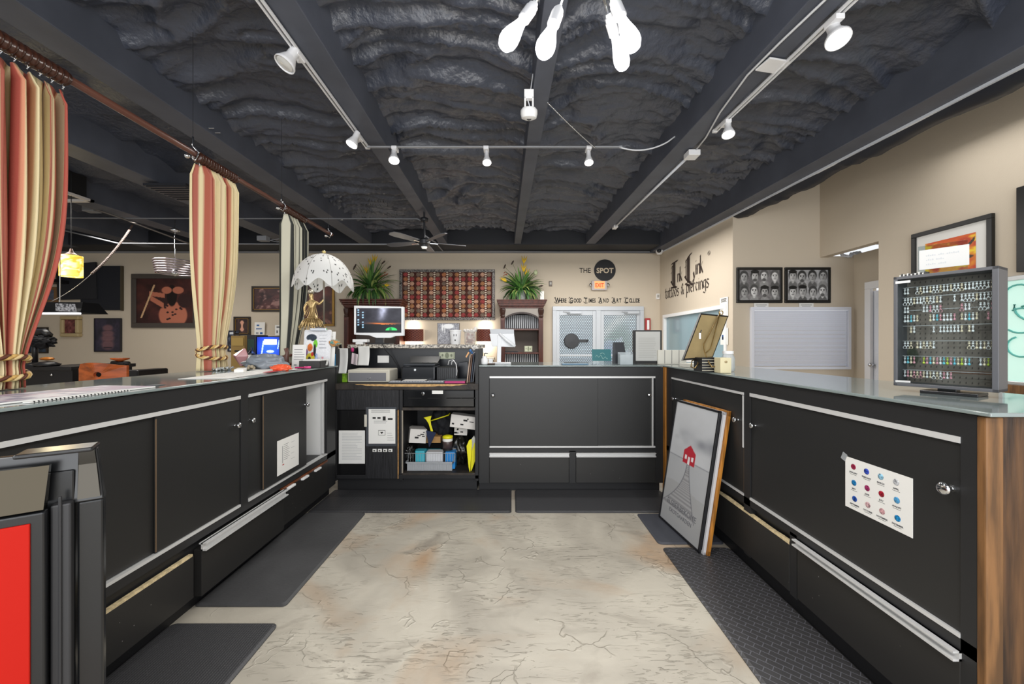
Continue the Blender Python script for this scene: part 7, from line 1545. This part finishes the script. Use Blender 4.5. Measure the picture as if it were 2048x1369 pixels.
# black billiard-style light
d = 4.2; t = T('hanging_light', 'long black hanging light with a bright white tube below the yellow pendant', 'lamp', P(110, 618, d)); z1 = fz(606, d); z0 = fz(627, d)
mb = MB(); mb._a([(-6.2, d-.06, z1), (fx(178, d), d-.06, z1), (fx(186, d), d-.12, z0), (-6.2, d-.12, z0), (-6.2, d+.1, z1), (fx(178, d), d+.1, z1), (fx(186, d), d+.16, z0), (-6.2, d+.16, z0)], [(0, 3, 2, 1), (4, 5, 6, 7), (0, 1, 5, 4), (1, 2, 6, 5), (3, 0, 4, 7)]); mb.build('hood', mat('hood_black', '101012', .3), t)
mb = MB(); mb.box(-6.2, fx(152, d), d-.05, d+.05, z0-.008, z0+.01); mb.build('tube', mat('tube_glow', 'ffffff', .5, emis=2.2, ec='f4f8ff'), t); mb = MB(); mb.prism([(0, 0), (.22, -.01), (.2, .07), (0, .08)], (fx(138, d), d-.125, z0+.015), EX, EZ, -.004); mb.build('silver_script_panel', mat('script_panel', '2a2a2e', .3, c2='a8a8ac', nscale=60), t)
MB().tube([(fx(120, d), d, z1), (fx(120, d), d, 3.3)], .004).build('hanging_wire', CHR, t)
# ring chandelier
d = 6.4; t = T('ring_chandelier', 'small chandelier of stacked glass rings on a long rod, beside the middle curtain', 'chandelier', P(350, 535, d)); kx = fx(350, d)
MB().tube([(kx, d, fz(549, d)), (kx, d, 3.3)], .008).lathe([(0, .06), (.05, .03), (.07, 0), (.02, -.02)], (kx, d, fz(462, d)), n=16).build('rod', CHR, t, smooth=True)
for i in range(6):
    z = fz(524+4.6*i, d); R2 = .27-.006*i; mb = MB(); mb.tube([(kx+R2*math.cos(a), d+R2*math.sin(a), z) for a in [j*2*PI/28 for j in range(29)]], .013, 7); mb.build('glass_ring', mat('ring_glass', 'b9aeb4', .1, metal=.7), t, smooth=True)
MB().lathe([(0, 0), (.05, .02), (.06, .06), (.02, .12), (0, .12)], (kx, d, fz(553, d)), n=14).build('finial', CHR, t, smooth=True)
# ceiling troffer frame
for lab, pts in (('pale ceiling light frame above the yellow pendant', [(60, 285), (190, 334), (60, 332)]),):
    d1 = [P(u, v, 5.2) for u, v in pts]; zc = 3.17
    t = T('ceiling_light', lab, 'ceiling light', (-5.2, 5.0, zc)); mb = MB()
    x0, x1, y0, y1 = -6.6, -5.9+.35, 4.0, 5.25
    for a in ((x0, x1, y0, y0+.05), (x0, x1, y1-.05, y1), (x0, x0+.05, y0, y1), (x1-.05, x1, y0, y1)): mb.box(a[0], a[1], a[2], a[3], zc, zc+.03)
    mb.build('frame', mat('troffer_white', 'c9c4c0', .5), t); MB().box(x0+.05, x1-.05, y0+.05, y1-.05, zc+.03, zc+.32).build('housing', BLK2, t)
mb = MB(); mb.box(-4.3, -3.8, 4.6, 5.1, 3.14, 3.17); [mb.box(-4.28, -3.82, 4.62+i*.06, 4.65+i*.06, 3.13, 3.14) for i in range(8)]; thing1(mb, 'air_vent', mat('vent_black', '2a2b30', .4), 'dark square ceiling air vent beyond the middle curtain rod', 'vent')
mb = MB(); k = P(527, 480, 6.0); mb.box(k.x-.07, k.x+.07, 5.95, 6.05, k.z-.02, k.z+.05); mb.tube([k+Vector((.07, 0, 0)), k+Vector((.2, 0, -.03)), k+Vector((.32, .05, -.02)), k+Vector((.3, .02, .03)), k+Vector((.12, 0, .0))], .006, 6); thing1(mb, 'junction_box', GC, 'grey box with a loop of cord beside the black striped curtain top', 'junction box')
mb = MB(); k = P(590, 505, 8.4); mb.tube([P(555, 505, 8.4), P(557, 500, 8.4), P(566, 502, 8.4)], .012, 6); thing1(mb, 'cable_hook', GC, 'short bent cable end at the wall top beside the black striped curtain', 'cable', smooth=True)
# desk, orange chair, black furniture
d = 5.2; DKF = mat('furniture_black', '1d1c1e', .35)
t = T('work_desk', 'black work desk with a small silver knob beyond the nearest curtain', 'desk', (fx(100, d), d+.4, 0)); zt = fz(734, d)
MB().box(fx(40, d), fx(142, d), d, d+.9, zt-.05, zt).build('desktop', DKF, t, bevel=.005); MB().box(fx(45, d), fx(140, d), d+.03, d+.85, 0, zt-.05).build('drawer_cabinet', DKF, t); MB().ball((fx(100, d), d+.02, fz(750.5, d)), .016, 10).build('knob', CHR, t, smooth=True)
d = 4.5; t = T('orange_chair', 'glossy orange wooden chair back with an oval hole behind the counter', 'chair', (fx(190, d), d, .4)); OW = mat('orange_lacquer', 'a8501c', .2, noise_amt=.3, nscale=5, stretch=(1, 1, 4), spec=.6)
n = 24; x0, x1 = fx(138, d), fx(236, d); ztp = fz(731, d); zb_ = .45
def top(a): return ztp+.028*math.sin(PI*min(1, a*1.15))
mb = MB(); xo, zo, ro = x0+(x1-x0)*.57, fz(750, d), .042
# back panel built round its oval hole
m_ = 32; outer = []; inner = []
for i in range(m_):
    a = 2*PI*i/m_; ca, sa = math.cos(a), math.sin(a); inner.append((xo+ro*ca, zo+ro*.72*sa))
    tt = min((x1-xo)/ca if ca > 1e-6 else 9e9, (x0-xo)/ca if ca < -1e-6 else 9e9, (ztp-zo)/sa if sa > 1e-6 else 9e9, (zb_-zo)/sa if sa < -1e-6 else 9e9); X1, Z1 = xo+tt*ca, zo+tt*sa
    if abs(Z1-ztp) < 1e-6: Z1 = top((X1-x0)/(x1-x0))
    outer.append((X1, Z1))
yb = lambda x: d+.10*((x-(x0+x1)/2)/(x1-x0)*2)**2
for i in range(m_):
    j = (i+1) % m_; q = [inner[i], outer[i], outer[j], inner[j]]; mb._a([(a, yb(a), b) for a, b in q]+[(a, yb(a)+.03, b) for a, b in q], [(0, 1, 2, 3), (7, 6, 5, 4), (0, 3, 7, 4), (1, 5, 6, 2)])
mb.build('chair_back', OW, t); MB().box(x0+.02, x1-.02, d+.04, d+.5, .42, .48).build('seat', DKF, t, bevel=.01)
for a, b in ((x0+.04, d+.08), (x1-.07, d+.08), (x0+.04, d+.45), (x1-.07, d+.45)): MB().box(a, a+.04, b-.04, b, 0, .42).build('leg', DKF, t)
mb = MB(); mb.tube([(fx(224, 5.3), 5.3, fz(726, 5.3)), (fx(258, 5.3), 5.3, fz(727, 5.3))], .025, 8); mb.tube([(fx(252, 5.3), 5.3, fz(727, 5.3)), (fx(240, 5.3), 5.35, 0)], .03, 8); thing1(mb, 'stool', DKF, 'black tilted bar frame directly behind the orange chair', 'stool', smooth=True)
mb = MB(); mb.lathe([(.02, 0), (.07, .03), (.075, .045), (0, .045)], (fx(240, 5.3), 5.3, fz(727, 5.3)+.025), n=20, sx=1.6); thing1(mb, 'orange_bowl', OW, 'shallow orange wooden bowl on the black bar behind the chair', 'bowl', smooth=True)
mb = MB(); mb.box(fx(248, 5.5), fx(275, 5.5), 5.5, 6.0, 0, fz(741, 5.5)); thing1(mb, 'ottoman', DKF, 'low black padded box beyond the orange chair', 'ottoman', bevel=.02)
d = 5.4; t = T('desk_stand', 'black pole stand with dark fabric strips near the curtain rope', 'stand', (fx(70, d), d, zt))
MB().tube([(fx(70, d), d, zt), (fx(70, d), d, fz(670, d))], .03, 8).lathe([(.14, 0), (.12, .03), (.03, .05)], (fx(70, d), d, zt), n=16).build('pole', DKF, t, smooth=True)
MB().tube([(fx(60, d), d, fz(668, d)), (fx(90, d), d, fz(664, d)), (fx(98, d), d, fz(672, d))], .045, 8).build('head', DKF, t, smooth=True)
blob('black_wig', 'dark furry bundle hanging on the pole stand near the curtain rope', 'bundle', (fx(86, d), d, fz(683, d)), .11, mat('fur_black', '141418', .9, bump=.6, bscale=60), 7, (1.1, .8, .7), .6, 4)
mb = MB(); mb.lathe([(.10, 0), (.12, .03), (.06, .06), (0, .07)], (fx(94, 5.3), 5.3, zt+.0), n=14, sx=1.3); mb.ball((fx(94, 5.3), 5.3, zt+.10), .05, 8, 1, (2, 1, .5)); thing1(mb, 'amber_ornament', [DKF, mat('amber', 'b06a2a', .2, metal=.3)], 'amber topped ornament on the black work desk', 'ornament', smooth=True)
d = 7.6; t = T('wall_shelf', 'dark wall shelf seen between the nearest curtain and the canvases', 'shelf', (fx(95, d), 8.3, fz(562, d))); MB().box(fx(70, 8.2), fx(114, 8.2), 8.0, 8.49, fz(565, 8.2), fz(559, 8.2)).build('board', DKF, t)
mb = MB(); k = Vector((fx(97, 8.2), 8.2, fz(559, 8.2))); mb.box(k.x-.05, k.x+.05, 8.15, 8.25, k.z, k.z+.15); mb.tube([k+EZ*.15, k+Vector((.02, 0, .3))], .012); mb.ball(k+Vector((.03, 0, .31)), .03, 8); thing1(mb, 'figurine', mat('figurine_grey', '8a8580', .4, metal=.3), 'little silver figurine on the dark wall shelf', 'figurine', smooth=True)
# machines and shelf near the black curtain (studio side)
d = 5.6; t = T('side_table', 'dark table holding the blue-lit machine behind the black striped curtain', 'table', (fx(525, d), d, 0)); MB().box(fx(492, d), fx(580, d), d-.1, d+.5, .98, 1.03).build('tabletop', DKF, t, bevel=.004)
for a in (fx(494, d), fx(573, d)):
    for b in (d-.05, d+.4): MB().box(a, a+.04, b, b+.04, 0, .98).build('leg', DKF, t)
t = T('gaming_machine', 'machine with a glowing blue front and a white lit panel behind the black striped curtain', 'machine', (fx(535, d), d, 1.03)); x0, x1, z1 = fx(511, d), fx(562, d), fz(673, d)
MB().box(x0, x1, d+.02, d+.4, 1.03, z1).build('cabinet', mat('machine_navy', '101a3a', .25), t, bevel=.01)
def bluef(X, Y):
    c = cst(X, (16, 34, 120)); c = mixc(c, (40, 90, 220), ell(X, Y, .5, .55, .5, .5, 1.0)); c = mixc(c, (226, 236, 255), rect(X, Y, .3, .82, .70, .90)); e = np.abs((X-.14)-(Y*.16)); c = mixc(c, (190, 210, 255), ((e < .03) & (Y > .3) & (Y < .85)).astype(float)); e = np.abs((X-.92)+(.85-Y)*.18); c = mixc(c, (170, 200, 255), ((e < .025) & (Y > .5) & (Y < .9)).astype(float)); c = mixc(c, (200, 220, 245), ell(X, Y, .55, .42, .16, .06)); return mixc(c, (110, 220, 160), rect(X, Y, .6, .7, .14, .19))
art('glowing_front', t, (x0+.01, d+.018, 1.035), EX, EZ, x1-x0-.02, z1-1.045, 60, 50, bluef, vmat('blue_glow', .3, emis=.85)); point('machine_glow', (fx(530, d), d-.12, 1.3), 1.0, (.2, .35, 1), .05)
mb = MB(); mb.box(fx(492, d), fx(510, d), d+.02, d+.3, 1.03, fz(670, d)); mb.box(fx(494, d), fx(507, d), d+.015, d+.02, 1.2, 1.36, 1); thing1(mb, 'dark_cabinet', [DKF, mat('faint_green', '1f3a2a', .5)], 'black box cabinet next to the blue-lit machine', 'cabinet', bevel=.01)
k = Vector((fx(493, 5.4), 5.5, 1.03)); mb = MB(); mb.lathe([(.045, 0), (.045, .13), (.015, .17), (.015, .21), (0, .21)], k, n=14); mb.box(k.x-.03, k.x+.03, k.y-.048, k.y-.045, .04+1.03, 1.03+.11, 1); thing1(mb, 'dark_bottle', [mat('bottle_black', '181a1c', .2), PAPER], 'black bottle with a white label in front of the box cabinet', 'bottle', smooth=False)
mb = MB(); k = Vector((-2.09, 3.05, LC+.07)); mb._a([k+Vector((0, 0, -.07)), k+Vector((.055, 0, .02)), k+Vector((.03, 0, .09)), k+Vector((-.07, 0, .03)), k+Vector((.02, .05, .02)), k+Vector((-.01, -.05, .02))], [(0, 1, 4), (1, 2, 4), (2, 3, 4), (3, 0, 4), (1, 0, 5), (2, 1, 5), (3, 2, 5), (0, 3, 5)]); thing1(mb, 'pink_crystal', mat('pink_glass', 'c48f92', .15, spec=.7), 'faceted pink glass diamond ornament beside the middle curtain', 'ornament', bevel=.006)
d = 5.9; mb = MB(); mb.box(fx(462, d), fx(489, d), d, d+.25, 0, fz(672, d)); mb.box(fx(464, d), fx(487, d), d-.01, d, fz(692, d), fz(676, d), 1); mb.box(fx(470, d), fx(480, d), d-.012, d-.01, fz(704, d), fz(701, d), 2); thing1(mb, 'tan_cabinet', [mat('tan_wood', '9a7d45', .5), mat('tan_wood_light', 'b0924f', .5), DARKINK], 'tan upright wooden drawer unit between the poster and the black cabinet', 'cabinet', bevel=.005)
d = 6.0; mb = MB(); mb.box(fx(443, d), fx(467, d), d+.2, d+.22, fz(702, d), fz(661, d)); 
def dposter(X, Y):
    c = cst(X, (38, 42, 58)); c = mixc(c, (110, 120, 140), (fbm(X*6, Y*8, 3) > .6).astype(float)*.6); return mixc(c, (210, 214, 220), rect(X, Y, .2, .7, .84, .92)+rect(X, Y, .2, .5, .06, .12))
t = T('dark_poster', 'dark blue poster with small white words beside the middle curtain', 'poster', (fx(455, d), d, fz(702, d))); MB().box(fx(443, 8.3), fx(467, 8.3), 8.47, 8.499, fz(704, 8.3), fz(661, 8.3)).build('board', DKF, t); art('print', t, (fx(443.5, 8.3), 8.468, fz(703.5, 8.3)), EX, EZ, fx(466.5, 8.3)-fx(443.5, 8.3), fz(661.5, 8.3)-fz(703.5, 8.3), 30, 50, dposter, AM)
sheet('curled white flyer on the wall above the black box cabinet', (fx(505, 8.4), 8.46, fz(670, 8.4)), EX, (0.06, -.04, 1), .22, .27, textlines(2, .45, .5, .15, .85, .04, 3, 4)+[(.2, .45, .75, .12, 4), (.55, .8, .12, .16, 4), (.15, .4, .12, .16, 5)], cat='flyer')
sheet('white flyer on the wall beside the black striped curtain', (fx(546, 8.4), 8.47, fz(671, 8.4)), EX, EZ, .17, .22, [(.2, .6, .8, .12, 1), (.2, .35, .35, .25, 1), (.5, .8, .4, .03, 5)], cat='flyer')
mb = MB(); k = P(456, 650, 8.485); mb.tube([k, k+EZ*.2], .015, 8); thing1(mb, 'white_tube', WHT, 'short white tube on the wall just beyond the middle curtain', 'tube', smooth=True)
mb = MB(); k = P(572, 700, 3.25); k.z = LC; mb.tube([k, k+Vector((.0, 0, .06)), k+Vector((.01, 0, .11)), k+Vector((.0, 0, .15))], [.018, .024, .014, .018], 10); thing1(mb, 'brown_vase', mat('vase_brown', '6a4a42', .4), 'slim brown vase behind the grey plastic bag', 'vase', smooth=True)
mb = MB(); mb.tube([P(660, 690, 4.4), P(672, 684, 4.5), P(680, 690, 4.6), P(684, 705, 4.6)], .02, 8); mb.tube([P(664, 690, 4.4), Vector((P(664, 712, 4.4).x, 4.4, 0))], .015); thing1(mb, 'black_chair_arm', DKF, 'black curved chair back between the clipboard and the cherry cabinet', 'chair', smooth=True)
